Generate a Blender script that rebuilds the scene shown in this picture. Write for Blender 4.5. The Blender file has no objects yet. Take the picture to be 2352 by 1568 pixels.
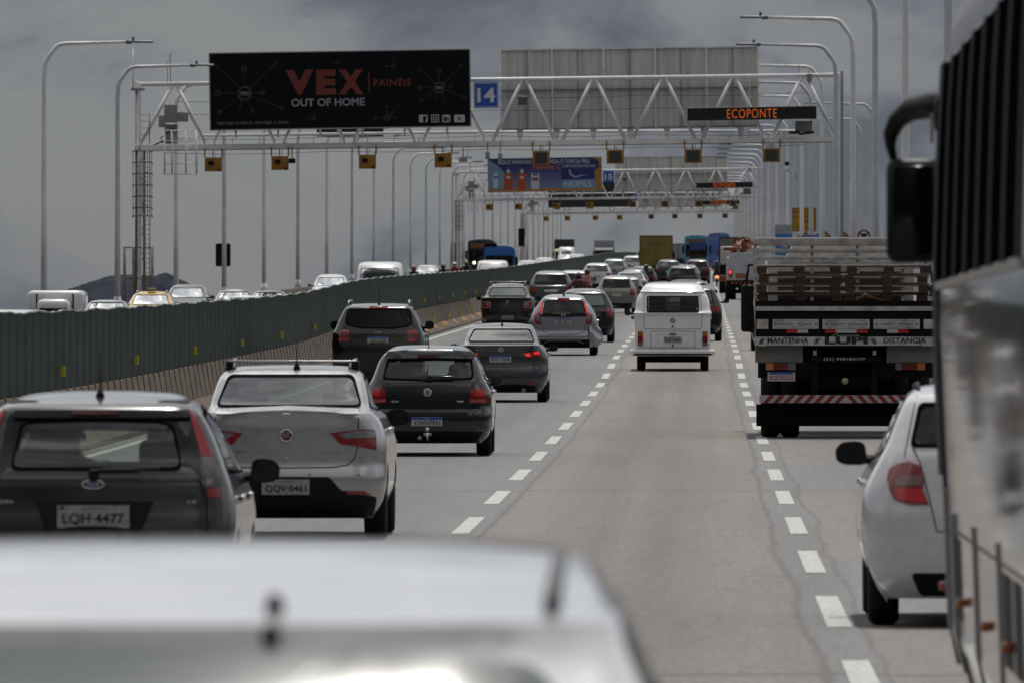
import bpy, bmesh, math, random
from mathutils import Vector, Matrix
from mathutils.geometry import delaunay_2d_cdt
random.seed(7)
PI = math.pi
sc = bpy.context.scene
COL = sc.collection

# ------------------------------------------------------------------ camera, sky, sun, exposure
# lengths in metres; X across the bridge, Y along it, Z up; the camera stands at X=0, Y=0
FPX = 26133.0                      # focal length in pixels of a 2352-pixel-wide frame (a 400 mm lens)
VX, VY, CAMZ = 1615.0, 806.7, 1.81 # where the road's direction meets the picture
cam_d = bpy.data.cameras.new('camera'); cam = bpy.data.objects.new('camera', cam_d); COL.objects.link(cam)
sc.camera = cam
cam_d.lens = 400; cam_d.sensor_width = 36; cam_d.clip_start = 1; cam_d.clip_end = 60000
cam.location = (0, 0, CAMZ)
cam.rotation_euler = (math.radians(90) + (VY-784)/FPX, 0, (VX-1176)/FPX)
cam_d.dof.use_dof = True; cam_d.dof.focus_distance = 185; cam_d.dof.aperture_fstop = 13

w = bpy.data.worlds.new("World"); sc.world = w; w.use_nodes = True
nt = w.node_tree; N = nt.nodes; L = nt.links; N.clear()
SUN_EL, SUN_AZ = math.radians(68), math.radians(8)      # sun high ahead, a little to the right
def nd(N, t, **k):
    n = N.new(t)
    for a, b in k.items():
        if a in n.inputs: n.inputs[a].default_value = b
        else: setattr(n, a, b)
    return n
out = nd(N, 'ShaderNodeOutputWorld'); bg = nd(N, 'ShaderNodeBackground')
sky = nd(N, 'ShaderNodeTexSky', sky_type='NISHITA', sun_disc=False, sun_elevation=SUN_EL, sun_rotation=SUN_AZ)
tc = nd(N, 'ShaderNodeTexCoord')
def ramp(N, pts, interp='LINEAR'):
    r = N.new('ShaderNodeValToRGB'); cr = r.color_ramp; cr.interpolation = interp
    while len(cr.elements) < len(pts): cr.elements.new(0.5)
    for e, (p, c) in zip(cr.elements, pts):
        e.position = p; e.color = (*c, 1) if len(c) == 3 else c
    return r
mp = nd(N, 'ShaderNodeMapping'); mp.inputs['Scale'].default_value = (1, 1, 1.7); mp.inputs['Location'].default_value = (0.297, 0.2, 0.121)
L.new(tc.outputs['Generated'], mp.inputs[0])
n1 = nd(N, 'ShaderNodeTexNoise', Scale=30.0, Detail=7.0, Roughness=0.55, Distortion=0.35)
n2 = nd(N, 'ShaderNodeTexNoise', Scale=2.6, Detail=7.0, Roughness=0.6, Distortion=0.6)
L.new(mp.outputs[0], n1.inputs['Vector']); L.new(tc.outputs['Generated'], n2.inputs['Vector'])
r1 = ramp(N, [(0.40, (0.46, 0.53, 0.65)), (0.47, (0.70, 0.77, 0.89)), (0.515, (0.93, 0.98, 1.06)), (0.60, (1.08, 1.12, 1.14))])
L.new(n1.outputs[0], r1.inputs[0])
r2 = ramp(N, [(0.38, (0.5, 0.53, 0.58)), (0.52, (1.0, 1.0, 1.0)), (0.62, (2.4, 2.3, 2.2))])
L.new(n2.outputs[0], r2.inputs[0])
sp = nd(N, 'ShaderNodeSeparateXYZ'); L.new(tc.outputs['Generated'], sp.inputs[0])
# brightness of the cloud deck against height above the horizon: dull low down, bright overhead
r3 = ramp(N, [(0.0, (0.29,)*3), (0.035, (0.30, 0.305, 0.315)), (0.06, (0.38,)*3), (0.14, (0.80,)*3), (0.35, (0.80,)*3), (0.7, (0.66,)*3), (1.0, (0.48,)*3)])
L.new(sp.outputs['Z'], r3.inputs[0])
hi = nd(N, 'ShaderNodeMapRange'); hi.inputs['From Min'].default_value = 0.06; hi.inputs['From Max'].default_value = 0.3
L.new(sp.outputs['Z'], hi.inputs['Value'])
mx = nd(N, 'ShaderNodeMix', data_type='RGBA'); L.new(hi.outputs[0], mx.inputs['Factor']); L.new(r1.outputs[0], mx.inputs['A']); L.new(r2.outputs[0], mx.inputs['B'])
ml = nd(N, 'ShaderNodeMix', data_type='RGBA', blend_type='MULTIPLY'); ml.inputs['Factor'].default_value = 1
L.new(mx.outputs['Result'], ml.inputs['A']); L.new(r3.outputs[0], ml.inputs['B'])
# thin gaps: a little of the clear sky behind
sk = nd(N, 'ShaderNodeVectorMath', operation='SCALE'); sk.inputs['Scale'].default_value = 0.06
L.new(sky.outputs[0], sk.inputs[0])
mz = nd(N, 'ShaderNodeMix', data_type='RGBA'); mz.inputs['Factor'].default_value = 0.90
L.new(sk.outputs[0], mz.inputs['A']); L.new(ml.outputs['Result'], mz.inputs['B'])
# clouds glow towards the hidden sun and are duller behind the camera
nv = nd(N, 'ShaderNodeVectorMath', operation='DOT_PRODUCT'); L.new(tc.outputs['Generated'], nv.inputs[0])
nv.inputs[1].default_value = (math.sin(SUN_AZ)*math.cos(SUN_EL), math.cos(SUN_AZ)*math.cos(SUN_EL), math.sin(SUN_EL))
rg = ramp(N, [(0.0, (0.10,)*3), (0.40, (0.13,)*3), (0.54, (0.35,)*3), (0.67, (1.0,)*3), (0.9, (1.3,)*3), (1.0, (1.9,)*3)])
ma = nd(N, 'ShaderNodeMath', operation='MULTIPLY_ADD'); ma.inputs[1].default_value = .5; ma.inputs[2].default_value = .5
L.new(nv.outputs['Value'], ma.inputs[0]); L.new(ma.outputs[0], rg.inputs[0])
mg = nd(N, 'ShaderNodeMix', data_type='RGBA', blend_type='MULTIPLY'); mg.inputs['Factor'].default_value = 1
L.new(mz.outputs['Result'], mg.inputs['A']); L.new(rg.outputs[0], mg.inputs['B'])
L.new(mg.outputs['Result'], bg.inputs['Color']); bg.inputs['Strength'].default_value = 0.72
L.new(bg.outputs[0], out.inputs[0])

sd = bpy.data.lights.new('sun', 'SUN'); sun = bpy.data.objects.new('sun', sd); COL.objects.link(sun)
sd.energy = 2.75; sd.angle = math.radians(1.0); sd.color = (1.0, 0.955, 0.89)
sdir = Vector((math.sin(SUN_AZ)*math.cos(SUN_EL), math.cos(SUN_AZ)*math.cos(SUN_EL), math.sin(SUN_EL)))
sun.rotation_euler = sdir.to_track_quat('Z', 'Y').to_euler(); sun.location = (0, 0, 60)
sc.view_settings.view_transform = 'Standard'; sc.view_settings.look = 'None'; sc.view_settings.gamma = 1
sc.view_settings.exposure = 0
sc.render.engine = 'CYCLES'; sc.cycles.use_denoising = True; sc.cycles.max_bounces = 6
sc.cycles.transparent_max_bounces = 24; sc.cycles.caustics_reflective = False; sc.cycles.caustics_refractive = False

# ------------------------------------------------------------------ small helpers
def pchip(xs, ys):
    n = len(xs); h = [xs[i+1]-xs[i] for i in range(n-1)]; d = [(ys[i+1]-ys[i])/h[i] for i in range(n-1)]
    m = [d[0]] + [0.0]*(n-2) + [d[-1]]
    for i in range(1, n-1):
        if d[i-1]*d[i] > 0:
            w1 = 2*h[i]+h[i-1]; w2 = h[i]+2*h[i-1]; m[i] = (w1+w2)/(w1/d[i-1]+w2/d[i])
    def f(x):
        if x <= xs[0]: return ys[0] + m[0]*(x-xs[0])
        if x >= xs[-1]: return ys[-1] + m[-1]*(x-xs[-1])
        lo, hi_ = 0, n-1
        while hi_-lo > 1:
            k = (lo+hi_)//2
            if xs[k] <= x: lo = k
            else: hi_ = k
        t = (x-xs[lo])/h[lo]; t2 = t*t; t3 = t2*t
        return (2*t3-3*t2+1)*ys[lo] + (t3-2*t2+t)*h[lo]*m[lo] + (3*t2-2*t3)*ys[lo+1] + (t3-t2)*h[lo]*m[lo+1]
    return f
ZT = [(-60, 0), (0, 0), (60, .07), (100, .2), (150, .45), (202, .82), (243, 1.16), (286, 1.71), (329, 2.12), (370, 2.47), (432, 3.0),
      (525, 3.86), (650, 5.08), (773, 6.29), (874, 7.27), (1045, 8.95), (1250, 10.8), (1450, 12.5), (1700, 14.3), (2000, 15.4), (2600, 15.8)]
zr = pchip([a for a, b in ZT], [b for a, b in ZT])          # height of our carriageway along the bridge
def zopp(X, Y): return zr(Y) - 0.04*max(0.0, min(14.0, -9.2-X))   # the other carriageway falls away to its kerb
def slope(Y): return math.atan((zr(Y+2)-zr(Y-2))/4)

MATS = {}
def mat(name, col, rough=0.5, metal=0.0, coat=0.0, var=0.0, scale=6.0, bump=0.0, emit=None, es=1.0, stretch=(1, 1, 1), var2=None, spec=None):
    if name in MATS: return MATS[name]
    m = bpy.data.materials.new(name); m.use_nodes = True; N = m.node_tree.nodes; L = m.node_tree.links
    b = N['Principled BSDF']; b.inputs['Base Color'].default_value = (*col, 1); b.inputs['Roughness'].default_value = rough
    b.inputs['Metallic'].default_value = metal; b.inputs['Coat Weight'].default_value = coat; b.inputs['Coat Roughness'].default_value = 0.06
    if spec is not None: b.inputs['Specular IOR Level'].default_value = spec
    if var or bump:
        tc = nd(N, 'ShaderNodeTexCoord'); mp = nd(N, 'ShaderNodeMapping'); mp.inputs['Scale'].default_value = stretch
        n = nd(N, 'ShaderNodeTexNoise', Scale=scale, Detail=6.0, Roughness=0.6)
        L.new(tc.outputs['Object'], mp.inputs[0]); L.new(mp.outputs[0], n.inputs['Vector'])
        if var:
            c2 = var2 or tuple(c*(1-var) for c in col); c1 = tuple(min(1, c*(1+var*.5)) for c in col)
            r = ramp(N, [(0.32, c2), (0.55, col), (0.75, c1)]); L.new(n.outputs[0], r.inputs[0]); L.new(r.outputs[0], b.inputs['Base Color'])
            mr = nd(N, 'ShaderNodeMapRange'); mr.inputs['To Min'].default_value = max(0.02, rough*0.75); mr.inputs['To Max'].default_value = min(1, rough*1.3)
            L.new(n.outputs[0], mr.inputs['Value']); L.new(mr.outputs[0], b.inputs['Roughness'])
        if bump:
            bp = nd(N, 'ShaderNodeBump', Strength=bump, Distance=0.02); L.new(n.outputs[0], bp.inputs['Height']); L.new(bp.outputs[0], b.inputs['Normal'])
    if emit: b.inputs['Emission Color'].default_value = (*emit, 1); b.inputs['Emission Strength'].default_value = es
    MATS[name] = m; return m
def glass(name, tint, trans=0.5, ior=1.5, rough=0.02, body=(0.02, 0.022, 0.022)):
    if name in MATS: return MATS[name]
    m = bpy.data.materials.new(name); m.use_nodes = True; N = m.node_tree.nodes; L = m.node_tree.links; N.clear()
    o = nd(N, 'ShaderNodeOutputMaterial'); tr = nd(N, 'ShaderNodeBsdfTransparent'); tr.inputs[0].default_value = (*tint, 1)
    df = nd(N, 'ShaderNodeBsdfDiffuse'); df.inputs[0].default_value = (*body, 1)
    gl = nd(N, 'ShaderNodeBsdfGlossy'); gl.inputs['Roughness'].default_value = rough; gl.inputs[0].default_value = (1, 1, 1, 1)
    m1 = nd(N, 'ShaderNodeMixShader'); m1.inputs[0].default_value = trans; L.new(df.outputs[0], m1.inputs[1]); L.new(tr.outputs[0], m1.inputs[2])
    fr = nd(N, 'ShaderNodeFresnel'); fr.inputs[0].default_value = ior
    m2 = nd(N, 'ShaderNodeMixShader'); L.new(fr.outputs[0], m2.inputs[0]); L.new(m1.outputs[0], m2.inputs[1]); L.new(gl.outputs[0], m2.inputs[2])
    L.new(m2.outputs[0], o.inputs[0]); MATS[name] = m; return m
def paint(name, col, metal=0.0, rough=0.35):
    return mat('paint_'+name, col, rough, metal, 1.0, var=0.10, scale=9, stretch=(1, 1, 1.6))
M_BLK = mat('black_plastic', (0.008, 0.008, 0.009), 0.6, var=.3, spec=.2); M_SEAL = mat('window_rubber', (0.006, 0.006, 0.0065), 0.9, spec=.0)
M_DRK = mat('dark_trim', (0.005, 0.005, 0.0055), 0.7, spec=.1)
M_RUB = mat('tyre_rubber', (0.018, 0.017, 0.016), 0.9, var=.4, scale=12, bump=.2, spec=.1)
M_RIM = mat('rim_metal', (0.35, 0.35, 0.36), 0.35, 0.9)
M_CHR = mat('chrome', (0.75, 0.75, 0.77), 0.12, 1.0)
M_RED = mat('red_lens', (0.24, 0.006, 0.007), 0.12, 0, .8, var=.3, scale=30)
M_REDL = mat('lit_red_lens', (0.5, 0.01, 0.01), 0.2, 0, .5, emit=(1.0, .04, .03), es=0.55)
M_ORL = mat('orange_lens', (0.42, 0.13, 0.02), 0.15, 0, .8, var=.2, scale=30)
M_CLR = mat('clear_lens', (0.22, 0.22, 0.23), 0.12, 0.3, .8, var=.4, scale=40)
M_SMK = mat('smoked_lens', (0.045, 0.03, 0.032), 0.12, 0, .8)
M_PLT = mat('plate_white', (0.42, 0.43, 0.44), 0.5, var=.2, scale=20)
M_PLG = mat('plate_grey', (0.30, 0.30, 0.30), 0.5, var=.3, scale=20)
M_BLU = mat('plate_blue', (0.02, 0.06, 0.32), 0.4)
M_INK = mat('black_ink', (0.01, 0.01, 0.012), 0.6)
M_SEAT = mat('seat_fabric', (0.014, 0.0145, 0.016), 0.95, var=.3, scale=14)
M_GAP = mat('gap_shadow_rubber', (0.006, 0.006, 0.006), 0.9)
G_TINT = glass('tinted_glass', (0.30, 0.34, 0.33), 0.75)
G_CLEAR = glass('clear_glass', (0.74, 0.80, 0.77), 0.93)
G_DARK = glass('dark_glass', (0.10, 0.10, 0.11), 0.35, body=(.008, .008, .009))
G_FAR = glass('grey_green_glass', (0.10, 0.10, 0.10), 0.15, ior=1.9, body=(.05, .058, .056))

class MB:
    """collects shapes and links them as one mesh object"""
    def __init__(s): s.v = []; s.f = []; s.mi = []; s.sm = []
    def add(s, vs, fs, smooth=False, mi=0):
        o = len(s.v); s.v += [tuple(v) for v in vs]
        for f in fs: s.f.append([i+o for i in f]); s.sm.append(smooth); s.mi.append(mi)
        return s
    def box(s, x0, x1, y0, y1, z0, z1, mi=0, bev=0.0):
        if bev <= 0:
            return s.add([(x0,y0,z0),(x1,y0,z0),(x1,y1,z0),(x0,y1,z0),(x0,y0,z1),(x1,y0,z1),(x1,y1,z1),(x0,y1,z1)],
                         [(0,3,2,1),(4,5,6,7),(0,1,5,4),(1,2,6,5),(2,3,7,6),(3,0,4,7)], False, mi)
        bm = bmesh.new(); bmesh.ops.create_cube(bm, size=1)
        for v in bm.verts: v.co = Vector(((x0+x1)/2+v.co.x*(x1-x0), (y0+y1)/2+v.co.y*(y1-y0), (z0+z1)/2+v.co.z*(z1-z0)))
        bmesh.ops.bevel(bm, geom=bm.edges[:], offset=min(bev, .49*abs(x1-x0), .49*abs(y1-y0), .49*abs(z1-z0)), segments=3, profile=.5, affect='EDGES')
        s.add([v.co[:] for v in bm.verts], [[v.index for v in f.verts] for f in bm.faces], True, mi); bm.free(); return s
    def tube(s, pts, r, n=8, mi=0, cap=True, smooth=True):
        pts = [Vector(p) for p in pts]; rs = r if isinstance(r, (list, tuple)) else [r]*len(pts)
        vs = []; a = None
        for i, p in enumerate(pts):
            d = (pts[min(i+1, len(pts)-1)]-pts[max(i-1, 0)]).normalized()
            if a is None: a = d.orthogonal().normalized()
            a = (a - d*a.dot(d)); a = a.normalized() if a.length > 1e-6 else d.orthogonal().normalized()
            b = d.cross(a)
            for k in range(n):
                t = 2*PI*k/n; vs.append(p + a*math.cos(t)*rs[i] + b*math.sin(t)*rs[i])
        fs = [(i*n+k, i*n+(k+1)%n, (i+1)*n+(k+1)%n, (i+1)*n+k) for i in range(len(pts)-1) for k in range(n)]
        s.add(vs, fs, smooth, mi)
        if cap:
            o = len(s.v)-len(vs)
            s.f += [[o+k for k in reversed(range(n))], [o+(len(pts)-1)*n+k for k in range(n)]]; s.sm += [False]*2; s.mi += [mi]*2
        return s
    def lathe(s, prof, c, axis='x', n=24, mi=0, smooth=True):
        vs = []
        for (a, r) in prof:
            for k in range(n):
                t = 2*PI*k/n; p, q = r*math.cos(t), r*math.sin(t)
                v = (a, p, q) if axis == 'x' else ((p, a, q) if axis == 'y' else (p, q, a))
                vs.append((c[0]+v[0], c[1]+v[1], c[2]+v[2]))
        m = len(prof)
        fs = [(i*n+k, i*n+(k+1)%n, (i+1)*n+(k+1)%n, (i+1)*n+k) for i in range(m-1) for k in range(n)]
        if prof[0][1] > 1e-5: fs.append(tuple(reversed(range(n))))
        if prof[-1][1] > 1e-5: fs.append(tuple((m-1)*n+k for k in range(n)))
        return s.add(vs, fs, smooth, mi)
    def prism(s, poly, y0, y1, mi=0, axis='y'):
        """poly in (x,z) pushed from y0 to y1"""
        n = len(poly)
        if axis == 'y': vs = [(x, y0, z) for x, z in poly]+[(x, y1, z) for x, z in poly]
        elif axis == 'x': vs = [(y0, x, z) for x, z in poly]+[(y1, x, z) for x, z in poly]
        else: vs = [(x, z, y0) for x, z in poly]+[(x, z, y1) for x, z in poly]
        fs = [tuple(range(n)), tuple(reversed(range(n, 2*n)))]+[(i, n+i, n+(i+1) % n, (i+1) % n) for i in range(n)]
        return s.add(vs, fs, False, mi)
    def ball(s, c, r, n=12, mi=0):
        rx, ry, rz = r if isinstance(r, (tuple, list)) else (r, r, r); vs = []; m = max(6, n//2)
        for i in range(m+1):
            ph = PI*i/m
            for k in range(n):
                t = 2*PI*k/n; vs.append((c[0]+rx*math.sin(ph)*math.cos(t), c[1]+ry*math.sin(ph)*math.sin(t), c[2]+rz*math.cos(ph)))
        return s.add(vs, [(i*n+k, (i+1)*n+k, (i+1)*n+(k+1)%n, i*n+(k+1)%n) for i in range(m) for k in range(n)], True, mi)
    def build(s, name, m, parent=None, loc=None, sharp=None, fix=True):
        me = bpy.data.meshes.new(name); me.from_pydata(s.v, [], s.f)
        for x in (m if isinstance(m, (list, tuple)) else [m]): me.materials.append(x)
        me.polygons.foreach_set('use_smooth', s.sm); me.polygons.foreach_set('material_index', s.mi)
        if fix:
            bm = bmesh.new(); bm.from_mesh(me); bmesh.ops.recalc_face_normals(bm, faces=bm.faces[:]); bm.to_mesh(me); bm.free()
        me.update()
        if sharp: me.set_sharp_from_angle(angle=math.radians(sharp))
        o = bpy.data.objects.new(name, me); COL.objects.link(o)
        if parent: o.parent = parent
        if loc: o.location = loc
        return o
def tag(o, label=None, cat=None, group=None, kind=None):
    for k, v in (('label', label), ('category', cat), ('group', group), ('kind', kind)):
        if v: o[k] = v
    return o
def thing(name, label, cat, loc=(0, 0, 0), rot=(0, 0, 0), group=None):
    o = bpy.data.objects.new(name, None); COL.objects.link(o); o.empty_display_size = .3
    o.location = loc; o.rotation_euler = rot; return tag(o, label, cat, group)
def kids(o): return [c for c in ALLKIDS.get(o, [])] if False else list(o.children)
def dup(o, parent=None):
    c = o.copy(); COL.objects.link(c)
    if parent: c.parent = parent
    for ch in list(o.children): dup(ch, c)
    return c
def bend(x0): return x0
def text(s, name, m, parent, c, wd, ht, depth=0.004, to=None, bold=0.0, shear=0.0, rot=(PI/2, 0, 0), space=1.0, pose=None):
    """lettering fitted to width wd and height ht, centred on c=(x,y,z), facing -Y"""
    cu = bpy.data.curves.new(name, 'FONT'); cu.body = s; cu.size = 1; cu.extrude = 0.0; cu.offset = bold; cu.shear = shear; cu.space_character = space
    cu.resolution_u = 3
    t = bpy.data.objects.new(name, cu); COL.objects.link(t)
    dg = bpy.context.evaluated_depsgraph_get(); me = bpy.data.meshes.new_from_object(t.evaluated_get(dg))
    bpy.data.objects.remove(t); bpy.data.curves.remove(cu)
    xs = [v.co.x for v in me.vertices]; ys = [v.co.y for v in me.vertices]
    if not xs: return None
    x0, x1, y0, y1 = min(xs), max(xs), min(ys), max(ys)
    for v in me.vertices:
        x = ((v.co.x-x0)/(x1-x0)-.5)*wd; z = ((v.co.y-y0)/(y1-y0)-.5)*ht
        if pose: v.co = Vector(pose(x, z))
        else: v.co = Vector((x+c[0], c[1], z+c[2]))
    me.materials.clear(); me.materials.append(m); me.update()
    o = bpy.data.objects.new(name, me); COL.objects.link(o)
    if parent: o.parent = parent
    return o
def at(px, py, Y): return ((px-VX)/FPX*Y, Y, CAMZ+(VY-py)/FPX*Y)
def Ys(s): return FPX/s
def inpoly(x, y, P):
    c = False; n = len(P); j = n-1
    for i in range(n):
        if (P[i][1] > y) != (P[j][1] > y) and x < (P[j][0]-P[i][0])*(y-P[i][1])/(P[j][1]-P[i][1])+P[i][0]: c = not c
        j = i
    return c
def rpoly(P, r, n=4):
    """round the corners of a polygon"""
    out = []; m = len(P)
    for i in range(m):
        a, b, c = Vector(P[i-1]), Vector(P[i]), Vector(P[(i+1) % m])
        rr = min(r, (a-b).length*.45, (c-b).length*.45); p = b+(a-b).normalized()*rr; q = b+(c-b).normalized()*rr
        for k in range(n+1):
            t = k/n; out.append(tuple((p*(1-t)**2+b*2*t*(1-t)+q*t*t)[:2]))
    return out
def mirror(P): return [(-x, z) for x, z in reversed(P)]
def shrink(P, k):
    cx = sum(p[0] for p in P)/len(P); cz = sum(p[1] for p in P)/len(P)
    xr = max(abs(p[0]-cx) for p in P); zrg = max(abs(p[1]-cz) for p in P)
    return [(cx+(p[0]-cx)*(1-k/xr), cz+(p[1]-cz)*(1-k/zrg)) for p in P]
# ------------------------------------------------------------------ the setting: sea, hill, decks, markings
def sheet(name, x0, x1, y0, y1, zf, m, nx=2, ny=200, th=0.0, ys=None):
    ys = ys or [y0+(y1-y0)*(j/ny)**1.6 for j in range(ny+1)]; xs = [x0+(x1-x0)*i/nx for i in range(nx+1)]
    mb = MB(); vs = [(x, y, zf(x, y)) for y in ys for x in xs]; n = nx+1
    mb.add(vs, [(j*n+i, j*n+i+1, (j+1)*n+i+1, (j+1)*n+i) for j in range(len(ys)-1) for i in range(nx)], True)
    if th:
        o = len(mb.v); mb.add([(x, y, zf(x, y)-th) for y in ys for x in (x0, x1)], [(2*j, 2*j+2, 2*j+3, 2*j+1) for j in range(len(ys)-1)])
        k = len(ys)
        mb.add([(x0, y, zf(x0, y)) for y in ys]+[(x0, y, zf(x0, y)-th) for y in ys], [(j, j+1, k+j+1, k+j) for j in range(k-1)])
        mb.add([(x1, y, zf(x1, y)) for y in ys]+[(x1, y, zf(x1, y)-th) for y in ys], [(j, k+j, k+j+1, j+1) for j in range(k-1)])
    return mb.build(name, m, fix=False)

m_sea = mat('sea_water', (0.02, 0.035, 0.04), 0.18, bump=.5, scale=.15)
mb = MB(); mb.add([(-30000, -3000, -22), (30000, -3000, -22), (30000, 45000, -22), (-30000, 45000, -22)], [(0, 1, 2, 3)])
tag(mb.build('water', m_sea), kind='structure')
m_hill = mat('hill_forest_hazed', (0.034, 0.040, 0.053), 1.0, var=.45, scale=.03, spec=.0)  # distance haze mixed into the forest colour, paler and bluer
hp = [(100, 705), (165, 664), (200, 652), (232, 641), (258, 633), (300, 631), (340, 632), (366, 635), (372, 628), (384, 627), (392, 631), (400, 639), (420, 645), (450, 668), (500, 700), (560, 712)]
mb = MB(); HY = 8200.0; vs = []; fs = []; nj = 10
fx = pchip([p[0] for p in hp], [p[1] for p in hp]); cols = [100+4.6*i for i in range(101)]
rnd = random.Random(3)
for i, px in enumerate(cols):
    top = at(px, fx(px)+rnd.uniform(-1.2, 1.2), HY)[2]
    for j in range(nj+1):
        t = j/nj; x = at(px, 0, HY)[0]; vs.append((x, HY-600*(1-t), -24+(top+24)*math.sin(t*PI/2)))
    for j in range(1, nj+1):
        t = 1-j/nj; vs.append((x, HY+600*(1-t), -24+(top+24)*math.sin(t*PI/2)))
n = 2*nj+1
for i in range(len(cols)-1):
    for j in range(n-1): fs.append((i*n+j, (i+1)*n+j, (i+1)*n+j+1, i*n+j+1))
mb.add(vs, fs, True); tag(mb.build('hill', m_hill), kind='structure')

def road_material(name, warm, cool, right=False):
    m = bpy.data.materials.new(name); m.use_nodes = True; N = m.node_tree.nodes; L = m.node_tree.links
    b = N['Principled BSDF']; b.inputs['Roughness'].default_value = 0.82; b.inputs['Specular IOR Level'].default_value = 0.35
    tc = nd(N, 'ShaderNodeTexCoord'); sp = nd(N, 'ShaderNodeSeparateXYZ'); L.new(tc.outputs['Object'], sp.inputs[0])
    def noise(sx, sy, sc_, det=5.0, ro=.6):
        mp = nd(N, 'ShaderNodeMapping'); mp.inputs['Scale'].default_value = (sx, sy, 1)
        n = nd(N, 'ShaderNodeTexNoise', Scale=sc_, Detail=det, Roughness=ro); L.new(tc.outputs['Object'], mp.inputs[0]); L.new(mp.outputs[0], n.inputs['Vector']); return n
    def math_(op, a, b_=None, c=None):
        n = nd(N, 'ShaderNodeMath', operation=op)
        for i, v in enumerate((a, b_, c)):
            if v is None: continue
            if isinstance(v, (int, float)): n.inputs[i].default_value = v
            else: L.new(v, n.inputs[i])
        return n.outputs[0]
    wob = noise(1.2, .06, 1.0, 4)
    xw = math_('ADD', sp.outputs[0], math_('MULTIPLY', math_('SUBTRACT', wob.outputs[0], .5), .38))
    # the warm concrete strip of the middle lane, its ragged seams just inside the dashed lines
    def band(x0, x1, e=.012):
        a = nd(N, 'ShaderNodeMapRange'); a.inputs['From Min'].default_value = x0-e; a.inputs['From Max'].default_value = x0+e; L.new(xw, a.inputs['Value'])
        c = nd(N, 'ShaderNodeMapRange'); c.inputs['From Min'].default_value = x1-e; c.inputs['From Max'].default_value = x1+e; c.inputs['To Min'].default_value = 1; c.inputs['To Max'].default_value = 0; L.new(xw, c.inputs['Value'])
        return math_('MULTIPLY', a.outputs[0], c.outputs[0])
    mid = band(-1.90, .62)
    # in the right lane warm and grey slabs follow each other along the bridge
    yw = sp.outputs[1]
    ry = ramp(N, [(0.0, (1,)*3), (.1215, (0,)*3), (.162, (1,)*3), (.243, (0,)*3), (.33, (1,)*3), (.46, (0,)*3), (.62, (1,)*3), (.8, (0,)*3)], 'CONSTANT')
    # thresholds in metres / 600
    ys = [0, 74.5, 90.0, 122.0, 141.0, 168.0, 260.0, 420.0]
    for e, v in zip(ry.color_ramp.elements, ys): e.position = v/600
    L.new(math_('DIVIDE', yw, 600.0), ry.inputs[0])
    rl = math_('MULTIPLY', band(1.02, 3.7), ry.outputs[0])
    warmm = math_('MAXIMUM', mid, math_('MULTIPLY', rl, .85))
    seam = math_('MAXIMUM', band(-1.945, -1.90, .02), math_('MAXIMUM', band(.60, .65, .02), band(1.0, 1.03, .02)))
    fine = noise(9, .5, 3.0, 8, .75); big = noise(.9, .03, 1.0, 5, .6); streak = noise(3.0, .012, 1.0, 4)
    mixc = nd(N, 'ShaderNodeMix', data_type='RGBA'); L.new(warmm, mixc.inputs['Factor'])
    mixc.inputs['A'].default_value = (*cool, 1); mixc.inputs['B'].default_value = (*warm, 1)
    def mul(c, fac, lo, hi, n):
        mr = nd(N, 'ShaderNodeMapRange'); mr.inputs['From Min'].default_value = .3; mr.inputs['From Max'].default_value = .7
        mr.inputs['To Min'].default_value = lo; mr.inputs['To Max'].default_value = hi; L.new(n.outputs[0], mr.inputs['Value'])
        v = nd(N, 'ShaderNodeVectorMath', operation='SCALE'); L.new(c, v.inputs[0]); L.new(mr.outputs[0], v.inputs['Scale']); return v.outputs[0]
    c = mul(mixc.outputs['Result'], 1, .80, 1.20, fine); c = mul(c, 1, .84, 1.10, big); c = mul(c, 1, .93, 1.05, streak)
    # tyre-dark centre of each lane, seams, slab joints
    wv = math_('ABSOLUTE', math_('SUBTRACT', math_('PINGPONG', math_('ADD', sp.outputs[0], 2.15), 1.5), 1.2))
    dk = nd(N, 'ShaderNodeMapRange'); dk.inputs['From Min'].default_value = 0; dk.inputs['From Max'].default_value = .7; dk.inputs['To Min'].default_value = .80; dk.inputs['To Max'].default_value = 1.0
    L.new(wv, dk.inputs['Value']); v = nd(N, 'ShaderNodeVectorMath', operation='SCALE'); L.new(c, v.inputs[0]); L.new(dk.outputs[0], v.inputs['Scale']); c = v.outputs[0]
    jn = math_('LESS_THAN', math_('PINGPONG', math_('ADD', yw, math_('MULTIPLY', wob.outputs[0], 1.5)), 31.0), .22)
    crk = nd(N, 'ShaderNodeMapRange'); crk.inputs['From Min'].default_value = .494; crk.inputs['From Max'].default_value = .5
    cn = noise(.55, .04, 1.0, 8, .65)
    ca = math_('ABSOLUTE', math_('SUBTRACT', cn.outputs[0], .5)); cm = math_('MULTIPLY', math_('LESS_THAN', ca, .0022), .35)
    tot = math_('MAXIMUM', math_('MULTIPLY', seam, .42), math_('MAXIMUM', math_('MULTIPLY', jn, .45), cm))
    m2 = nd(N, 'ShaderNodeMix', data_type='RGBA'); L.new(tot, m2.inputs['Factor']); L.new(c, m2.inputs['A']); m2.inputs['B'].default_value = (.05, .05, .055, 1)
    L.new(m2.outputs['Result'], b.inputs['Base Color'])
    bp = nd(N, 'ShaderNodeBump', Strength=.25, Distance=.01); L.new(fine.outputs[0], bp.inputs['Height']); L.new(bp.outputs[0], b.inputs['Normal'])
    return m
m_road = road_material('deck_concrete', (0.190, 0.173, 0.162), (0.172, 0.172, 0.173))
YEND = 2500.0
o = sheet('road', -8.72, 4.75, -30, YEND, lambda x, y: zr(y), m_road, 2, 260, th=1.2); tag(o, kind='structure')
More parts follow.
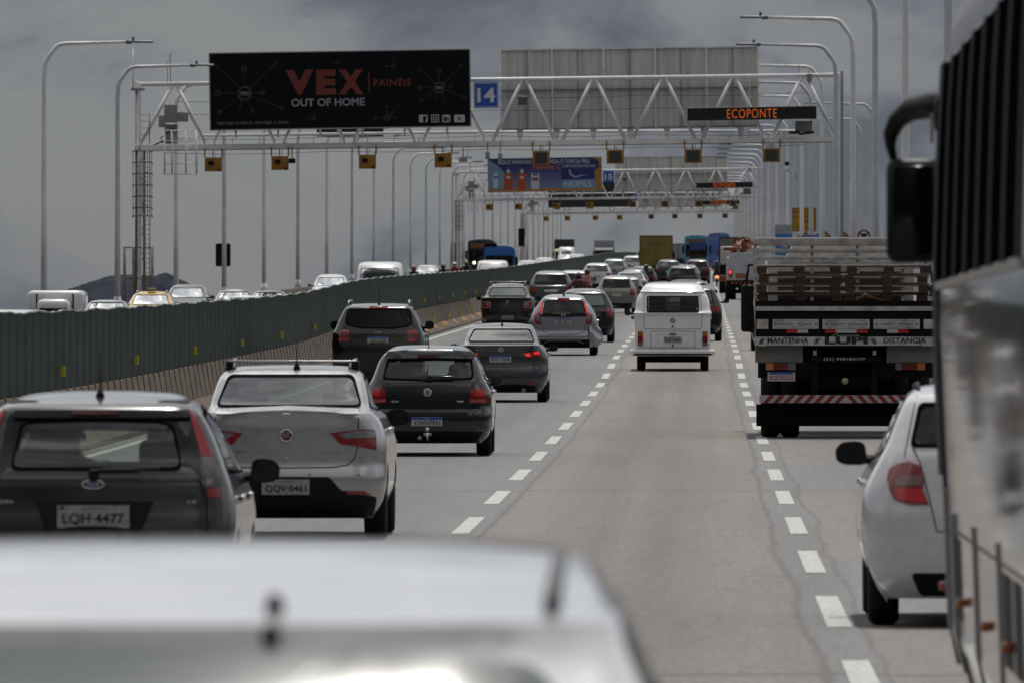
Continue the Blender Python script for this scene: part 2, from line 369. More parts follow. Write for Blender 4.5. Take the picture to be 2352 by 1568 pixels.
o = sheet('opposite_road', -23.35, -8.78, -30, YEND, lambda x, y: zopp(x, y), m_road, 4, 260, th=1.2); tag(o, kind='structure')
o = sheet('shoulder', 4.80, 12.0, 560, YEND, lambda x, y: zr(y)-.02, m_road, 2, 160, th=1.2); tag(o, kind='structure')
m_line = mat('road_marking_white', (0.44, 0.44, 0.42), 0.6, var=.28, scale=7, stretch=(5, .3, 1))
mb = MB()
def strip_y(mb, x, wd, y0, y1, zf, n=2):
    ys = [y0+(y1-y0)*i/n for i in range(n+1)]
    mb.add([p for y in ys for p in ((x-wd/2, y, zf(x-wd/2, y)+.004), (x+wd/2, y, zf(x+wd/2, y)+.004))], [(2*i, 2*i+1, 2*i+3, 2*i+2) for i in range(n)], True)
zz = lambda x, y: zr(y)
for k in range(-7, 160):
    y = 104.3+14.8*k
    for x in (-5.15, -2.15, .85): strip_y(mb, x, .155 if x > -5 else .14, y-3.9, y+3.9, zz)
    for x in (-12.6, -16.0, -19.4):
        if y > 200: strip_y(mb, x, .14, y-3.9, y+3.9, zopp)
strip_y(mb, -8.02, .15, -20, 2000, zz, 160); strip_y(mb, 3.85, .15, -20, 2000, zz, 160); strip_y(mb, -9.6, .15, 100, 2000, zopp, 120); strip_y(mb, -22.6, .15, 100, 2000, zopp, 120)
tag(mb.build('road_markings', m_line, fix=False), kind='structure')

# ------------------------------------------------------------------ barriers, green fence, parapets
m_bar = mat('barrier_concrete', (0.115, 0.084, 0.058), 0.95, var=.5, scale=2.2, stretch=(1, .35, 1.6), bump=.3)
m_grn = mat('green_sheet_metal', (0.0058, 0.0195, 0.0130), 0.6, var=.25, scale=1.5, stretch=(1, .2, .5), spec=.12)
m_grt = mat('green_sheet_edge', (0.20, 0.26, 0.23), 0.4, .3)
m_ref = mat('yellow_reflector', (0.50, 0.46, 0.01), 0.4, emit=None)
m_ora = mat('orange_paint', (0.36, 0.20, 0.05), 0.8, var=.5, scale=8)
def sweep(name, prof, y0, y1, zf, m, step=6.0, X=0, parent=None, var=None):
    n = int((y1-y0)/step)+1; ys = [y0+(y1-y0)*i/n for i in range(n+1)]; k = len(prof)
    vs = [(X+px, y, zf(X, y)+pz) for y in ys for px, pz in prof]
    fs = [(j*k+i, j*k+(i+1) % k, (j+1)*k+(i+1) % k, (j+1)*k+i) for j in range(n) for i in range(k)]
    mb = MB(); mb.add(vs, fs); mb.add(vs[:k], [tuple(range(k))]); mb.add(vs[-k:], [tuple(range(k))])
    return mb.build(name, m, parent)
bar = thing('median_barrier', 'long brown concrete median barrier under the green fence, beside the left lane', 'barrier', (0, 0, 0))
prof = [(.42, 0.0), (.42, .08), (.22, .28), (.13, .82), (-.13, .82), (-.22, .28), (-.42, .08), (-.42, 0)]
sweep('wall', prof, -20, YEND-10, lambda x, y: zr(y), m_bar, 5, X=-8.75, parent=bar)
mb = MB()                                             # brackets that carry the fence sheets
y = 20.0
while y < 420:
    z = zr(y); mb.add([(-8.56, y, z+.30), (-8.56, y+.4, z+.30), (-8.528, y+.4, z+.31), (-8.528, y, z+.31), (-8.64, y, z+.84), (-8.64, y+.4, z+.84), (-8.608, y+.4, z+.835), (-8.608, y, z+.835)],
                      [(0, 3, 2, 1), (4, 5, 6, 7), (0, 1, 5, 4), (1, 2, 6, 5), (2, 3, 7, 6), (3, 0, 4, 7)]); y += 1.72
tag(mb.build('rib', m_bar, bar), kind='stuff')
for k in range(11):
    y = 339+20.2*k; z = zr(y)
    r = MB().box(-8.53, -8.47, y, y+.5, z+.36, z+.56).build('reflector', m_ref, bar)
for k in range(18):
    y = 345+9.5*k+3*(k % 3); z = zr(y); mb = MB()
    mb.add([(-8.525, y, z+.285), (-8.525, y+2.2, z+.285+.03), (-8.37, y+2.2, z+.145+.03), (-8.37, y, z+.145)], [(0, 1, 2, 3)]); mb.build('paint_mark', m_ora, bar)
fen = thing('green_fence', 'long dark green corrugated metal fence standing on the median barrier', 'fence', (0, 0, 0))
def fence_part(y0, y1, name):
    mb = MB(); pts = []; y = y0; i = 0; st = .43 if y1 <= 700 else 3.0
    while y < y1:
        ox = (0, .022, .022, 0)[i % 4]; lift = .012*math.sin(y*.9)+.006*math.sin(y*3.1)
        pts.append((-8.70+ox, y, lift if y < 420 else .01*math.sin(y*.3))); y += st if i % 2 == 0 else st*1.0; i += 1
    vs = []; fs = []
    for x, y, l in pts: vs += [(x, y, zr(y)+.80), (x, y, zr(y)+1.87+l), (x-.012, y, zr(y)+1.87+l), (x-.012, y, zr(y)+.80)]
    for j in range(len(pts)-1):
        a = 4*j; b = a+4; fs += [(a, b, b+1, a+1), (a+2, b+2, b+3, a+3), (a, a+3, b+3, b)]
    mb.add(vs, fs, False); 
    mb.build(name, m_grn, fen, fix=False)
    mt = MB(); vs = []; fs = []
    for x, y, l in pts: vs += [(x+.014, y, zr(y)+1.865+l), (x+.014, y, zr(y)+1.885+l), (x-.03, y, zr(y)+1.885+l), (x-.03, y, zr(y)+1.865+l)]
    for j in range(len(pts)-1):
        a = 4*j; b = a+4; fs += [(a, b, b+1, a+1), (a+1, b+1, b+2, a+2), (a+2, b+2, b+3, a+3)]
    mt.add(vs, fs); mt.build('top_edge', m_grt, fen, fix=False)
fence_part(20, 700, 'panel_run'); fence_part(700, 2200, 'panel_run')
for k in range(-3, 28):
    y = 153+19.9*k; z = zr(y)
    MB().box(-8.64, -8.588, y, y+.10, z+1.01, z+1.15).build('reflector', m_ref, fen)
m_par = mat('parapet_concrete', (0.12, 0.10, 0.08), 0.9, var=.4, scale=1.0, stretch=(1, .2, 1.5), bump=.3)
pr = [(-.22, 0), (-.14, .9), (.14, .9), (.22, 0)]
p = thing('outer_parapet', 'brown concrete parapet along the far edge of the opposite road', 'parapet', (0, 0, 0))
sweep('wall', pr, 100, YEND-10, lambda x, y: zopp(x, y), m_par, 8, X=-23.1, parent=p)
p = thing('parapet', 'concrete parapet along the right edge of our road', 'parapet', (0, 0, 0))
sweep('wall', pr, -20, 640, lambda x, y: zr(y), m_par, 8, X=4.52, parent=p)

# ------------------------------------------------------------------ lamp posts
m_pole = mat('white_painted_steel', (0.80, 0.79, 0.80), 0.45, 0.0, var=.22, scale=1.2, stretch=(3, 3, .4), spec=.5)
m_pole2 = mat('pale_grey_steel', (0.62, 0.625, 0.67), 0.45, 0.0, var=.2, scale=1.2)
m_lum = mat('luminaire_grey', (0.18, 0.19, 0.20), 0.4, .3)
m_pc = mat('photocell_blue', (0.02, 0.09, 0.22), 0.4)
def make_lamp(sgn, m, big=True):
    t = thing('lamp_post', 'x', 'lamp post')
    n = 10 if big else 6
    pts = [(0, 0, .85), (0, 0, 4.5), (0, 0, 9.25), (sgn*.03, 0, 9.75), (sgn*.10, 0, 9.95), (sgn*.42, 0, 10.38), (sgn*.55, 0, 10.46), (sgn*.75, 0, 10.5), (sgn*3.0, 0, 10.56)]
    MB().tube(pts, [.125, .108, .088, .085, .085, .078, .075, .07, .05], n).build('pole', m, t)
    MB().tube([(0, 0, .8), (0, 0, 1.35)], [.22, .13], n).build('base_sleeve', m, t)
    if big:
        MB().box(-.25, .25, -.25, .25, .78, .82).build('base_plate', m, t)
        mb = MB(); a = sgn
        x0, x1 = sorted((a*3.0, a*3.85)); mb.box(x0, x1, -.14, .14, 10.52, 10.60, bev=.03)
        x0, x1 = sorted((a*2.9, a*3.1)); mb.box(x0, x1, -.07, .07, 10.48, 10.62, bev=.02)
        l = mb.build('luminaire', m_lum, t)
        MB().lathe([(10.60, .045), (10.74, .045), (10.75, .0)], (sgn*3.15, 0, 0), 'z', 10).build('photocell', m_pc, l)
    else:
        x0, x1 = sorted((sgn*2.9, sgn*3.85)); MB().box(x0, x1, -.14, .14, 10.5, 10.6).build('luminaire', m_lum, t)
    return t
protos = {}
def lamp(sgn, X, Y, label, group, m, z=None):
    big = Y < 900; key = (sgn, big, m.name)
    if key not in protos: protos[key] = make_lamp(sgn, m, big); t = protos[key]
    else: t = dup(protos[key])
    t.location = (X, Y, z if z is not None else (zopp(X, Y) if X < -9 else zr(Y))); tag(t, label, 'lamp post', group)
ordn = ['first', 'second', 'third', 'fourth', 'fifth', 'sixth', 'seventh', 'eighth', 'ninth', 'tenth', 'eleventh', 'twelfth', 'thirteenth', 'fourteenth', 'fifteenth', 'sixteenth', 'seventeenth', 'eighteenth', 'nineteenth', 'twentieth']
ordn += ['twenty-'+o for o in ordn[:9]]+['thirtieth']+['thirty-'+o for o in ordn[:9]]
for k in range(30):
    Y = 402+50.4*k
    lab = f'tall white lamp post on the left parapet, {ordn[k]} from the left edge of the photo' if k < 13 else f'thin pale distant lamp post, {ordn[k]} of the left row counted from the photo edge'
    lamp(1, -23.3, Y, lab, 'lamp posts along the left parapet', m_pole if k % 2 == 0 else m_pole2)
for k in range(33):
    Y = 237+50.2*k
    if k == 0: lab = 'white lamp post at the upper right, just left of the bus roof'
    elif k < 12: lab = f'tall white lamp post on the right parapet, {ordn[k]} counting leftwards from the bus'
    else: lab = f'thin pale distant lamp post, {ordn[k]} of the right row counted from the bus'
    lamp(-1, 5.1, Y, lab, 'lamp posts along the right parapet', m_pole if k % 2 else m_pole2)
for (Y, X, lab) in ((622, 9.4, 'grey lamp post set back at the right, its arm level with the lit lane sign'), (700, 9.7, 'slimmer grey lamp post set back at the right, one behind the other')):
    lamp(-1, X, Y, lab, 'lamp posts set back behind the right parapet', m_pole2)

# ------------------------------------------------------------------ sign gantries
GS, GY = 57.06, 458.0; GX = -8.75; GZ = zr(GY)
def gp(px, py): return ((px-VX)/GS-GX, CAMZ+(VY-py)/GS-GZ)          # picture -> (x, z) in the gantry's own frame
m_gan = mat('gantry_white_steel', (0.80, 0.79, 0.81), 0.45, 0.0, var=.2, scale=1.0, stretch=(1, 1, 1), spec=.5)
m_ganr = mat('gantry_rusty_steel', (0.22, 0.19, 0.15), 0.7, .1, var=.5, scale=4)
m_cab = mat('cabinet_grey', (0.27, 0.275, 0.28), 0.5, .1, var=.15)
m_cage = mat('cage_steel', (0.20, 0.17, 0.13), 0.6, .3, var=.4, scale=5)
def make_gantry():
    t = thing('sign_gantry', 'x', 'gantry', (GX, GY, GZ))
    def P(px, py, y=0): x, z = gp(px, py); return (x, y, z)
    MB().tube([P(318, 194), P(1922, 173)], .088, 10).build('top_chord', m_gan, t)
    x0, z0 = gp(312, 346); x1, z1 = gp(1925, 326)
    mb = MB(); mb.add([(x0, -.12, z0), (x1, -.12, z1), (x1, .12, z1), (x0, .12, z0), (x0, -.12, z0+.21), (x1, -.12, z1+.21), (x1, .12, z1+.21), (x0, .12, z0+.21)],
                      [(0, 3, 2, 1), (4, 5, 6, 7), (0, 1, 5, 4), (1, 2, 6, 5), (2, 3, 7, 6), (3, 0, 4, 7)]); mb.build('bottom_chord', m_gan, t)
    mb = MB(); mb.add([(x0, -.13, z0-.03), (x1, -.13, z1-.03), (x1, .13, z1-.03), (x0, .13, z0-.03), (x0, -.13, z0), (x1, -.13, z1), (x1, .13, z1), (x0, .13, z0)],
                      [(0, 3, 2, 1), (4, 5, 6, 7), (0, 1, 5, 4), (1, 2, 6, 5), (2, 3, 7, 6), (3, 0, 4, 7)]); mb.build('bottom_flange', m_ganr, t)
    for i in range(10):
        ax = 1846-160.6*i; ty = 194-(ax-318)*.0131; by = 338-(ax-318)*.0124
        for s in (-1, 1):
            if i == 9 and s < 0: b = (322, by-4)
            else: b = (ax+s*72.5, by-2)
            MB().tube([P(ax+s*5, ty+3), P(*b)], .075, 8).build('diagonal', m_gan, t)
    # the walkway rail and pipe behind the truss
    MB().tube([P(450, 311, 1.0), P(1180, 302, 1.0), P(1850, 300, 1.0)], .06, 8).build('conduit', m_gan, t)
    for k in range(22): px = 470+62*k; MB().tube([P(px, 309, 1.0), P(px, 330, .9)], .022, 5).build('conduit_post', m_gan, t)
    for (ya, yb) in ((233, 213), (262, 243), (318, 306), (352, 333)):
        n = 12; pts = []
        for k in range(n+1):
            u = k/n; pts.append(P(400+1450*u, ya+(yb-ya)*u+5*math.sin(u*PI*4)**2, .35))
        MB().tube(pts, .012, 4).build('cable', M_BLK, t)
    # right columns and left column
    MB().box(*(gp(1921, 0)[0], gp(1929, 0)[0]), -.12, .12, 0, gp(0, 168)[1], bev=.03).build('column', m_gan, t)
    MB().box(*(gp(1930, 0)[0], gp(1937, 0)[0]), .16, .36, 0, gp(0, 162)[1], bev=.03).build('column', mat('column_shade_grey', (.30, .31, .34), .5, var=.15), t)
    MB().box(*(gp(309, 0)[0], gp(316, 0)[0]), .1, .3, 0, gp(0, 186)[1], bev=.02).build('column', m_gan, t)
    MB().box(*(gp(317, 0)[0], gp(324, 0)[0]), -.12, .05, 0, gp(0, 190)[1], bev=.02).build('column', m_gan, t)
    MB().box(*(gp(300, 0)[0], gp(331, 0)[0]), -.14, .32, gp(0, 208)[1], gp(0, 203)[1]).build('cap_plate', m_cab, t)
    MB().tube([P(305, 203, .2), P(304, 112, .2)], [.04, .025], 6).build('mast', m_gan, t)
    mb = MB(); mb.tube([P(391, 194), P(390, 122)], .014, 5); mb.tube([P(384, 194), P(384, 142), P(390, 138)], .012, 5); mb.tube([P(382, 122), P(390, 134), P(396, 121)], .008, 4)
    mb.build('antenna', M_BLK, t)
    # tall ladder in its hooped cage, lower mesh enclosure
    lad = MB()
    for px in (330, 344): lad.tube([P(px, 345, -.3), P(px, 760, -.3)], .022, 5)
    k = 352
    while k < 755: lad.tube([P(330, k, -.3), P(344, k, -.3)], .014, 4); k += 11
    for px in (322, 343): lad.tube([P(px, 258, -.1), P(px, 330, -.1)], .022, 5)
    for yy in (264, 279, 294, 309): lad.tube([P(322, yy, -.1), P(343, yy, -.1)], .014, 4)
    lad.build('ladder', m_ganr, t)
    cg = MB()
    for px, yo in ((306, -.45), (316, -.72), (328, -.85), (340, -.72), (349, -.45)): cg.tube([P(px, 347, yo), P(px, 500, yo)], .018, 4)
    for yy in (350, 376, 402, 428, 454, 480, 499):
        cg.tube([P(305, yy, -.3), P(306, yy-2, -.5), P(316, yy-3, -.75), P(328, yy-3, -.88), P(340, yy-3, -.75), P(349, yy-2, -.5), P(350, yy, -.3)], .03, 5)
    cg.build('ladder_cage', m_cage, t)
    tw = MB(); x0, z0 = gp(312, 340); x1, _ = gp(330, 0)
    for (a, b) in ((x0, .35), (x1, .35), (x0, 0), (x1, 0)): tw.tube([(a, b, 0), (a, b, z0)], .05, 6)
    z = .4; i = 0
    while z < z0-.6: tw.tube([(x0, 0, z), (x1, 0, z+.5)] if i % 2 else [(x1, 0, z), (x0, 0, z+.5)], .018, 4); z += .5; i += 1
    tw.build('lattice_tower', m_ganr, t)
    en = MB()
    for px in (286, 307, 350): en.tube([P(px, 568, -.9), P(px, 760, -.9)], .035, 5); en.tube([P(px, 568, .3), P(px, 760, .3)], .03, 5)
    for yy in (569, 640, 700): en.tube([P(286, yy, -.9), P(352, yy, -.9)], .025, 5)
    k = 573
    while k < 755: en.tube([P(287, k, -.9), P(350, k, -.9)], .005, 3); k += 5
    en.build('enclosure_mesh', m_ganr, t)
    # cabinets and work cage at the left
    for (a, b, c, d, y) in ((377, 241, 407, 282, -.3), (408, 258, 432, 280, -.25), (377, 285, 407, 330, .1), (362, 264, 378, 292, .5)):
        x0, z1 = gp(a, b); x1, z0 = gp(c, d); bx = MB().box(x0, x1, y, y+.35, z0, z1, bev=.02).build('cabinet', m_cab, t)
    x0, z1 = gp(440, 258); x1, z0 = gp(484, 286); 
    wc = MB()
    for px in (379, 396, 428, 452):
        wc.tube([P(px, 300 if px != 379 else 305, -.9), P(px, 401, -.9)], .028, 5)
        wc.tube([P(px, 310, -.2), P(px, 401, -.2)], .022, 5)
    for yy in (301, 325, 352, 377, 401): wc.tube([P(379, yy, -.9), P(452 if yy > 310 else 432, yy, -.9)], .022, 5)
    for px in (379, 452): wc.tube([P(px, 401, -.9), P(px, 401, -.2)], .022, 5)
    wc.build('work_cage', m_gan, t)
    cb = MB(); cb.tube([P(402, 292), P(385, 305), P(368, 318), P(372, 328), P(380, 325)], .022, 5); cb.tube([P(350, 335), P(365, 328), P(380, 322), P(392, 330)], .03, 5); cb.build('cable_loop', M_BLK, t)
    # control cabinet, floodlight and bird perch at the right end
    x0, z1 = gp(1826, 277); x1, z0 = gp(1866, 303); MB().box(x0, x1, .0, .5, z0, z1, bev=.02).build('cabinet', m_cab, t)
    x0, z1 = gp(1802, 300); x1, z0 = gp(1812, 312); MB().box(x0, x1, -.1, .2, z0, z1, bev=.02).build('floodlight', mat('floodlight_white', (.75,)*3, .3), t)
    mb = MB(); rr = random.Random(4)
    for k in range(14): px = 1815+4*k; mb.ball(P(px, 306+rr.uniform(-2, 3), -.1), .06, 6)
    mb.build('cable_bundle', M_BLK, t)
    x0, z1 = gp(1853, 170); x1, z0 = gp(1865, 187); MB().box(x0, x1, -.2, .1, z0, z1, bev=.02).build('junction_box', m_cab, t)
    mb = MB(); mb.tube([P(1835, 168), P(1835, 148)], .012, 4); mb.tube([P(1857, 170), P(1857, 160)], .012, 4); mb.build('whip_antenna', M_BLK, t)
    mb = MB()
    for px in (1704, 1722): mb.tube([P(px, 178, .3), P(px, 320, .3)], .02, 4)
    for yy in range(186, 318, 14): mb.tube([P(1704, yy, .3), P(1722, yy, .3)], .015, 4)
    mb.build('access_ladder', m_gan, t)
    x0, z1 = gp(1190, 222); x1, z0 = gp(1212, 242); c = MB().box(x0, x1, -.45, -.15, z0, z1, bev=.03).build('junction_box', mat('box_dark_grey', (.10, .105, .11), .5), t)
    return t
g1 = make_gantry()
GL = [(458.0, 'nearest'), (1050.0, 'middle'), (1428.0, 'farthest')]
tag(g1, 'nearest white steel truss gantry spanning both roads, with caged ladder at left', 'gantry', 'sign gantries over the bridge')
m_bb = mat('billboard_black', (0.005, 0.006, 0.008), 0.75, var=.15, spec=.15)
m_bbe = mat('billboard_frame', (0.35, 0.35, 0.33), 0.5)
m_vr = mat('lettering_dark_red', (0.15, 0.024, 0.017), 0.6)
m_vw = mat('lettering_pale_grey', (0.26, 0.26, 0.30), 0.6)
m_vg = mat('print_faint_grey', (0.075, 0.08, 0.09), 0.6)
def tilted(name, label, cat, px, py, y=-.35, tilt=.0151, dy=GY, group=None):
    x, z = gp(px, py); return thing(name, label, cat, (GX+x, GY+y, GZ+z), (0, -math.atan(tilt), 0), group)
BW, BH = 10.44, 3.05
def board(label, mback, name='billboard'):
    t = tilted(name, label, 'billboard', 782, 207.5, y=-.75, group='billboards on the gantries')
    MB().box(-BW/2, BW/2, .0, .16, -BH/2, BH/2).build('panel', mback, t)
    mb = MB(); e = .045
    mb.box(-BW/2-e, BW/2+e, -.01, .18, BH/2+.002, BH/2+e); mb.box(-BW/2-e, BW/2+e, -.01, .18, -BH/2-e, -BH/2-.002)
    mb.box(-BW/2-e, -BW/2-.002, -.009, .18, -BH/2, BH/2); mb.box(BW/2+.002, BW/2+e, -.009, .18, -BH/2, BH/2)
    mb.build('frame', m_bbe, t)
    for k in range(6):
        x = -BW/2+1.0+k*1.7; MB().tube([(x, .2, -BH/2-.35), (x, .2, -BH/2+.3)], .05, 6).build('bracket', m_gan, t)
    return t
b1 = board('black billboard reading VEX OUT OF HOME on the nearest gantry', m_bb)
def B(zx, zy): return ((zx-1150)/2112*BW, (432-(zy+(zx-1150)*.0152))/628*BH)
def btext(s, m, zx0, zx1, zy0, zy1, bold=0.0, name='lettering', space=1.0, par=None):
    x0, z1 = B(zx0, zy0); x1, z0 = B(zx1, zy1); zz = [B((zx0+zx1)/2, q)[1] for q in (zy0, zy1)]
    return text(s, name, m, par or b1, ((x0+x1)/2, -.012, sum(zz)/2), x1-x0, zz[0]-zz[1], bold=bold, space=space)
def flat(polys, m, name, par, y=-.012, mi=None):
    mb = MB()
    for P in polys: mb.add([(x, y, z) for x, z in P], [tuple(range(len(P)))])
    return mb.build(name, m, par, fix=False)
def rect(x0, x1, z0, z1): return [(x0, z0), (x1, z0), (x1, z1), (x0, z1)]
def ring_quads(cx, cz, r0, r1, n=24, a0=0, a1=2*PI, sx=1):
    return [[(cx+sx*r0*math.cos(a), cz+r0*math.sin(a)), (cx+sx*r1*math.cos(a), cz+r1*math.sin(a)), (cx+sx*r1*math.cos(b), cz+r1*math.sin(b)), (cx+sx*r0*math.cos(b), cz+r0*math.sin(b))]
            for a, b in ((a0+(a1-a0)*k/n, a0+(a1-a0)*(k+1)/n) for k in range(n))]
def disc(cx, cz, r, n=20, sx=1): return [(cx+sx*r*math.cos(2*PI*k/n), cz+r*math.sin(2*PI*k/n)) for k in range(n)]
btext('V', m_vr, 708, 935, 266, 474, .06); btext('E', m_vr, 957, 1118, 266, 474, .06); btext('X', m_vr, 1135, 1345, 264, 472, .06)
btext('PAINÉIS', m_vr, 1424, 1728, 328, 400, .02, space=1.15)
x, z1 = B(1387, 278); _, z0 = B(1387, 455); flat([rect(x-.02, x+.02, z0, z1)], m_vr, 'divider', b1)
btext('OUT OF HOME', m_vw, 752, 1350, 502, 568, .025)
btext('PERCEBA O RISCO, PROTEJA A VIDA!', mat('lettering_grey', (.16, .165, .18), .6), 148, 725, 694, 726, .01)
ps = []
def hub(zx, zy, r, spokes, m=None, alpha=1):
    cx, cz = B(zx, zy); k = BW/2112; ps.extend(ring_quads(cx, cz, r*k*.86, r*k, 20)); ps.extend(ring_quads(cx, cz, r*k*1.13, r*k*1.18, 10, .4, 1.3)); ps.extend(ring_quads(cx, cz, r*k*1.13, r*k*1.18, 10, 3.4, 4.3))
    btext('VEX', m_vg if r < 40 else m_vw, zx-r*.72, zx+r*.72, zy-r*.28, zy+r*.28, .02, 'hub_lettering')
    for (sx, sy, sr) in spokes:
        ex, ez = B(sx, sy); d = Vector((ex-cx, ez-cz)); ln = d.length; d.normalize(); q = Vector((-d.y, d.x))*.012
        if sr: ps.extend(ring_quads(ex, ez, sr*k*.84, sr*k, 12)); btext('VEX', m_vg, sx-sr*.62, sx+sr*.62, sy-sr*.22, sy+sr*.22, .02, 'hub_lettering')
        a = r*k*1.25
        while a < ln-sr*k-.05:
            p = Vector((cx, cz))+d*a; e = p+d*.045; ps.append([(p+q)[:], (e+q)[:], (e-q)[:], (p-q)[:]]); a += .10
hub(375, 462, 56, [(155, 240, 12), (373, 260, 25), (630, 212, 18), (155, 460, 26), (518, 455, 19), (673, 579, 17), (435, 610, 14), (332, 574, 12), (163, 618, 17)])
hub(1957, 415, 42, [(1802, 262, 8), (1957, 276, 18), (2136, 237, 13), (1803, 415, 20), (2055, 408, 13), (2163, 496, 13), (1997, 515, 9), (1925, 492, 9), (1807, 524, 12)])
hub(1530, 664, 26, [(1528, 570, 11), (1430, 664, 12), (1597, 660, 9), (1648, 548, 8)]); hub(1587, 236, 17, [(1527, 238, 8), (1587, 180, 7)]); hub(1136, 209, 14, [(1090, 209, 6)]); hub(932, 667, 16, [(932, 620, 6), (878, 667, 6)])
flat(ps, m_vg, 'network_print', b1, y=-.011)
ic = []
def irect(a, b, c, d): x0, z1 = B(a, b); x1, z0 = B(c, d); return (x0, x1, z0, z1)
for (a, c) in ((1789, 1860), (1978, 2044), (2074, 2162)):
    x0, x1, z0, z1 = irect(a, 640, c, 702); ic.append(rpoly(rect(x0, x1, z0, z1), .07))
cx, cz = B(1920, 670); w_ = .155
ic += [rect(cx-w_, cx+w_, cz+w_-.035, cz+w_), rect(cx-w_, cx+w_, cz-w_, cz-w_+.035), rect(cx-w_, cx-w_+.035, cz-w_+.03, cz+w_-.03), rect(cx+w_-.035, cx+w_, cz-w_+.03, cz+w_-.03)]+ring_quads(cx, cz, .05, .085, 16)
flat(ic, mat('icon_white', (.42, .42, .46), .6), 'icon_print', b1, y=-.0125)
btext('f', m_bb, 1820, 1850, 648, 702, .09, 'icon_lettering').location.y = -.003
btext('in', m_bb, 1988, 2034, 650, 694, .05, 'icon_lettering').location.y = -.003
cx, cz = B(2118, 670); flat([[(cx-.05, cz-.07), (cx+.075, cz), (cx-.05, cz+.07)]], m_bb, 'icon_play', b1, y=-.017)

# corrugated backs of the boards that face the other way
m_cor = mat('corrugated_pale_panel', (0.60, 0.595, 0.575), 0.7, 0.0, var=.22, scale=1.1, stretch=(4, 1, .25))
bk = tilted('billboard', 'large pale corrugated back of a billboard behind the nearest gantry truss', 'billboard', 1446, 203, y=.55, tilt=.0135, group='backs of the opposite billboards')
W2 = 592/GS; H2 = 182/GS; mb = MB(); vs = []; fs = []; n = 110; rr = random.Random(5)
for i in range(n+1):
    x = -W2/2+W2*i/n; y = (0, .03)[(i//2) % 2]+rr.uniform(0, .01); vs += [(x, y, -H2/2), (x, y, H2/2), (x, y+.12, H2/2), (x, y+.12, -H2/2)]
for i in range(n): a = 4*i; b = a+4; fs += [(a, b, b+1, a+1), (a+2, b+2, b+3, a+3), (a+1, b+1, b+2, a+2), (a, a+3, b+3, b)]
fs += [(0, 1, 2, 3), (4*n, 4*n+3, 4*n+2, 4*n+1)]
mb.add(vs, fs); mb.build('sheet', m_cor, bk, fix=False)
mb = MB(); mb.box(-W2/2-.05, W2/2+.05, -.06, .16, H2/2, H2/2+.06)
for k in range(6): x = -W2/2+W2*k/5; mb.box(x-.035, x+.035, -.10, .0, -H2/2, H2/2-.002)
mb.build('frame', m_gan, bk)
mb = MB()
for k in range(5): x = -W2/2+W2*(k+.5)/5; mb.box(x-.015, x+.015, -.05, .0, -H2/2, H2/2-.01)
mb.box(-W2/2, W2/2, -.055, -.001, -H2/2+1.55, -H2/2+1.60); mb.box(-W2/2, W2/2, -.05, -.001, -H2/2-.03, -H2/2+.03)
mb.build('stiffener', mat('stiffener_grey', (.22, .22, .21), .6), bk)
for k in range(7): x = -W2/2+W2*(k+.5)/7; mb = MB(); mb.add([(x-.14, .05, -H2/2), (x+.14, .05, -H2/2), (x+.05, .05, -H2/2-.55), (x-.05, .05, -H2/2-.55), (x-.14, .12, -H2/2), (x+.14, .12, -H2/2), (x+.05, .12, -H2/2-.55), (x-.05, .12, -H2/2-.55)], [(0, 1, 2, 3), (7, 6, 5, 4), (0, 3, 7, 4), (1, 5, 6, 2)]); mb.build('bracket', m_gan, bk)
# number sign
m_sb = mat('sign_blue', (0.018, 0.085, 0.42), 0.45, var=.08); m_sw = mat('sign_white', (0.62, 0.63, 0.66), 0.5)
ns = tilted('number_sign', 'blue square sign with a white 14 on the nearest gantry', 'sign', 1117, 219.5, y=-.5, group='blue number signs')
MB().box(-.50, .50, .0, .04, -.52, .52).build('panel', m_sb, ns)
flat([rect(-.47, .47, .465, .49), rect(-.47, .47, -.49, -.465), rect(-.47, -.445, -.465, .465), rect(.445, .47, -.465, .465)], m_sw, 'border', ns, y=-.006)
text('14', 'lettering', m_sw, ns, (0.0, -.008, 0), .72, .58, bold=.03)
# lit message sign
m_led = mat('led_panel_black', (0.006, 0.007, 0.007), 0.5); m_ledt = mat('led_orange_lit', (.5, .1, .01), .5, emit=(1.0, .17, .01), es=.42)
ls = tilted('message_sign', 'black lit message sign reading ECOPONTE on the nearest gantry', 'message sign', 1727, 262, y=-.6, group='lit message signs')
LW = 296/GS; LH = 28.5/GS
MB().box(-LW/2, LW/2, 0, .3, -LH/2, LH/2).build('housing', m_led, ls)
MB().box(-LW/2-.02, LW/2+.02, -.03, .31, LH/2+.001, LH/2+.03).build('hood', m_gan, ls)
text('ECOPONTE', 'lettering', m_ledt, ls, (0.0, -.01, 0), 114/GS, 20.5/GS, bold=-.012, space=1.12)
text('SINALMAX', 'maker_lettering', mat('faint_print', (.05, .05, .05), .6), ls, (1.9, -.008, -.19), .62, .06)
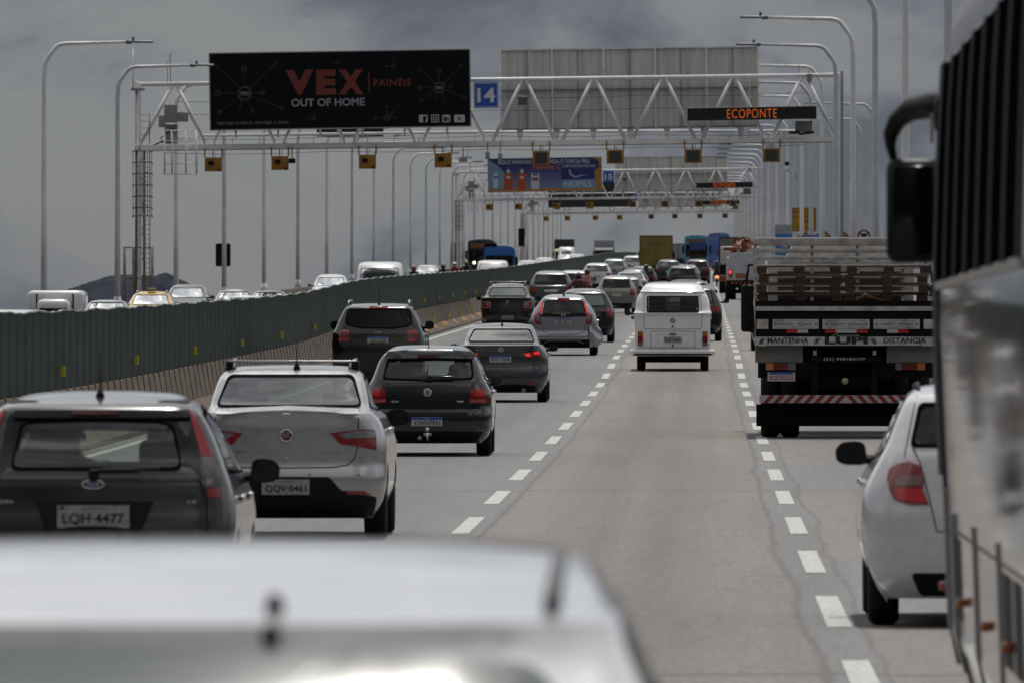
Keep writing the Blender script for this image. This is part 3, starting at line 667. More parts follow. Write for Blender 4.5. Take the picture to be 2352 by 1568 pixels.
# lane signals
m_och = mat('ochre_paint', (0.30, 0.145, 0.012), 0.5, var=.2, scale=3); m_scr = mat('dark_screen', (0.045, 0.048, 0.05), 0.35, var=.3, scale=20)
def signal(px, py, front, label, sc_=1.0):
    x, z = gp(px, py)
    t = thing('lane_signal', label, 'lane signal', (GX+x, GY-.1, GZ+z), (0, 0, 0), 'lane control signals hung under the gantries')
    h = .29+.02; w2 = .345
    MB().box(-w2, w2, -.12, .12, -.30, .26, bev=.015).build('housing', m_och, t)
    for s in (-1, 1): MB().box(s*w2-.03, s*w2+.03, -.125, -.06, .26, .62).build('hanger', m_och, t)
    mb = MB(); mb.tube([(-.02, 0, .26), (-.02, 0, .62)], .02, 5); mb.tube([(.05, 0, .26), (.12, 0, .62)], .012, 4); mb.build('cable', M_BLK, t)
    if front: MB().box(-.24, .24, -.14, -.12, -.24, .19).build('screen', m_scr, t)
    else:
        MB().box(-.20, .02, -.2, -.12, -.04, .12, bev=.02).build('camera', M_BLK, t); MB().box(.17, .28, -.13, -.12, -.27, -.2).build('label_plate', M_BLK, t)
    return t
sigs = []
for i, (px, py) in enumerate([(490, 377), (643, 374), (844, 371), (1018, 368), (1243, 362), (1413, 359.5), (1592, 358), (1772, 356)]):
    if i < 4: lab = f'ochre lane signal, {ordn[i]} from the left under the nearest gantry, its plain back showing'
    else: lab = f'ochre framed dark screen signal, {ordn[i-4]} of four from the left under the nearest gantry'
    sigs.append(signal(px, py, i >= 4, lab))
# small cameras and boxes hung from the beam
def small_cam(px, py, label, kind=0):
    x, z = gp(px, py); t = thing('traffic_camera', label, 'camera', (GX+x, GY-.2, GZ+z), (0, 0, 0), 'traffic cameras on the nearest gantry')
    mb = MB(); mb.tube([(0, 0, .1), (0, 0, .55)], .022, 5)
    if kind == 0: mb.box(-.13, .13, -.2, .2, -.1, .1, bev=.03)
    elif kind == 1: mb.box(-.17, .17, -.12, .12, -.12, .06, bev=.02); mb.tube([(.1, 0, .06), (.28, 0, .5)], .01, 4)
    else: mb.box(-.09, .09, -.1, .1, -.25, .0, bev=.03); mb.ball((0, 0, -.02), .1, 8)
    mb.build('camera_body', M_BLK if kind == 0 else m_cab, t)
small_cam(671, 370, 'small black camera hanging beside the second ochre signal from the left')
small_cam(1064, 366, 'small grey box camera hanging right of the fourth ochre signal', 1)
small_cam(1120, 352, 'grey and dark dome camera hanging under the beam near sign 14', 2)
small_cam(1149, 356, 'second dome camera hanging under the beam, right of its twin', 2)
blk = thing('sign', 'long black sign back showing under the VEX billboard', 'sign', (GX+gp(801, 0)[0], GY+1.6, GZ+gp(0, 303)[1]))
MB().box(-1.35, 1.35, 0, .15, -.17, .17).build('panel', m_led, blk)

# the two farther gantries, with everything they carry
def copy_at(o, Yn, label, group=None):
    c = dup(o); c.location = (o.location[0], o.location[1]+Yn-GY, o.location[2]+zr(Yn)-GZ); tag(c, label, None, group); return c
for (Yn, nm) in GL[1:]:
    copy_at(g1, Yn, f'{nm} white steel truss gantry over the bridge, beyond the nearest one')
    copy_at(bk, Yn, f'pale corrugated back of a billboard on the {nm} gantry')
    for i, s in enumerate(sigs):
        side = 'plain ochre back' if i < 4 else 'dark screen'
        copy_at(s, Yn, f'small lane signal with {side}, {ordn[i]} from the left under the {nm} gantry')
    l2 = dup(ls); l2.location = (ls.location[0], ls.location[1]+Yn-GY, ls.location[2]+zr(Yn)-GZ); l2['label'] = f'small lit ECOPONTE message sign on the {nm} gantry'
    n2 = thing('number_sign', f'small blue number sign on the {nm} gantry', 'sign', (ns.location[0], ns.location[1]+Yn-GY, ns.location[2]+zr(Yn)-GZ), ns.rotation_euler, 'blue number signs')
    MB().box(-.50, .50, .0, .04, -.52, .52).build('panel', m_sb, n2); text('15' if Yn < 1200 else '16', 'lettering', m_sw, n2, (0, -.008, 0), .7, .58, bold=.03)
# dark board on the farthest gantry
b3 = board('dark blank billboard on the farthest gantry, mostly behind the others', mat('billboard_dark_grey', (.02, .022, .024), .6))
b3.location = (b3.location[0]+.4, b3.location[1]+1428-GY, b3.location[2]+zr(1428)-GZ)
# cosmetics board on the middle gantry
m_b2 = bpy.data.materials.new('billboard_violet_print'); m_b2.use_nodes = True
N_ = m_b2.node_tree.nodes; L_ = m_b2.node_tree.links; tc_ = nd(N_, 'ShaderNodeTexCoord'); sx_ = nd(N_, 'ShaderNodeSeparateXYZ'); L_.new(tc_.outputs['Object'], sx_.inputs[0])
mr_ = nd(N_, 'ShaderNodeMapRange'); mr_.inputs['From Min'].default_value = -1.5; mr_.inputs['From Max'].default_value = 1.5; L_.new(sx_.outputs[2], mr_.inputs['Value'])
rp_ = ramp(N_, [(0, (.18, .22, .40)), (.45, (.085, .10, .24)), (.7, (.025, .035, .15))]); L_.new(mr_.outputs[0], rp_.inputs[0]); L_.new(rp_.outputs[0], N_['Principled BSDF'].inputs['Base Color'])
b2 = board('blue and orange billboard with lotion bottles on the middle gantry', m_b2)
b2.location = (b2.location[0], b2.location[1]+1050-GY, b2.location[2]+zr(1050)-GZ)
def B2(zx, zy): return ((zx-1335)/1300*BW, (437-(zy+(zx-1335)*.0152))/390*BH)
def f2(P, m, name, y=-.012): return flat([[B2(*p) for p in q] for q in P], m, name, b2, y)
m_o = mat('print_orange', (.36, .17, .035), .6); m_pb = mat('print_pale_blue', (.16, .27, .42), .6); m_nv = mat('print_navy', (.018, .02, .13), .6); m_bt = mat('print_bottle_orange', (.36, .07, .025), .6); m_pw = mat('print_white', (.50, .51, .58), .6)
f2([[(692, 640), (692, 596), (760, 612), (1530, 590), (1910, 585), (1905, 400), (1975, 330), (1985, 620)], [(1870, 232), (1983, 230), (1983, 340), (1960, 360), (1950, 270)]], m_o, 'print_border')
f2([[(690, 262), (790, 330), (860, 400), (900, 600), (692, 596)]], m_pb, 'print_wave', -.0112)
f2([[(760, 255), (1870, 240), (1960, 290), (1950, 330), (900, 330), (800, 320)]], m_nv, 'print_band')
f2([[(1525, 373), (1905, 368), (1905, 490), (1527, 497)]], m_nv, 'print_logo_top', -.013); f2([[(1527, 499), (1905, 492), (1920, 595), (1530, 600)]], m_pb, 'print_logo_base', -.013)
for cx in (915, 1070):
    f2([[(cx-50, 440), (cx-35, 420), (cx+35, 420), (cx+50, 440), (cx+52, 615), (cx-52, 615)]], m_bt, 'print_bottle', -.014)
    f2([[(cx-18, 418), (cx-12, 375), (cx+18, 375), (cx+18, 418)], [(cx-22, 455), (cx+25, 455), (cx+20, 485), (cx-18, 485)]], m_pw, 'print_bottle_top', -.0145)
f2([[(745, 420), (795, 420), (795, 600), (745, 600)]], m_pw, 'print_tube', -.0135); f2([[(1178, 420), (1270, 420), (1270, 605), (1178, 605)]], m_pw, 'print_tube', -.0135)
f2([[(748, 458), (795, 458), (795, 480), (748, 480)], [(1198, 425), (1255, 425), (1255, 448), (1198, 448)]], m_nv, 'print_tube_label', -.015); f2([[(1190, 475), (1257, 475), (1257, 508), (1190, 508)]], m_vr, 'print_tube_label', -.015)
f2([[(1605, 385), (1630, 375), (1640, 420), (1680, 455), (1740, 440), (1830, 440), (1750, 455), (1680, 478), (1625, 445)]], mat('print_swoosh', (.25, .27, .42), .6), 'print_swoosh', -.015)
def t2(s, m, a, b, c, d, bold=.01):
    x0, z1 = B2(a, b); x1, z0 = B2(c, d); text(s, 'lettering', m, b2, ((x0+x1)/2, -.016, (z0+z1)/2), x1-x0, abs(z1-z0), bold=bold)
t2('REDUZ MANCHAS E UNIFORMIZA O TOM DA PELE', m_pw, 800, 268, 1850, 300); t2('Vitamina C', mat('print_orange_text', (.4, .14, .03), .6), 1185, 318, 1515, 372, .02); t2('COM NANOTECNOLOGIA', m_pw, 1538, 322, 1920, 345); t2('NUPILL', m_pw, 1560, 520, 1885, 580, .0)

# ------------------------------------------------------------------ signs on the right and the traffic light back on the left
def sign_post(name, label, px, py, s, w_, h_, m, shape='rect', hpost=2.2, group=None):
    Y = Ys(s); x, _, z = at(px, py, Y); base = zr(Y); t = thing(name, label, 'sign', (x, Y, base), (0, 0, 0), group); zc = z-base
    if shape == 'rect': P = rpoly([(-w_/2, zc-h_/2), (w_/2, zc-h_/2), (w_/2, zc+h_/2), (-w_/2, zc+h_/2)], .08)
    elif shape == 'dia': P = rpoly([(0, zc-h_/2), (w_/2, zc), (0, zc+h_/2), (-w_/2, zc)], .06)
    else: P = disc(0, zc, w_/2, 32)
    MB().prism(P, 0, .03).build('panel', m, t)
    MB().tube([(0, .07, 0), (0, .07, zc+h_*.3)], .04, 8).build('post', m_pole2, t)
    return t, zc
m_sy = mat('sign_ochre', (0.40, 0.20, 0.008), 0.45, var=.08)
def border_of(P, k, t, m, y=-.004, name='border'):
    Q = shrink(P, k[1]); R = shrink(P, k[0]); n = len(P); mb = MB()
    mb.add([(x, y, z) for x, z in R]+[(x, y, z) for x, z in Q], [(i, (i+1) % n, n+(i+1) % n, n+i) for i in range(n)]); return mb.build(name, m, t, fix=False)
ys_, zc = sign_post('warning_sign', 'tall ochre sign board about vehicles entering and leaving, on a right lamp post', 1847, 505, 43.6, 1.27, 1.25, m_sy)
border_of([(-.635, zc-.625), (.635, zc-.625), (.635, zc+.625), (-.635, zc+.625)], (.015, .045), ys_, M_INK)
for i, s_ in enumerate(('ENTRADA', 'E SAÍDA', 'DE', 'VEÍCULOS')): text(s_, 'lettering', M_INK, ys_, (0 if s_ != 'DE' else .1, -.006, zc+.42-.27*i), {'DE': .22}.get(s_, 1.05), .14, bold=.01)
bs, zc = sign_post('information_board', 'white and blue board with a small picture, right of the white service truck', 1801, 552, 40.5, 1.05, 1.75, mat('board_white', (.30, .31, .33), .5))
flat([rect(-.5, .5, zc-.86, zc+.36)], mat('board_blue', (.03, .16, .42), .5), 'blue_field', bs, y=-.004); flat([rect(-.15, .18, zc-.4, zc+.02)], m_sw, 'picture', bs, y=-.008); flat([rect(-.12, -.02, zc-.38, zc-.1)], mat('picture_red', (.2, .08, .06), .6), 'picture_figure', bs, y=-.011)
flat([disc(.2, zc+.62, .07)], mat('logo_green', (.05, .3, .22), .5), 'logo', bs, y=-.004); text('Ponte', 'lettering', M_INK, bs, (-.18, -.004, zc+.5), .22, .07)
for i, (px, apex, s, lab) in enumerate([(1836, 538.6, 41, 'ochre diamond warning sign, leftmost and lowest of the diamonds'), (1850.8, 532, 45, 'ochre diamond warning sign just under the tall ochre board'), (1877, 535.6, 42, 'small ochre diamond warning sign above the truck, third from the left'),
                                        (1896, 530.7, 48, 'ochre diamond warning sign above the truck, second from the right'), (1937.5, 530.7, 52, 'ochre diamond warning sign nearest the round no-turn sign')]):
    r_ = .66; d, zc = sign_post('diamond_sign', lab, px, apex+r_*s, s, 2*r_, 2*r_, m_sy, 'dia', group='diamond warning signs on the right')
    border_of([(0, zc-r_), (r_, zc), (0, zc+r_), (-r_, zc)], (.03, .085), d, M_INK)
b_, zc = sign_post('blue_sign', 'small blue sign with white letters beside the ochre diamonds', 1862, 552, 50, .78, .5, m_sb); text('NO', 'lettering', m_sw, b_, (-.2, -.005, zc+.02), .2, .16)
flat([rect(-.37, .37, zc+.215, zc+.235), rect(-.37, -.35, zc-.2, zc+.21)], m_sw, 'border', b_, y=-.004)
c_, zc = sign_post('no_turning_sign', 'round white sign with red rim and cross bars at the far right', 1984, 544, 56, .56, .56, m_sw, 'round')
m_sr = mat('sign_red', (.20, .012, .015), .5)
flat(ring_quads(0, zc, .22, .282, 28), m_sr, 'rim', c_, y=-.004); flat([[(-.22, zc+.14), (-.17, zc+.19), (.2, zc-.16), (.15, zc-.2)], [(.22, zc+.14), (.17, zc+.19), (-.2, zc-.16), (-.15, zc-.2)]], m_sr, 'cross_bar', c_, y=-.005); flat([rect(-.1, .1, zc+.06, zc+.12), rect(-.03, .03, zc-.12, zc+.06)], M_INK, 'symbol', c_, y=-.0055)
# dark rectangular lane board on the fourth left lamp post
t = thing('lane_board', 'black rectangular board with rounded corners hung on a left lamp post', 'sign', (-23.05, 553.5, zopp(-23.3, 553)))
zc = CAMZ+(VY-587)/47.2-t.location[2]
MB().prism(rpoly(rect(-.63, .02, zc-.52, zc+.55), .09), -.02, .03).build('panel', M_BLK, t); MB().prism(rpoly(rect(-.68, .05, zc-.54, zc+.58), .1), .032, .07).build('backing', mat('board_edge', (.03, .03, .03), .6), t)
t2_ = thing('lane_board', 'small dark board near the farthest gantry foot, above the opposite traffic', 'sign', (-22.4, 1400, zopp(-22, 1400)))
MB().prism(rect(-.35, .45, 3.1, 5.3), 0, .05).build('panel', M_BLK, t2_); MB().tube([(0, .1, 0), (0, .1, 5)], .05, 6).build('post', m_pole2, t2_)
# camera on the right lamp post
x, _, z = at(1829, 398, 588); t = thing('pole_camera', 'white and black traffic camera on a bracket on a right lamp post', 'camera', (x, 587.6, z))
MB().tube([(0, 0, -.35), (-.02, 0, .0), (-.14, 0, .08), (-.46, 0, .08)], .03, 6).build('bracket', m_cab, t)
MB().lathe([(.05, .10), (.32, .11), (.36, .08)], (-.5, 0, 0), 'z', 10).build('housing', m_pole, t); MB().box(-.6, -.38, -.12, .12, .38, .58, bev=.04).build('camera_head', M_BLK, t)
# a distant gull
x, _, z = at(1951, 404, 500); t = thing('seagull', 'tiny dark gull gliding left of the bus mirror', 'bird', (x, 500, z))
mb = MB(); mb.add([(0, .1, 0), (-.12, .05, .05), (-.24, 0, .03), (-.12, -.05, .035), (0, -.1, -.01), (.12, .05, .04), (.2, 0, .07), (.12, -.04, .03)], [(0, 1, 3, 4), (1, 2, 3), (0, 4, 7, 5), (5, 7, 6)], True)
mb.ball((0, 0, -.01), (.05, .18, .04), 8); mb.build('body', mat('gull_grey', (.06, .06, .06), .8), t)

# ------------------------------------------------------------------ vehicles: a body is a stack of horizontal outlines
class Car:
    """keys, bottom to top: (z, rear y, front y, half width, corner radius); y=0 at the rear bumper, y grows forward"""
    def __init__(s, keys, bow=.07, bowf=.22, rf=.32, wheels=None, tyre=(.30, .19)):
        s.keys = keys; s.bow = bow; s.bowf = bowf; s.rf = rf
        us = [0.0]
        for a, b in zip(keys, keys[1:]): us.append(us[-1]+max(.02, math.hypot(b[0]-a[0], b[1]-a[1])+.5*abs(b[3]-a[3])))
        s.us = us; s.F = [pchip(us, [k[i] for k in keys]) for i in range(5)]; s.U = us[-1]; s.zmin = keys[0][0]; s.zmax = keys[-1][0]
        s.L = max(k[2] for k in keys); s.wheels = wheels or (.78, s.L-.82); s.tyre = tyre
    def lv(s, u): return [f(u) for f in s.F]
    def uz(s, z):
        z = max(s.zmin, min(s.zmax-1e-4, z)); lo, hi_ = 0.0, s.U
        for _ in range(26):
            m = (lo+hi_)/2
            if s.F[0](m) < z: lo = m
            else: hi_ = m
        return lo
    def _arc(s, t, w_, r, ye, sg, bow):
        a = abs(t)
        if a <= w_-r: x, y = a, ye
        elif a <= w_-r+r*PI/2: th = (a-(w_-r))/r; x, y = w_-r+r*math.sin(th), ye+sg*r*(1-math.cos(th))
        else: x, y = w_, ye+sg*(r+(a-(w_-r)-r*PI/2))
        return (math.copysign(x, t) if t else 0.0), y+sg*bow*(x/w_)**2
    def rear(s, t, z, l=None):
        l = l or s.lv(s.uz(z)); x, y = s._arc(t, l[3], min(l[4], l[3]*.6), l[1], 1, s.bow*min(1, l[3]/.6)); return Vector((x, y, l[0]))
    def front(s, t, z, l=None):
        l = l or s.lv(s.uz(z)); x, y = s._arc(t, l[3], min(s.rf, l[3]*.5), l[2], -1, s.bowf*min(1, l[3]/.6)); return Vector((x, y, l[0]))
    def side(s, y, z, sg=1, l=None):
        l = l or s.lv(s.uz(z)); w_ = l[3]; r = min(l[4], w_*.6); y0 = l[1]+s.bow; x = w_
        if y < y0+r: d = min(1, (y0+r-y)/r); x = w_-r+r*math.sqrt(1-d*d)
        rf = min(s.rf, w_*.5); y1 = l[2]-s.bowf
        if y > y1-rf: d = min(1, (y-y1+rf)/rf); x = w_-rf+rf*math.sqrt(1-d*d)
        return Vector((sg*x, y, l[0]))
    def pos(s, kind, a, b):
        if kind == 'rear': return s.rear(a, b)
        if kind == 'front': return s.front(a, b)
        return s.side(a, b, 1 if kind == 'right' else -1)
    def nrm(s, kind, a, b):
        e = .004; p = s.pos(kind, a, b); q = s.pos(kind, a+e, b); r = s.pos(kind, a, b+e)
        if (r-p).length < 1e-6: r = p; p = s.pos(kind, a, b-e)
        n = (q-p).cross(r-p)
        n = n.normalized() if n.length > 1e-9 else Vector((0, -1, 0))
        out = {'rear': Vector((0, -1, .2)), 'front': Vector((0, 1, .2)), 'right': Vector((1, 0, .1)), 'left': Vector((-1, 0, .1))}[kind]
        if kind in ('rear', 'front'): out = out + Vector((p.x*1.2, 0, 0))
        return n if n.dot(out) > 0 else -n
    def body(s, root, m, cuts=(), nl=3, na=8, nc=6, ns=34, name='body', arches=True, caps=True, m2=None, zsplit=0, sharp=38):
        us = []
        for a, b in zip(s.us, s.us[1:]):
            k = max(1, int(math.ceil((b-a)/(.07/nl*3))));
            us += [a+(b-a)*i/k for i in range(k)]
        us.append(s.U); rows = []; info = []
        for u in us:
            l = s.lv(u); z, yr, yf, w_, r = l; r = min(r, w_*.6); rf = min(s.rf, w_*.5); half = []
            for i in range(na+nc+1):
                t = (w_-r)*i/na if i <= na else (w_-r)+(r*PI/2)*(i-na)/nc
                half.append((s.rear(t, z, l), ('rear', t)))
            y0 = s.rear(w_-r+r*PI/2, z, l).y; y1 = s.front(w_-rf+rf*PI/2, z, l).y
            for i in range(1, ns): y = y0+(y1-y0)*i/ns; half.append((Vector((w_, y, z)), ('side', y)))
            for i in range(na+nc, -1, -1):
                t = (w_-rf)*i/na if i <= na else (w_-rf)+(rf*PI/2)*(i-na)/nc
                half.append((s.front(t, z, l), ('front', t)))
            rows.append(half)
        nh = len(rows[0]); vs = []; inf = []; moved = set()
        for r_ in rows:
            ring = [(p, i) for p, i in r_]+[(Vector((-p.x, p.y, p.z)), i) for p, i in reversed(r_[1:-1])]
            for k, (p, i) in enumerate(ring):
                if arches and abs(p.x) > s.keys[len(s.keys)//3][3]*.72 and p.z < .8:
                    for wy in s.wheels:
                        Ra = s.tyre[0]+.06; d = math.hypot(p.y-wy, p.z-s.tyre[0])
                        if d < Ra:
                            kx = Ra/max(d, 1e-4); p = Vector((p.x, wy+(p.y-wy)*kx, s.tyre[0]+(p.z-s.tyre[0])*kx)); moved.add(len(vs)); break
                vs.append(p); inf.append((i[0] if k < nh else {'side': 'lside'}.get(i[0], i[0]), i[1]*(1 if (k < nh or i[0] == 'side') else -1)))
        n = 2*nh-2; fs = []; mi = []
        for j in range(len(rows)-1):
            for k in range(n):
                q = (j*n+k, j*n+(k+1) % n, (j+1)*n+(k+1) % n, (j+1)*n+k)
                if all(i in moved for i in q): continue
                c = sum((vs[i] for i in q), Vector())/4; kd, _ = inf[q[0]]; kd2 = inf[q[1]][0]; hit = False
                for (ck, P) in cuts:
                    if ck == 'rear' and (kd == 'rear' or kd2 == 'rear') :
                        tt = (inf[q[0]][1]+inf[q[1]][1]+inf[q[2]][1]+inf[q[3]][1])/4
                        if c.y < s.L*.45 and inpoly(tt, c.z, P): hit = True
                    elif ck == 'front' and (kd == 'front' or kd2 == 'front'):
                        tt = (inf[q[0]][1]+inf[q[1]][1]+inf[q[2]][1]+inf[q[3]][1])/4
                        if c.y > s.L*.45 and inpoly(tt, c.z, P): hit = True
                    elif ck == 'side' and abs(c.x) > .3 and kd not in ('rear', 'front') and inpoly(c.y, c.z, P): hit = True
                if hit: continue
                fs.append(q); mi.append(1 if (m2 and c.z < zsplit) else 0)
        if caps: fs.append(tuple((len(rows)-1)*n+k for k in range(n))); mi.append(0)
        mb = MB(); mb.v = [tuple(v) for v in vs]; mb.f = [list(f) for f in fs]; mb.sm = [True]*len(fs); mb.mi = mi
        return mb.build(name, [m, m2] if m2 else m, root, sharp=sharp)
    def panel(s, root, kind, P, m, name, off=.006, th=.012, grid=.05, smooth=True, inset=0):
        """a plate lying on the body, outline P in (across, height), or (along, height) on a side"""
        P = [Vector(p[:2]) for p in P]; xs = [p.x for p in P]; zs = [p.y for p in P]; pts = list(P); edges = []
        Q = []; 
        for i in range(len(P)):
            a, b = P[i], P[(i+1) % len(P)]; k = max(1, int((b-a).length/grid))
            for j in range(k): Q.append(a+(b-a)*j/k)
        edges = [(i, (i+1) % len(Q)) for i in range(len(Q))]; pts = list(Q); x = min(xs)+grid*.5
        Qt = [tuple(q) for q in Q]
        while x < max(xs):
            z = min(zs)+grid*.5
            while z < max(zs):
                if inpoly(x, z, Qt) and min((Vector((x, z))-q).length for q in Q) > grid*.35: pts.append(Vector((x, z)))
                z += grid
            x += grid
        V, E, Fc, *_ = delaunay_2d_cdt(pts, edges, [], 1, 1e-5)
        vs = []; n = len(V)
        for v in V: vs.append(s.pos(kind, v.x, v.y)+s.nrm(kind, v.x, v.y)*off)
        for v in V: vs.append(s.pos(kind, v.x, v.y)+s.nrm(kind, v.x, v.y)*(off-th))
        cnt = {}
        for f in Fc:
            for i in range(3): e = (f[i], f[(i+1) % 3]); k = tuple(sorted(e)); cnt[k] = cnt.get(k, [])+[e]
        mb = MB(); mb.add(vs, [tuple(f) for f in Fc], smooth)
        if th > 0:
            sd_ = [(e[0][0], e[0][1], e[0][1]+n, e[0][0]+n) for e in cnt.values() if len(e) == 1]
            vv = list(mb.v); mb.add([vv[i] for q in sd_ for i in q], [tuple(range(4*i, 4*i+4)) for i in range(len(sd_))])
        return mb.build(name, m, root, fix=False)
    def ring(s, root, kind, P, k0, k1, m, name='window_seal', off=.009, clip=None):
        Q = []
        for i in range(len(P)):
            a, b = Vector(P[i][:2]), Vector(P[(i+1) % len(P)][:2]); k = max(1, int((b-a).length/.06))
            for j in range(k): Q.append(tuple(a+(b-a)*j/k))
        A = shrink(Q, k0); B_ = shrink(Q, k1); n = len(Q); mb = MB()
        mb.add([s.pos(kind, *p)+s.nrm(kind, *p)*off for p in A]+[s.pos(kind, *p)+s.nrm(kind, *p)*off for p in B_], [(i, (i+1) % n, n+(i+1) % n, n+i) for i in range(n)], True)
        return mb.build(name, m, root, fix=False)
    def line(s, root, kind, pts, wd=.006, m=None, name='panel_gap', off=.0035):
        """a thin seam or crease drawn as real geometry on the body"""
        D = []
        for a, b in zip(pts, pts[1:]):
            a, b = Vector(a), Vector(b); k = max(1, int((b-a).length/.05)); D += [a+(b-a)*j/k for j in range(k)]
        D.append(Vector(pts[-1])); vs = []
        for i, p in enumerate(D):
            d = (D[min(i+1, len(D)-1)]-D[max(i-1, 0)]).normalized(); q = Vector((-d.y, d.x))*wd/2
            for e in (p+q, p-q): vs.append(s.pos(kind, e.x, e.y)+s.nrm(kind, e.x, e.y)*off)
        mb = MB(); mb.add(vs, [(2*i, 2*i+1, 2*i+3, 2*i+2) for i in range(len(D)-1)], True); return mb.build(name, m or M_GAP, root, fix=False)
    def on(s, kind, x, z, off=.01): return s.pos(kind, x, z)+s.nrm(kind, x, z)*off
    def running_gear(s, root, track=.74, low=False, rearw=None):
        R, W = s.tyre; n = 16 if low else 28
        for wy in s.wheels:
            for sg in (-1, 1):
                x = sg*track
                wt = thing_child('wheel', root, (x, wy, R))
                MB().lathe([(-W/2+.01, R*.62), (-W/2, R*.9), (-W/2+.03, R-.004), (-.02, R), (.02, R), (W/2-.03, R-.004), (W/2, R*.9), (W/2-.01, R*.62)], (0, 0, 0), 'x', n).build('tyre', M_RUB, wt)
                o_ = sg*W*.36; MB().lathe([(-W*.3*sg, R*.60), (o_*.9, R*.62), (o_, R*.58), (o_*.8, R*.3), (o_, R*.12), (o_, .001)], (0, 0, 0), 'x', n).build('rim', M_RIM, wt)
        y0, y1 = s.wheels; mb = MB()
        mb.box(-.62, .62, .30, s.L-.45, .21, .34); mb.box(-.70, .70, y0+R+.1, y1-R-.1, .18, .42)
        for wy in (y0, y1): mb.box(-track+.12, track-.12, wy-.38, wy+.38, .25, .62); mb.tube([(-track, wy, R), (track, wy, R)], .035, 6)
        mb.box(-.35, .35, .16, .62, .20, .34, bev=.05)
        mb.build('underbody', M_DRK, root)
def thing_child(name, parent, loc):
    o = bpy.data.objects.new(name, None); COL.objects.link(o); o.parent = parent; o.location = loc; o.empty_display_size = .1; return o
def place(name, label, X, s=None, Y=None, Xoff=0, opp=False, rev=False, L=4.2, group='vehicles in our lanes', cat='car', z=None, yaw=0.0):
    Y = Y if Y is not None else Ys(s); zf = zopp if opp else (lambda a, b: zr(b))
    if rev: return thing(name, label, cat, (X, Y+L, z if z is not None else zf(X, Y+L)), (-slope(Y), 0, PI+yaw), group)
    return thing(name, label, cat, (X, Y, z if z is not None else zf(X, Y)), (slope(Y), 0, yaw), group)
def mirror_pair(car, root, y, z, x, m, sx=.16, sz=.12, sides=(-1, 1), style='block', m_arm=None, tilt=0):
    for sg in sides:
        P = [(-sx*.5, -sz*.42), (-sx*.42, sz*.38), (-sx*.2, sz*.5), (sx*.3, sz*.45), (sx*.5, sz*.15), (sx*.46, -sz*.35), (sx*.2, -sz*.5), (-sx*.3, -sz*.5)]
        P = rpoly(P, .03, 3); P = [(sg*p, q) for p, q in P]; mb = MB(); n = len(P)
        vs = [(sg*x+p, y, z+q) for p, q in P]+[(sg*x+p*1.0, y+.03, z+q*1.0) for p, q in P]+[(sg*x+p*.9, y+.10, z+q*.88) for p, q in P]+[(sg*x+p*.55, y+.16, z+q*.5) for p, q in P]
        fs = [(j*n+i, j*n+(i+1) % n, (j+1)*n+(i+1) % n, (j+1)*n+i) for j in range(3) for i in range(n)]+[tuple(3*n+i for i in range(n)), tuple(range(n))]
        mb.add(vs, fs, True); w_ = car.side(y, z, sg).x if car else sg*(x-sx)
        mb.tube([(w_-sg*.03, y+.08, z-sz*.35), (sg*(x-sx*.3), y+.06, z-sz*.25)], [.035, .03], 6)
        o = mb.build('wing_mirror', m, root, sharp=40)
        Q = [(p*.86, q*.84) for p, q in P]; g = MB(); g.add([(sg*x+p, y-.004, z+q) for p, q in Q], [tuple(range(n))]); g.build('mirror_glass', mat('mirror_glass', (.03, .036, .042), .08, .9), o)
def plate(car, root, x, z, s_, w_=.40, h=.13, style='new', ink=None, off=.02, kind='rear'):
    p = car.on(kind, x, z, off); n = car.nrm(kind, x, z); up = 0
    t = thing_child('number_plate', root, (p.x, p.y, z))
    b = MB().box(-w_/2, w_/2, -.005, .006, -h/2, h/2).build('plate_panel', M_PLT if style == 'new' else M_PLG, t)
    ik = ink or M_INK
    if style == 'new':
        MB().box(-w_/2+.004, w_/2-.004, -.008, -.0045, h/2-.032, h/2-.003).build('plate_band', M_BLU, t)
        text('BRASIL', 'band_lettering', M_PLT, t, (0, -.010, h/2-.0175), .07, .012)
        text(s_, 'plate_lettering', ik, t, (.004, -.007, -.018), w_*.84, h*.58, bold=.012)
    else:
        text('RIO DE JANEIRO', 'band_lettering', ik, t, (0, -.007, h/2-.02), .13, .014)
        text(s_, 'plate_lettering', ik, t, (0, -.007, -.016), w_*.86, h*.52, bold=.02)
        MB().tube([(-w_/2+.03, -.004, h/2-.015), (-w_/2+.03, -.009, h/2-.015)], .012, 8).build('seal_bolt', M_INK, t)
    return t
def antenna(root, y, z, h=.36, lean=.10, x=0):
    mb = MB(); mb.lathe([(z-.02, .035), (z+.02, .022), (z+.05, .008)], (x, y, 0), 'z', 8); mb.tube([(x, y, z+.04), (x, y+lean, z+h)], [.006, .003], 5); mb.build('antenna', M_BLK, root)
def cabin(root, car, wr=.62, zf=.78, ys=(1.0, 1.95), zh=1.22, headz=.17, driver=False, m=None, floor=.5, bench=True, lefth=True, hw=.125):
    m = m or M_SEAT; w_ = wr
    MB().box(-w_-.05, w_+.05, .35, car.L-1.2, floor-.05, zf-.12).build('cabin_floor', M_DRK, root)
    for i, y in enumerate(ys):
        xs = (-.36, .36)
        for x in xs:
            t = MB(); hh = zh-.08 if i == 0 else zh
            t.box(x-.215, x+.215, y, y+.16, zf-.15, hh-headz-.02, bev=.07); t.box(x-hw, x+hw, y-.02, y+.10, hh-headz+.02, hh, bev=.05)
            for q in (-.05, .05): t.tube([(x+q, y+.04, hh-headz-.06), (x+q, y+.04, hh-headz+.05)], .008, 5)
            t.build('seat', m, root)
    MB().box(-w_+.02, w_-.02, car.L-1.75, car.L-1.2, zf-.1, zf+.14, bev=.06).build('dashboard', M_DRK, root)
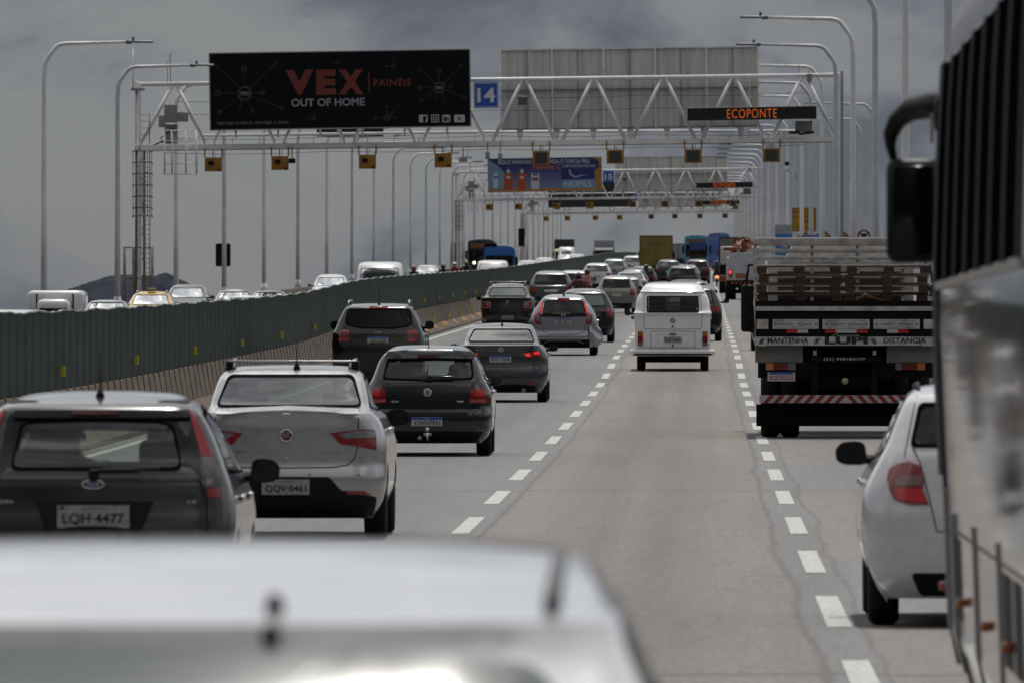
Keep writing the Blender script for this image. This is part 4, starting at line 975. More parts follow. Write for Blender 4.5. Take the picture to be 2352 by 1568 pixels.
def lens(car, root, kind, P, m, name, both=True, off=.008, grid=.04, parent_name=None):
    a = car.panel(root, kind, P, m, name, off, .014, grid)
    if both: car.panel(root, kind, mirror(P), m, name, off, .014, grid)
    return a
def glazing(car, root, rearP, sideP, frontP, gr=None, gs=None, gf=None, frit=.03, detail=True, seal=True):
    """fits panes into openings already cut in the body"""
    if rearP: 
        car.panel(root, 'rear', rearP, gr or G_TINT, 'rear_window', .004, 0, .08)
        if seal: car.ring(root, 'rear', rearP, -.004, frit, M_SEAL, 'window_seal', .007)
    for P in sideP:
        for kd in ('left', 'right'):
            car.panel(root, kd, P, gs or G_DARK, 'side_window', .004, 0, .12)
            if seal: car.ring(root, kd, P, -.012, .014, M_SEAL, 'window_seal', .007)
    if frontP:
        car.panel(root, 'front', frontP, gf or G_CLEAR, 'windscreen', .004, 0, .1)
        if seal: car.ring(root, 'front', frontP, -.004, .03, M_SEAL, 'window_seal', .007)
def cutlist(rearP, sideP, frontP, k=.02):
    c = []
    if rearP: c.append(('rear', shrink(rearP, k)))
    for P in sideP: c.append(('side', shrink(P, k*.8)))
    if frontP: c.append(('front', shrink(frontP, k)))
    return c
def door_lines(car, root, ys, z0, z1):
    for kd in ('left', 'right'):
        for y in ys: car.line(root, kd, [(y, z0), (y+.03, z1)], .008)
        for y in ys[:-1]: p = car.side(y+.22, z1-.12, 1 if kd == 'right' else -1); sg = 1 if kd == 'right' else -1; MB().box(min(p.x, p.x+sg*.03), max(p.x, p.x+sg*.03), y+.14, y+.32, z1-.14, z1-.10, bev=.01).build('door_handle', M_CHR, root)
def zmapper(kx, cx, kz, z0):
    return lambda zx, zy: ((zx-cx)*kx, (z0-zy)*kz)
def mp_(f, pts): return [f(*p) for p in pts]
def emblem_ring(root, c, r, m=None, th=.009, sx=1.0, name='emblem'):
    pts = [(c[0]+r*sx*math.cos(2*PI*k/24), c[1], c[2]+r*math.sin(2*PI*k/24)) for k in range(25)]
    return MB().tube(pts, th, 6, cap=False).build(name, m or M_CHR, root)

# ---- 1. dark grey hatchback behind the blurred roof (tall pillar lamps)
P_DG = paint('dark_grey', (0.010, 0.0105, 0.013), .4, .28)
hk = [(.20, .12, 3.75, .72, .16), (.32, .03, 3.85, .79, .2), (.55, .0, 3.9, .83, .22), (.70, .02, 3.88, .84, .22), (.80, .05, 3.7, .835, .2), (.955, .075, 3.05, .80, .19), (.985, .092, 2.95, .788, .18),
      (1.10, .20, 2.6, .745, .16), (1.25, .28, 2.25, .68, .14), (1.355, .33, 2.0, .615, .12), (1.385, .36, 1.95, .585, .12), (1.43, .62, 1.85, .52, .2), (1.465, 1.0, 1.8, .42, .3), (1.48, 1.3, 1.7, .2, .3)]
c = Car(hk, bow=.06); f = zmapper(.0006975, 793, .26855/385, (1469-861.3)/.26855)
root = place('hatchback', 'dark hatchback with tall pillar lamps and plate LQH-4477, just behind the blurred car roof', (213-VX)/385, 385, L=3.9)
rw = rpoly(mp_(f, [(70, 805), (150, 420), (250, 400), (793, 385), (1360, 400), (1460, 440), (1545, 805)]), .05)
swin = [rpoly([(.55, 1.0), (.75, 1.33), (1.55, 1.38), (1.6, .98)], .05), rpoly([(1.68, .98), (1.63, 1.38), (2.15, 1.33), (2.75, .98)], .05)]
fw = rpoly([(-.66, 1.0), (-.52, 1.38), (.52, 1.38), (.66, 1.0)], .05)
c.body(root, P_DG, cutlist(rw, swin, fw))
band = mp_(f, [(-5, 880), (95, 375), (1590, 365), (1690, 860)])
glazing(c, root, rw, swin, fw, gr=glass('hatch_glass', (.85, .90, .86), .94, ior=1.8), gs=G_TINT, frit=.012)
c.ring(root, 'rear', rpoly(mp_(f, [(0, 850), (95, 385), (793, 372), (1560, 385), (1665, 850)]), .04), -.045, .07, mat('tinted_border', (.006, .0065, .007), .3, spec=.3), 'window_border', .005)
c.panel(root, 'rear', mp_(f, [(85, 378), (100, 322), (793, 316), (1575, 322), (1600, 378)]), M_BLK, 'spoiler', .03, .05)
c.panel(root, 'rear', mp_(f, [(590, 355), (590, 322), (980, 322), (980, 355)]), mat('dark_red_lens', (.06, .005, .006), .2), 'brake_light', .036, .01)
lp = mp_(f, [(1578, 300), (1612, 300), (1700, 450), (1745, 560), (1806, 695), (1700, 690), (1650, 520)])
lens(c, root, 'rear', lp, M_RED, 'tail_light'); lens(c, root, 'rear', mp_(f, [(1700, 697), (1808, 700), (1845, 800), (1870, 955), (1755, 955)]), M_SMK, 'reverse_light'); lens(c, root, 'rear', mp_(f, [(1757, 960), (1873, 960), (1882, 1045), (1762, 1045)]), M_RED, 'tail_light')
c.line(root, 'rear', mp_(f, [(20, 884), (1690, 868)]), .009, mat('crease_line', (.06, .06, .07), .45), 'tailgate_edge', .004); c.line(root, 'rear', mp_(f, [(1690, 860), (1762, 1070), (1770, 1400)]), .01); c.line(root, 'rear', mirror(mp_(f, [(1690, 860), (1762, 1070), (1770, 1400)])), .01)
c.panel(root, 'rear', mp_(f, [(290, 1075), (1310, 1075), (1200, 1340), (390, 1340)]), M_BLK, 'plate_recess', .003, .002)
plate(c, root, 0, .738, 'LQH·4477', .432, .137, 'old', off=.012)
pe = c.on('rear', -.003, .93, .012); mb = MB(); mb.lathe([(-.008, .001), (-.008, .9), (.004, 1.0)], (0, 0, 0), 'y', 28); mb.v = [(x*.066+pe.x, y+pe.y, z*.026+.93) for x, y, z in mb.v]; em = mb.build('emblem', mat('emblem_blue', (.02, .045, .13), .25, .3, .8), root)
emblem_ring(em, (pe.x, pe.y-.010, .93), .0255, sx=2.55, th=.004, name='emblem_rim'); text('Ford', 'emblem_lettering', M_CHR, em, (pe.x, pe.y-.012, .93), .075, .026, shear=.3)
for s_, a, b_ in (('FIESTA', -65, 105), ('1.6', 1600, 1670)):
    xx = f((a+b_)/2, 1080); q = c.on('rear', xx[0], xx[1], .008); text(s_, 'badge', M_CHR, root, (q.x, q.y-.004, q.z), (b_-a)*.0007, .022, bold=.02)
mb = MB(); a = c.on('rear', 0, .975, .02); mb.box(-.03, .03, a.y-.03, a.y+.03, .95, 1.02, bev=.012); mb.tube([(-.01, a.y-.02, 1.0), (.05, a.y-.03, 1.015), (.40, a.y+.0, 1.022)], .011, 6); mb.box(-.01, .28, a.y-.03, a.y-.005, .995, 1.012, bev=.004); mb.build('rear_wiper', M_BLK, root)
antenna(root, .8, 1.45, .30, .02); door_lines(c, root, [1.0, 2.15, 3.0], .35, .95)
mirror_pair(c, root, 2.62, .98, .925, M_BLK, .19, .15); cabin(root, c, .62, .8, (.95, 1.95), 1.27, .22, hw=.135); c.running_gear(root, .735)
for kd in ('left', 'right'): c.line(root, kd, [(.55, 1.415), (1.0, 1.43), (1.9, 1.425)], .012, M_BLK, 'roof_gutter', .006)

# ---- 2. silver sedan with roof bars
P_SV = paint('silver', (0.42, 0.425, 0.44), .75, .30)
hk = [(.19, .14, 4.1, .72, .2), (.30, .03, 4.2, .80, .24), (.46, .0, 4.25, .845, .26), (.56, .0, 4.25, .85, .26), (.62, .035, 4.2, .85, .26), (.80, .055, 4.0, .85, .24), (.98, .07, 3.4, .815, .24), (1.05, .062, 3.3, .775, .24), (1.088, .06, 3.2, .735, .22),
      (1.105, .12, 3.1, .715, .2), (1.12, .42, 3.05, .70, .2), (1.135, .55, 3.0, .69, .16), (1.25, .80, 2.75, .665, .14), (1.41, 1.12, 2.45, .61, .12), (1.45, 1.25, 2.3, .565, .14), (1.485, 1.5, 2.2, .46, .2), (1.495, 1.7, 2.1, .25, .2)]
c = Car(hk, bow=.08, wheels=(.80, 3.3)); f = zmapper(.0016824, 1460, .0016824, 825); g = zmapper(1/268, 658, 1/268, 1233)
root = place('sedan', 'silver sedan with roof bars and plate ending 0461, between two dark hatchbacks', (657-VX)/268, 268, L=4.25)
rw = rpoly([(-.665, 1.135), (-.535, 1.385), (.535, 1.385), (.665, 1.135)], .05); rw = rpoly([(-.635, 1.138), (-.54, 1.41), (.54, 1.41), (.635, 1.138)], .05)
swin = [rpoly([(1.0, 1.14), (1.35, 1.37), (2.0, 1.40), (2.05, 1.10)], .05), rpoly([(2.12, 1.10), (2.07, 1.40), (2.55, 1.36), (3.0, 1.1)], .05)]
fw = rpoly([(-.64, 1.1), (-.54, 1.38), (.54, 1.38), (.64, 1.1)], .05)
c.body(root, P_SV, cutlist(rw, swin, fw)); glazing(c, root, rw, swin, fw, gr=glass('sedan_glass', (.30, .34, .33), .6, ior=2.4), gs=G_DARK, frit=.018)
for s_ in (1, -1):
    o = mp_(f, [(1683, 278), (1810, 262), (1850, 258), (1912, 262), (1924, 300), (1922, 366), (1820, 345), (1735, 335)])
    i_ = mp_(f, [(1725, 284), (1805, 268), (1915, 268), (1918, 300), (1760, 306)])
    c.panel(root, 'rear', o if s_ > 0 else mirror(o), M_RED, 'tail_light', .008, .014, .05); c.panel(root, 'rear', i_ if s_ > 0 else mirror(i_), M_CLR, 'indicator_lens', .013, .006, .05)
    o = mp_(f, [(1757, 570), (1860, 572), (1895, 592), (1775, 588)]); c.panel(root, 'rear', o if s_ > 0 else mirror(o), M_RED, 'reflector', .006, .01)
    c.line(root, 'rear', [(s_*x_, z_) for x_, z_ in mp_(f, [(1826, 165), (1826, 340), (1805, 410), (1770, 440), (1700, 452), (1460, 455)])], .009)
c.panel(root, 'rear', rpoly(mp_(f, [(1240, 500), (1680, 500), (1740, 570), (1935, 605), (1930, 700), (1840, 715), (1080, 715), (990, 700), (985, 605), (1180, 570)]), .03), M_BLK, 'bumper_trim', .005, .01)
plate(c, root, -.004, .46, 'QQV·0461', .41, .132, 'old', off=.012)
c.panel(root, 'rear', mp_(f, [(1100, 166), (1460, 152), (1825, 166), (1825, 182), (1460, 172), (1100, 182)]), P_SV, 'boot_lip', .02, .03)
pe = c.on('rear', 0, .90, .01); mb = MB(); mb.lathe([(-.006, .0), (-.006, .046), (.004, .052)], (0, pe.y, .90), 'y', 24); em = mb.build('emblem', mat('emblem_red', (.09, .012, .02), .3, .2, .5), root); emblem_ring(em, (0, pe.y-.006, .90), .05, th=.006, name='emblem_rim'); text('FIAT', 'emblem_lettering', M_CHR, em, (0, pe.y-.01, .90), .062, .036)
text('GRAND SIENA', 'badge', M_CAB if False else mat('badge_grey', (.2, .2, .2), .3, .5), root, tuple(c.on('rear', f(1240, 372)[0], f(1240, 372)[1], .006)), .14, .016); text('ATTRACTIVE', 'badge', MATS['badge_grey'], root, tuple(c.on('rear', f(1688, 378)[0], f(1688, 378)[1], .006)), .13, .013)
mb = MB(); q = c.on('rear', 0, .71, .006); mb.tube([(0, q.y-.006, .71), (0, q.y+.01, .71)], .014, 10); mb.build('boot_lock', M_CHR, root)
for x_ in (-.48, -.2, .2, .62): q = c.on('rear', x_, .565, .002); MB().tube([(x_, q.y-.003, .565), (x_, q.y+.01, .565)], .011, 8).build('parking_sensor', mat('sensor_grey', (.2, .2, .2), .4), root)
# roof bars
mb = MB()
for sg in (-1, 1): mb.tube([(sg*.50, 1.42, 1.47), (sg*.515, 1.5, 1.52), (sg*.53, 2.3, 1.54), (sg*.52, 2.5, 1.47)], .014, 6); 
mb.box(-.56, .56, 1.48, 1.55, 1.522, 1.538, bev=.007); mb.box(-.56, .56, 2.2, 2.27, 1.515, 1.53, bev=.007); mb.build('roof_bar', mat('bar_aluminium', (.30, .30, .32), .35, .8), root)
for sg in (-1, 1): MB().box(sg*.545-.035, sg*.545+.035, 1.44, 1.6, 1.44, 1.535, bev=.015).build('bar_foot', M_BLK, root)
antenna(root, 1.3, 1.475, .26, .03, .045); door_lines(c, root, [1.25, 2.1, 3.1], .35, 1.05); mirror_pair(c, root, 2.85, 1.03, .885, M_BLK, .20, .145)
cabin(root, c, .62, .85, (1.35, 2.2), 1.26, .17); c.running_gear(root, .745)

# ---- 3. dark grey hatchback with tow bar
P_GD = paint('graphite', (0.010, 0.0130, 0.016), .5, .28)
hk = [(.17, .12, 3.7, .70, .2), (.25, .05, 3.8, .775, .24), (.33, .01, 3.85, .81, .25), (.45, .0, 3.89, .822, .25), (.58, .01, 3.89, .828, .25), (.62, .05, 3.85, .828, .25), (.80, .055, 3.6, .828, .23), (.90, .07, 3.2, .795, .22), (.95, .08, 3.0, .765, .2), (1.00, .11, 2.9, .735, .18),
      (1.12, .20, 2.6, .69, .16), (1.25, .30, 2.3, .64, .14), (1.30, .31, 2.15, .605, .13), (1.34, .34, 2.05, .57, .14), (1.40, .62, 1.95, .50, .18), (1.435, 1.0, 1.85, .40, .25), (1.445, 1.3, 1.7, .2, .2)]
c = Car(hk, bow=.06); K = .0016645; f = zmapper(K, 1000, K, 1328)
root = place('hatchback', 'dark graphite hatchback with a chrome tow ball and plate KWN7F61', (982-VX)/176, 176, L=3.89)
rw = rpoly(mp_(f, [(648, 712), (680, 575), (800, 568), (1200, 568), (1343, 575), (1358, 705), (1340, 722), (1000, 740), (660, 722)]), .02)
swin = [rpoly([(.6, 1.02), (.85, 1.30), (1.55, 1.34), (1.6, .98)], .05), rpoly([(1.68, .98), (1.63, 1.34), (2.1, 1.31), (2.75, .96)], .05)]
fw = rpoly([(-.64, 1.0), (-.5, 1.33), (.5, 1.33), (.64, 1.0)], .05)
c.body(root, P_GD, cutlist(rw, swin, fw)); glazing(c, root, rw, swin, fw, gr=glass('hatch_glass2', (.60, .64, .60), .85, ior=1.65), gs=G_TINT, frit=.022)
c.panel(root, 'rear', mp_(f, [(672, 556), (690, 530), (1000, 508), (1330, 530), (1350, 556), (1345, 572), (1000, 560), (680, 572)]), P_GD, 'spoiler', .05, .06)
c.panel(root, 'rear', mp_(f, [(920, 560), (920, 545), (1085, 545), (1085, 560)]), MATS['dark_red_lens'], 'brake_light', .056, .006)
lp = mp_(f, [(1340, 787), (1462, 787), (1480, 850), (1478, 905), (1440, 912), (1322, 908)])
lens(c, root, 'rear', lp, M_RED, 'tail_light'); lens(c, root, 'rear', mp_(f, [(1365, 815), (1445, 815), (1440, 860), (1372, 860)]), mat('bright_red_lens', (.5, .02, .02), .15, 0, .6), 'brake_lens', off=.012); lens(c, root, 'rear', mp_(f, [(1328, 880), (1455, 880), (1455, 905), (1330, 905)]), mat('pink_lens', (.32, .08, .08), .2, 0, .6), 'reverse_light', off=.011)
for s_ in (1, -1): c.line(root, 'rear', [(s_*x_, z_) for x_, z_ in mp_(f, [(1366, 730), (1340, 790), (1320, 900), (1300, 945), (1240, 957), (1000, 958)])], .008)
c.panel(root, 'rear', mp_(f, [(700, 1125), (870, 1130), (1130, 1130), (1440, 1135), (1415, 1175), (1360, 1215), (640, 1215), (600, 1175)]), M_BLK, 'bumper_trim', .004, .008)
c.panel(root, 'rear', rpoly(mp_(f, [(830, 1010), (1160, 1010), (1220, 1088), (770, 1088)]), .02), P_GD, 'plate_recess', .004, .004)
plate(c, root, -.008, .457, 'KWN7F61', .40, .115, 'new', off=.012)
pe = c.on('rear', 0, .837, .012); mb = MB(); mb.lathe([(-.003, 0), (-.003, .048), (.005, .05)], (0, pe.y, .837), 'y', 24); em = mb.build('emblem', mat('emblem_dark', (.02, .025, .06), .3, .3), root); emblem_ring(em, (0, pe.y-.006, .837), .049, th=.006, name='emblem_rim')
def vw(par, y, z, r, m=M_CHR, th=.0055):
    mb = MB(); mb.tube([(-r*.42, y, z+r*.85), (0, y, z+r*.10), (r*.42, y, z+r*.85)], th, 5); mb.tube([(-r*.85, y, z+r*.4), (-r*.38, y, z-r*.8), (0, y, z-r*.02), (r*.38, y, z-r*.8), (r*.85, y, z+r*.4)], th, 5); return mb.build('emblem_letters', m, par)
vw(em, pe.y-.008, .837, .047)
for s_, a, b_, zz_ in (('GOL', 714, 775, 897), ('MSI', 1230, 1280, 897)):
    q = c.on('rear', *f((a+b_)/2, zz_), .006); text(s_, 'badge', M_CHR, root, (q.x, q.y-.003, q.z), (b_-a)*K, .026, bold=.03)
mb = MB(); mb.tube([(0, .10, .20), (0, -.08, .22), (0, -.10, .27), (0, -.10, .31)], .018, 8); mb.ball((0, -.10, .355), .03, 12); mb.build('tow_bar', M_CHR, root)
MB().box(-.05, .05, -.07, -.02, .27, .31, bev=.01).build('tow_bracket', mat('bracket_white', (.45, .45, .45), .5), root); MB().ball((-.10, -.03, .24), .03, 10).build('tow_socket', M_CAB if False else m_cab, root)
a = c.on('rear', .03, 1.0, .02); mb = MB(); mb.box(-.01, .06, a.y-.03, a.y+.02, .985, 1.05, bev=.012); mb.box(.0, .34, a.y-.03, a.y+.0, 1.025, 1.052, bev=.012); mb.build('rear_wiper', mat('wiper_gloss', (.01, .01, .01), .15), root)
antenna(root, .42, 1.375, .26, -.02, .005); door_lines(c, root, [1.0, 2.1, 3.0], .32, .95); mirror_pair(c, root, 2.55, .965, .86, P_GD, .18, .13)
cabin(root, c, .6, .78, (.95, 1.9), 1.19, .17); c.running_gear(root, .72)
MB().tube([(-.42, .05, .20), (-.42, .4, .22)], .035, 8).build('exhaust', m_ganr, root)
# ---- 4. black boxy SUV
P_BK = paint('black', (0.004, 0.0043, 0.0052), .2, .25)
hk = [(.24, .15, 3.9, .74, .2), (.36, .04, 4.1, .84, .22), (.50, .0, 4.2, .885, .24), (.80, .0, 4.22, .90, .24), (.98, .015, 4.18, .90, .22), (1.10, .045, 3.9, .895, .2), (1.20, .06, 3.3, .875, .18),
      (1.26, .09, 3.1, .845, .16), (1.45, .17, 2.75, .765, .14), (1.62, .24, 2.45, .68, .12), (1.68, .27, 2.3, .64, .12), (1.72, .36, 2.2, .60, .14), (1.755, .8, 2.1, .53, .25), (1.77, 1.3, 2.0, .3, .3)]
c = Car(hk, bow=.05, tyre=(.345, .21)); K = .001853; f = zmapper(K, 815, K, 1517)
root = place('suv', 'black boxy SUV with square red lamps and plate GBG5D82, beside the green fence', (868-VX)/118.6, 118.6, L=4.23)
rw = rpoly(mp_(f, [(475, 720), (490, 640), (520, 622), (1125, 622), (1150, 640), (1172, 765), (1130, 800), (980, 825), (640, 820), (500, 790), (470, 760)]), .02)
swin = [rpoly([(.5, 1.25), (.7, 1.62), (1.6, 1.66), (1.6, 1.2)], .05), rpoly([(1.68, 1.2), (1.68, 1.66), (2.3, 1.6), (2.95, 1.2)], .05)]
fw = rpoly([(-.70, 1.2), (-.60, 1.62), (.60, 1.62), (.70, 1.2)], .05)
c.body(root, P_BK, cutlist(rw, swin, fw)); glazing(c, root, rw, swin, fw, gr=glass('privacy_glass', (.05, .05, .055), .3, ior=1.32, body=(.005, .005, .006)), frit=.02)
for s_ in (1, -1):
    o = rpoly(mp_(f, [(840, 405), (945, 405), (945, 515), (840, 515)]), .03) if False else rpoly([(.55*1, 1.06), (.76, 1.06), (.76, 1.264), (.55, 1.264)], .035)
    P = rpoly([(s_*x_, z_) for x_, z_ in [(.555, 1.045), (.76, 1.045), (.76, 1.26), (.555, 1.26)]], .035)
    P = P if s_ > 0 else list(reversed(P)); P = [(x_+s_*.0, z_-.0) for x_, z_ in P]
    c.panel(root, 'rear', P, mat('deep_red_lens', (.10, .006, .007), .12, 0, .8), 'tail_light', .008, .014, .04); c.ring(root, 'rear', P, .018, .038, mat('bright_red_lens', (.5, .02, .02), .15, 0, .6), 'lamp_ring', .010)
    Q = shrink(P, .072); c.panel(root, 'rear', Q, mat('grey_lens', (.16, .10, .10), .2), 'reverse_light', .012, .006, .03)
c.panel(root, 'rear', mp_(f, [(720, 600), (915, 600), (905, 618), (730, 618)]), M_RED, 'brake_light', .02, .02)
mb = MB(); q = c.on('rear', 0, 1.70, .0); mb.box(-.085, .075, q.y-.03, q.y+.04, 1.692, 1.712, bev=.008); mb.build('spoiler_trim', M_CHR, root)
q = c.on('rear', 0, f(0, 862)[1], .01); text('Jeep', 'badge', M_CHR, root, (q.x, q.y-.004, q.z), .155, .062, bold=.03)
plate(c, root, -.003, 1.068, 'GBG5D82', .40, .13, 'new', off=.014)
c.panel(root, 'rear', rpoly(mp_(f, [(560, 895), (1065, 895), (1010, 1000), (640, 1000)]), .02), P_BK, 'plate_recess', .005, .004)
c.panel(root, 'rear', [(-.87, .26), (.87, .26), (.88, .78), (.6, .84), (-.6, .84), (-.88, .78)], mat('bumper_grey', (.016, .016, .017), .6, var=.2), 'bumper_trim', .004, .008)
for s_ in (1, -1): c.line(root, 'rear', [(s_*.70, 1.30), (s_*.545, 1.04), (s_*.56, .86)], .008)
for sg in (-1, 1): MB().tube([(sg*.60, .62, 1.72), (sg*.585, .68, 1.80), (sg*.575, .9, 1.825), (sg*.575, 2.2, 1.82), (sg*.585, 2.4, 1.72)], .02, 6).build('roof_rail', mat('rail_grey', (.25, .25, .27), .3, .7), root)
antenna(root, .75, 1.755, .30, .0); door_lines(c, root, [1.1, 2.3, 3.1], .42, 1.18); mirror_pair(c, root, 2.85, 1.34, .93, M_BLK, .18, .165)
cabin(root, c, .66, 1.0, (1.1, 2.1), 1.5, .2); c.running_gear(root, .78)

# ---- 5. grey sedan with arrow lamps
P_GY = paint('mid_grey', (0.042, 0.047, 0.057), .55, .3)
hk = [(.18, .12, 4.2, .72, .2), (.27, .04, 4.3, .79, .24), (.42, .0, 4.4, .855, .28), (.60, .02, 4.45, .87, .28), (.68, .05, 4.4, .868, .26), (.84, .07, 4.1, .865, .24), (.95, .063, 3.7, .81, .24), (1.00, .06, 3.5, .765, .22), (1.045, .05, 3.3, .72, .2),
      (1.06, .12, 3.2, .70, .2), (1.08, .45, 3.1, .69, .18), (1.10, .58, 3.0, .68, .16), (1.22, .90, 2.7, .645, .14), (1.34, 1.22, 2.45, .60, .12), (1.385, 1.35, 2.3, .565, .14), (1.43, 1.65, 2.15, .47, .2), (1.448, 1.9, 2.1, .25, .2)]
c = Car(hk, bow=.08, wheels=(.85, 3.5)); K = .0011625; f = zmapper(K, 405, .14648/126, (920-631.6)/.14648)
root = place('sedan', 'grey sedan with arrow shaped red lamps and plate RIZ1J84, ahead of the graphite hatchback', (1150-VX)/125, 125, L=4.45)
rw = rpoly([(-.62, 1.105), (-.52, 1.335), (.52, 1.335), (.62, 1.105)], .05)
swin = [rpoly([(1.1, 1.1), (1.45, 1.33), (2.1, 1.36), (2.15, 1.06)], .05), rpoly([(2.22, 1.06), (2.17, 1.36), (2.6, 1.33), (3.1, 1.05)], .05)]
fw = rpoly([(-.64, 1.08), (-.54, 1.34), (.54, 1.34), (.64, 1.08)], .05)
c.body(root, P_GY, cutlist(rw, swin, fw)); glazing(c, root, rw, swin, fw, gr=glass('sedan_glass_dark', (.2, .22, .22), .5, ior=1.7), gs=G_DARK, frit=.018)
smk = mp_(f, [(690, 1185), (760, 1175), (1040, 1160), (1050, 1240), (1040, 1285), (800, 1262), (730, 1225)])
lit = mp_(f, [(745, 1195), (915, 1172), (1020, 1165), (1025, 1245), (840, 1255), (800, 1245)])
for s_ in (1, -1):
    c.panel(root, 'rear', smk if s_ > 0 else mirror(smk), M_SMK, 'tail_light', .006, .014, .05); c.panel(root, 'rear', lit if s_ > 0 else mirror(lit), M_RED, 'tail_lens', .010, .006, .05)
    P = mp_(f, [(920, 1172), (1012, 1166), (1015, 1210), (925, 1215)]); c.panel(root, 'rear', P if s_ > 0 else mirror(P), M_REDL, 'brake_lens', .014, .004, .05)
    P = mp_(f, [(765, 1200), (860, 1190), (880, 1240), (815, 1245)]); c.panel(root, 'rear', P if s_ > 0 else mirror(P), M_REDL, 'brake_lens', .014, .004, .05)
    P = [(.46, .345), (.68, .345), (.66, .375), (.5, .375)]; c.panel(root, 'rear', P if s_ > 0 else mirror(P), M_RED, 'reflector', .006, .01)
    c.line(root, 'rear', [(s_*x_, z_) for x_, z_ in [(.60, 1.045), (.565, .94), (.55, .84), (.50, .70), (.42, .655), (0, .655)]], .008)
c.panel(root, 'rear', [(-.33, .905), (-.05, .915), (.05, .915), (.33, .905), (.33, .88), (-.33, .88)], P_GY, 'plate_ledge', .03, .03)
c.panel(root, 'rear', rpoly([(-.60, .17), (.60, .17), (.66, .30), (.36, .335), (-.36, .335), (-.66, .30)], .03), M_BLK, 'bumper_trim', .005, .01)
plate(c, root, -.008, .80, 'RIZ1J84', .40, .125, 'new', off=.014)
q = c.on('rear', .0, .965, .012); emblem_ring(root, (0, q.y, .965), .036, th=.005, sx=1.15); MB().box(-.05, .05, q.y-.008, q.y, .958, .972, bev=.002).build('emblem_bar', M_CHR, root)
q = c.on('rear', -.40, .965, .008); text('VERSA', 'badge', M_CHR, root, (q.x, q.y-.003, q.z), .12, .018)
antenna(root, 1.45, 1.40, .19, -.03); door_lines(c, root, [1.2, 2.2, 3.2], .33, 1.02); mirror_pair(c, root, 3.0, .985, .93, M_BLK, .17, .14)
cabin(root, c, .62, .82, (1.5, 2.3), 1.2, .17); c.running_gear(root, .755)
MB().tube([(.42, .03, .22), (.42, .4, .24)], .04, 8).build('exhaust', m_ganr, root)

# ---- 6. silver MPV with torn bumper corner
P_S2 = paint('bluish_silver', (0.27, 0.29, 0.32), .6, .3)
hk = [(.20, .16, 3.7, .70, .2), (.28, .06, 3.85, .78, .24), (.38, .01, 3.95, .835, .26), (.48, .0, 4.0, .842, .26), (.54, .02, 4.0, .845, .26), (.58, .06, 3.95, .845, .24), (.80, .08, 3.7, .845, .22), (1.0, .10, 3.3, .80, .2), (1.04, .13, 3.2, .785, .18),
      (1.2, .24, 2.75, .69, .15), (1.36, .36, 2.3, .575, .12), (1.40, .36, 2.2, .545, .12), (1.43, .40, 2.15, .52, .14), (1.48, .8, 2.0, .46, .2), (1.52, 1.3, 1.9, .3, .25)]
c = Car(hk, bow=.07); K = .0016026; f = zmapper(K, 1388, K, 1232)
root = place('hatchback', 'silver five door car with tall bent red lamps and a torn right bumper corner', (1294-VX)/91.5, 91.5, L=4.0)
rw = rpoly(mp_(f, [(1058, 590), (1095, 390), (1388, 382), (1690, 390), (1740, 590)]), .03)
swin = [rpoly([(.6, 1.06), (.85, 1.36), (1.7, 1.40), (1.7, 1.0)], .05), rpoly([(1.78, 1.0), (1.78, 1.40), (2.2, 1.36), (3.0, .98)], .05)]
fw = rpoly([(-.66, 1.02), (-.5, 1.36), (.5, 1.36), (.66, 1.02)], .05)
c.body(root, P_S2, cutlist(rw, swin, fw)); glazing(c, root, rw, swin, fw, gr=glass('brown_glass', (.24, .23, .22), .55), frit=.02)
L1 = mp_(f, [(1700, 398), (1728, 396), (1780, 545), (1848, 608), (1842, 700), (1815, 735), (1738, 748), (1745, 700), (1700, 590), (1735, 588)])
for s_ in (1, -1):
    for P, m, nm, o_ in ((mp_(f, [(1700, 398), (1726, 396), (1778, 560), (1740, 590)]), M_RED, 'tail_light', .008), (mp_(f, [(1740, 592), (1778, 562), (1848, 612), (1844, 690), (1822, 738), (1738, 750), (1758, 690)]), M_RED, 'tail_light', .009), (mp_(f, [(1762, 620), (1800, 625), (1812, 690), (1765, 700)]), M_CLR, 'reverse_light', .014)):
        c.panel(root, 'rear', P if s_ > 0 else mirror(P), m, nm, o_, .014, .04)
    P = mp_(f, [(1712, 405), (1724, 402), (1768, 560), (1752, 575)]); c.panel(root, 'rear', P if s_ > 0 else mirror(P), M_REDL, 'light_strip', .013, .004, .05)
    c.line(root, 'rear', [(s_*x_, z_) for x_, z_ in mp_(f, [(1758, 625), (1735, 740), (1700, 860), (1640, 900), (1388, 905)])], .010)
c.panel(root, 'rear', mp_(f, [(1015, 595), (1388, 592), (1760, 595), (1755, 628), (1560, 632), (1388, 636), (1200, 632), (1020, 628)]), M_BLK, 'garnish', .012, .014)
c.panel(root, 'rear', rpoly(mp_(f, [(1215, 600), (1260, 550), (1388, 540), (1450, 552), (1520, 600)]), .02), M_BLK, 'wiper_cover', .03, .03)
c.panel(root, 'rear', mp_(f, [(1280, 375), (1300, 352), (1480, 352), (1500, 375), (1470, 398), (1300, 398)]), M_RED, 'brake_light', .03, .03)
plate(c, root, 0, .858, 'LMO0E31', .40, .13, 'new', off=.014)
q = c.on('rear', 0, 1.007, .018); mb = MB(); mb.box(-.05, -.032, q.y-.01, q.y, .972, 1.042); mb.box(.032, .05, q.y-.01, q.y, .972, 1.042); mb.box(-.03, .03, q.y-.01, q.y, 1.0, 1.014); mb.build('emblem', M_CHR, root)
c.panel(root, 'rear', rpoly([(-.70, .19), (.70, .19), (.74, .40), (-.74, .40)], .03), M_BLK, 'bumper_trim', .006, .01)
for s_ in (1, -1): c.line(root, 'rear', [(0, .375), (s_*.38, .372), (s_*.50, .30)], .014, m_cab, 'trim_line', .014)
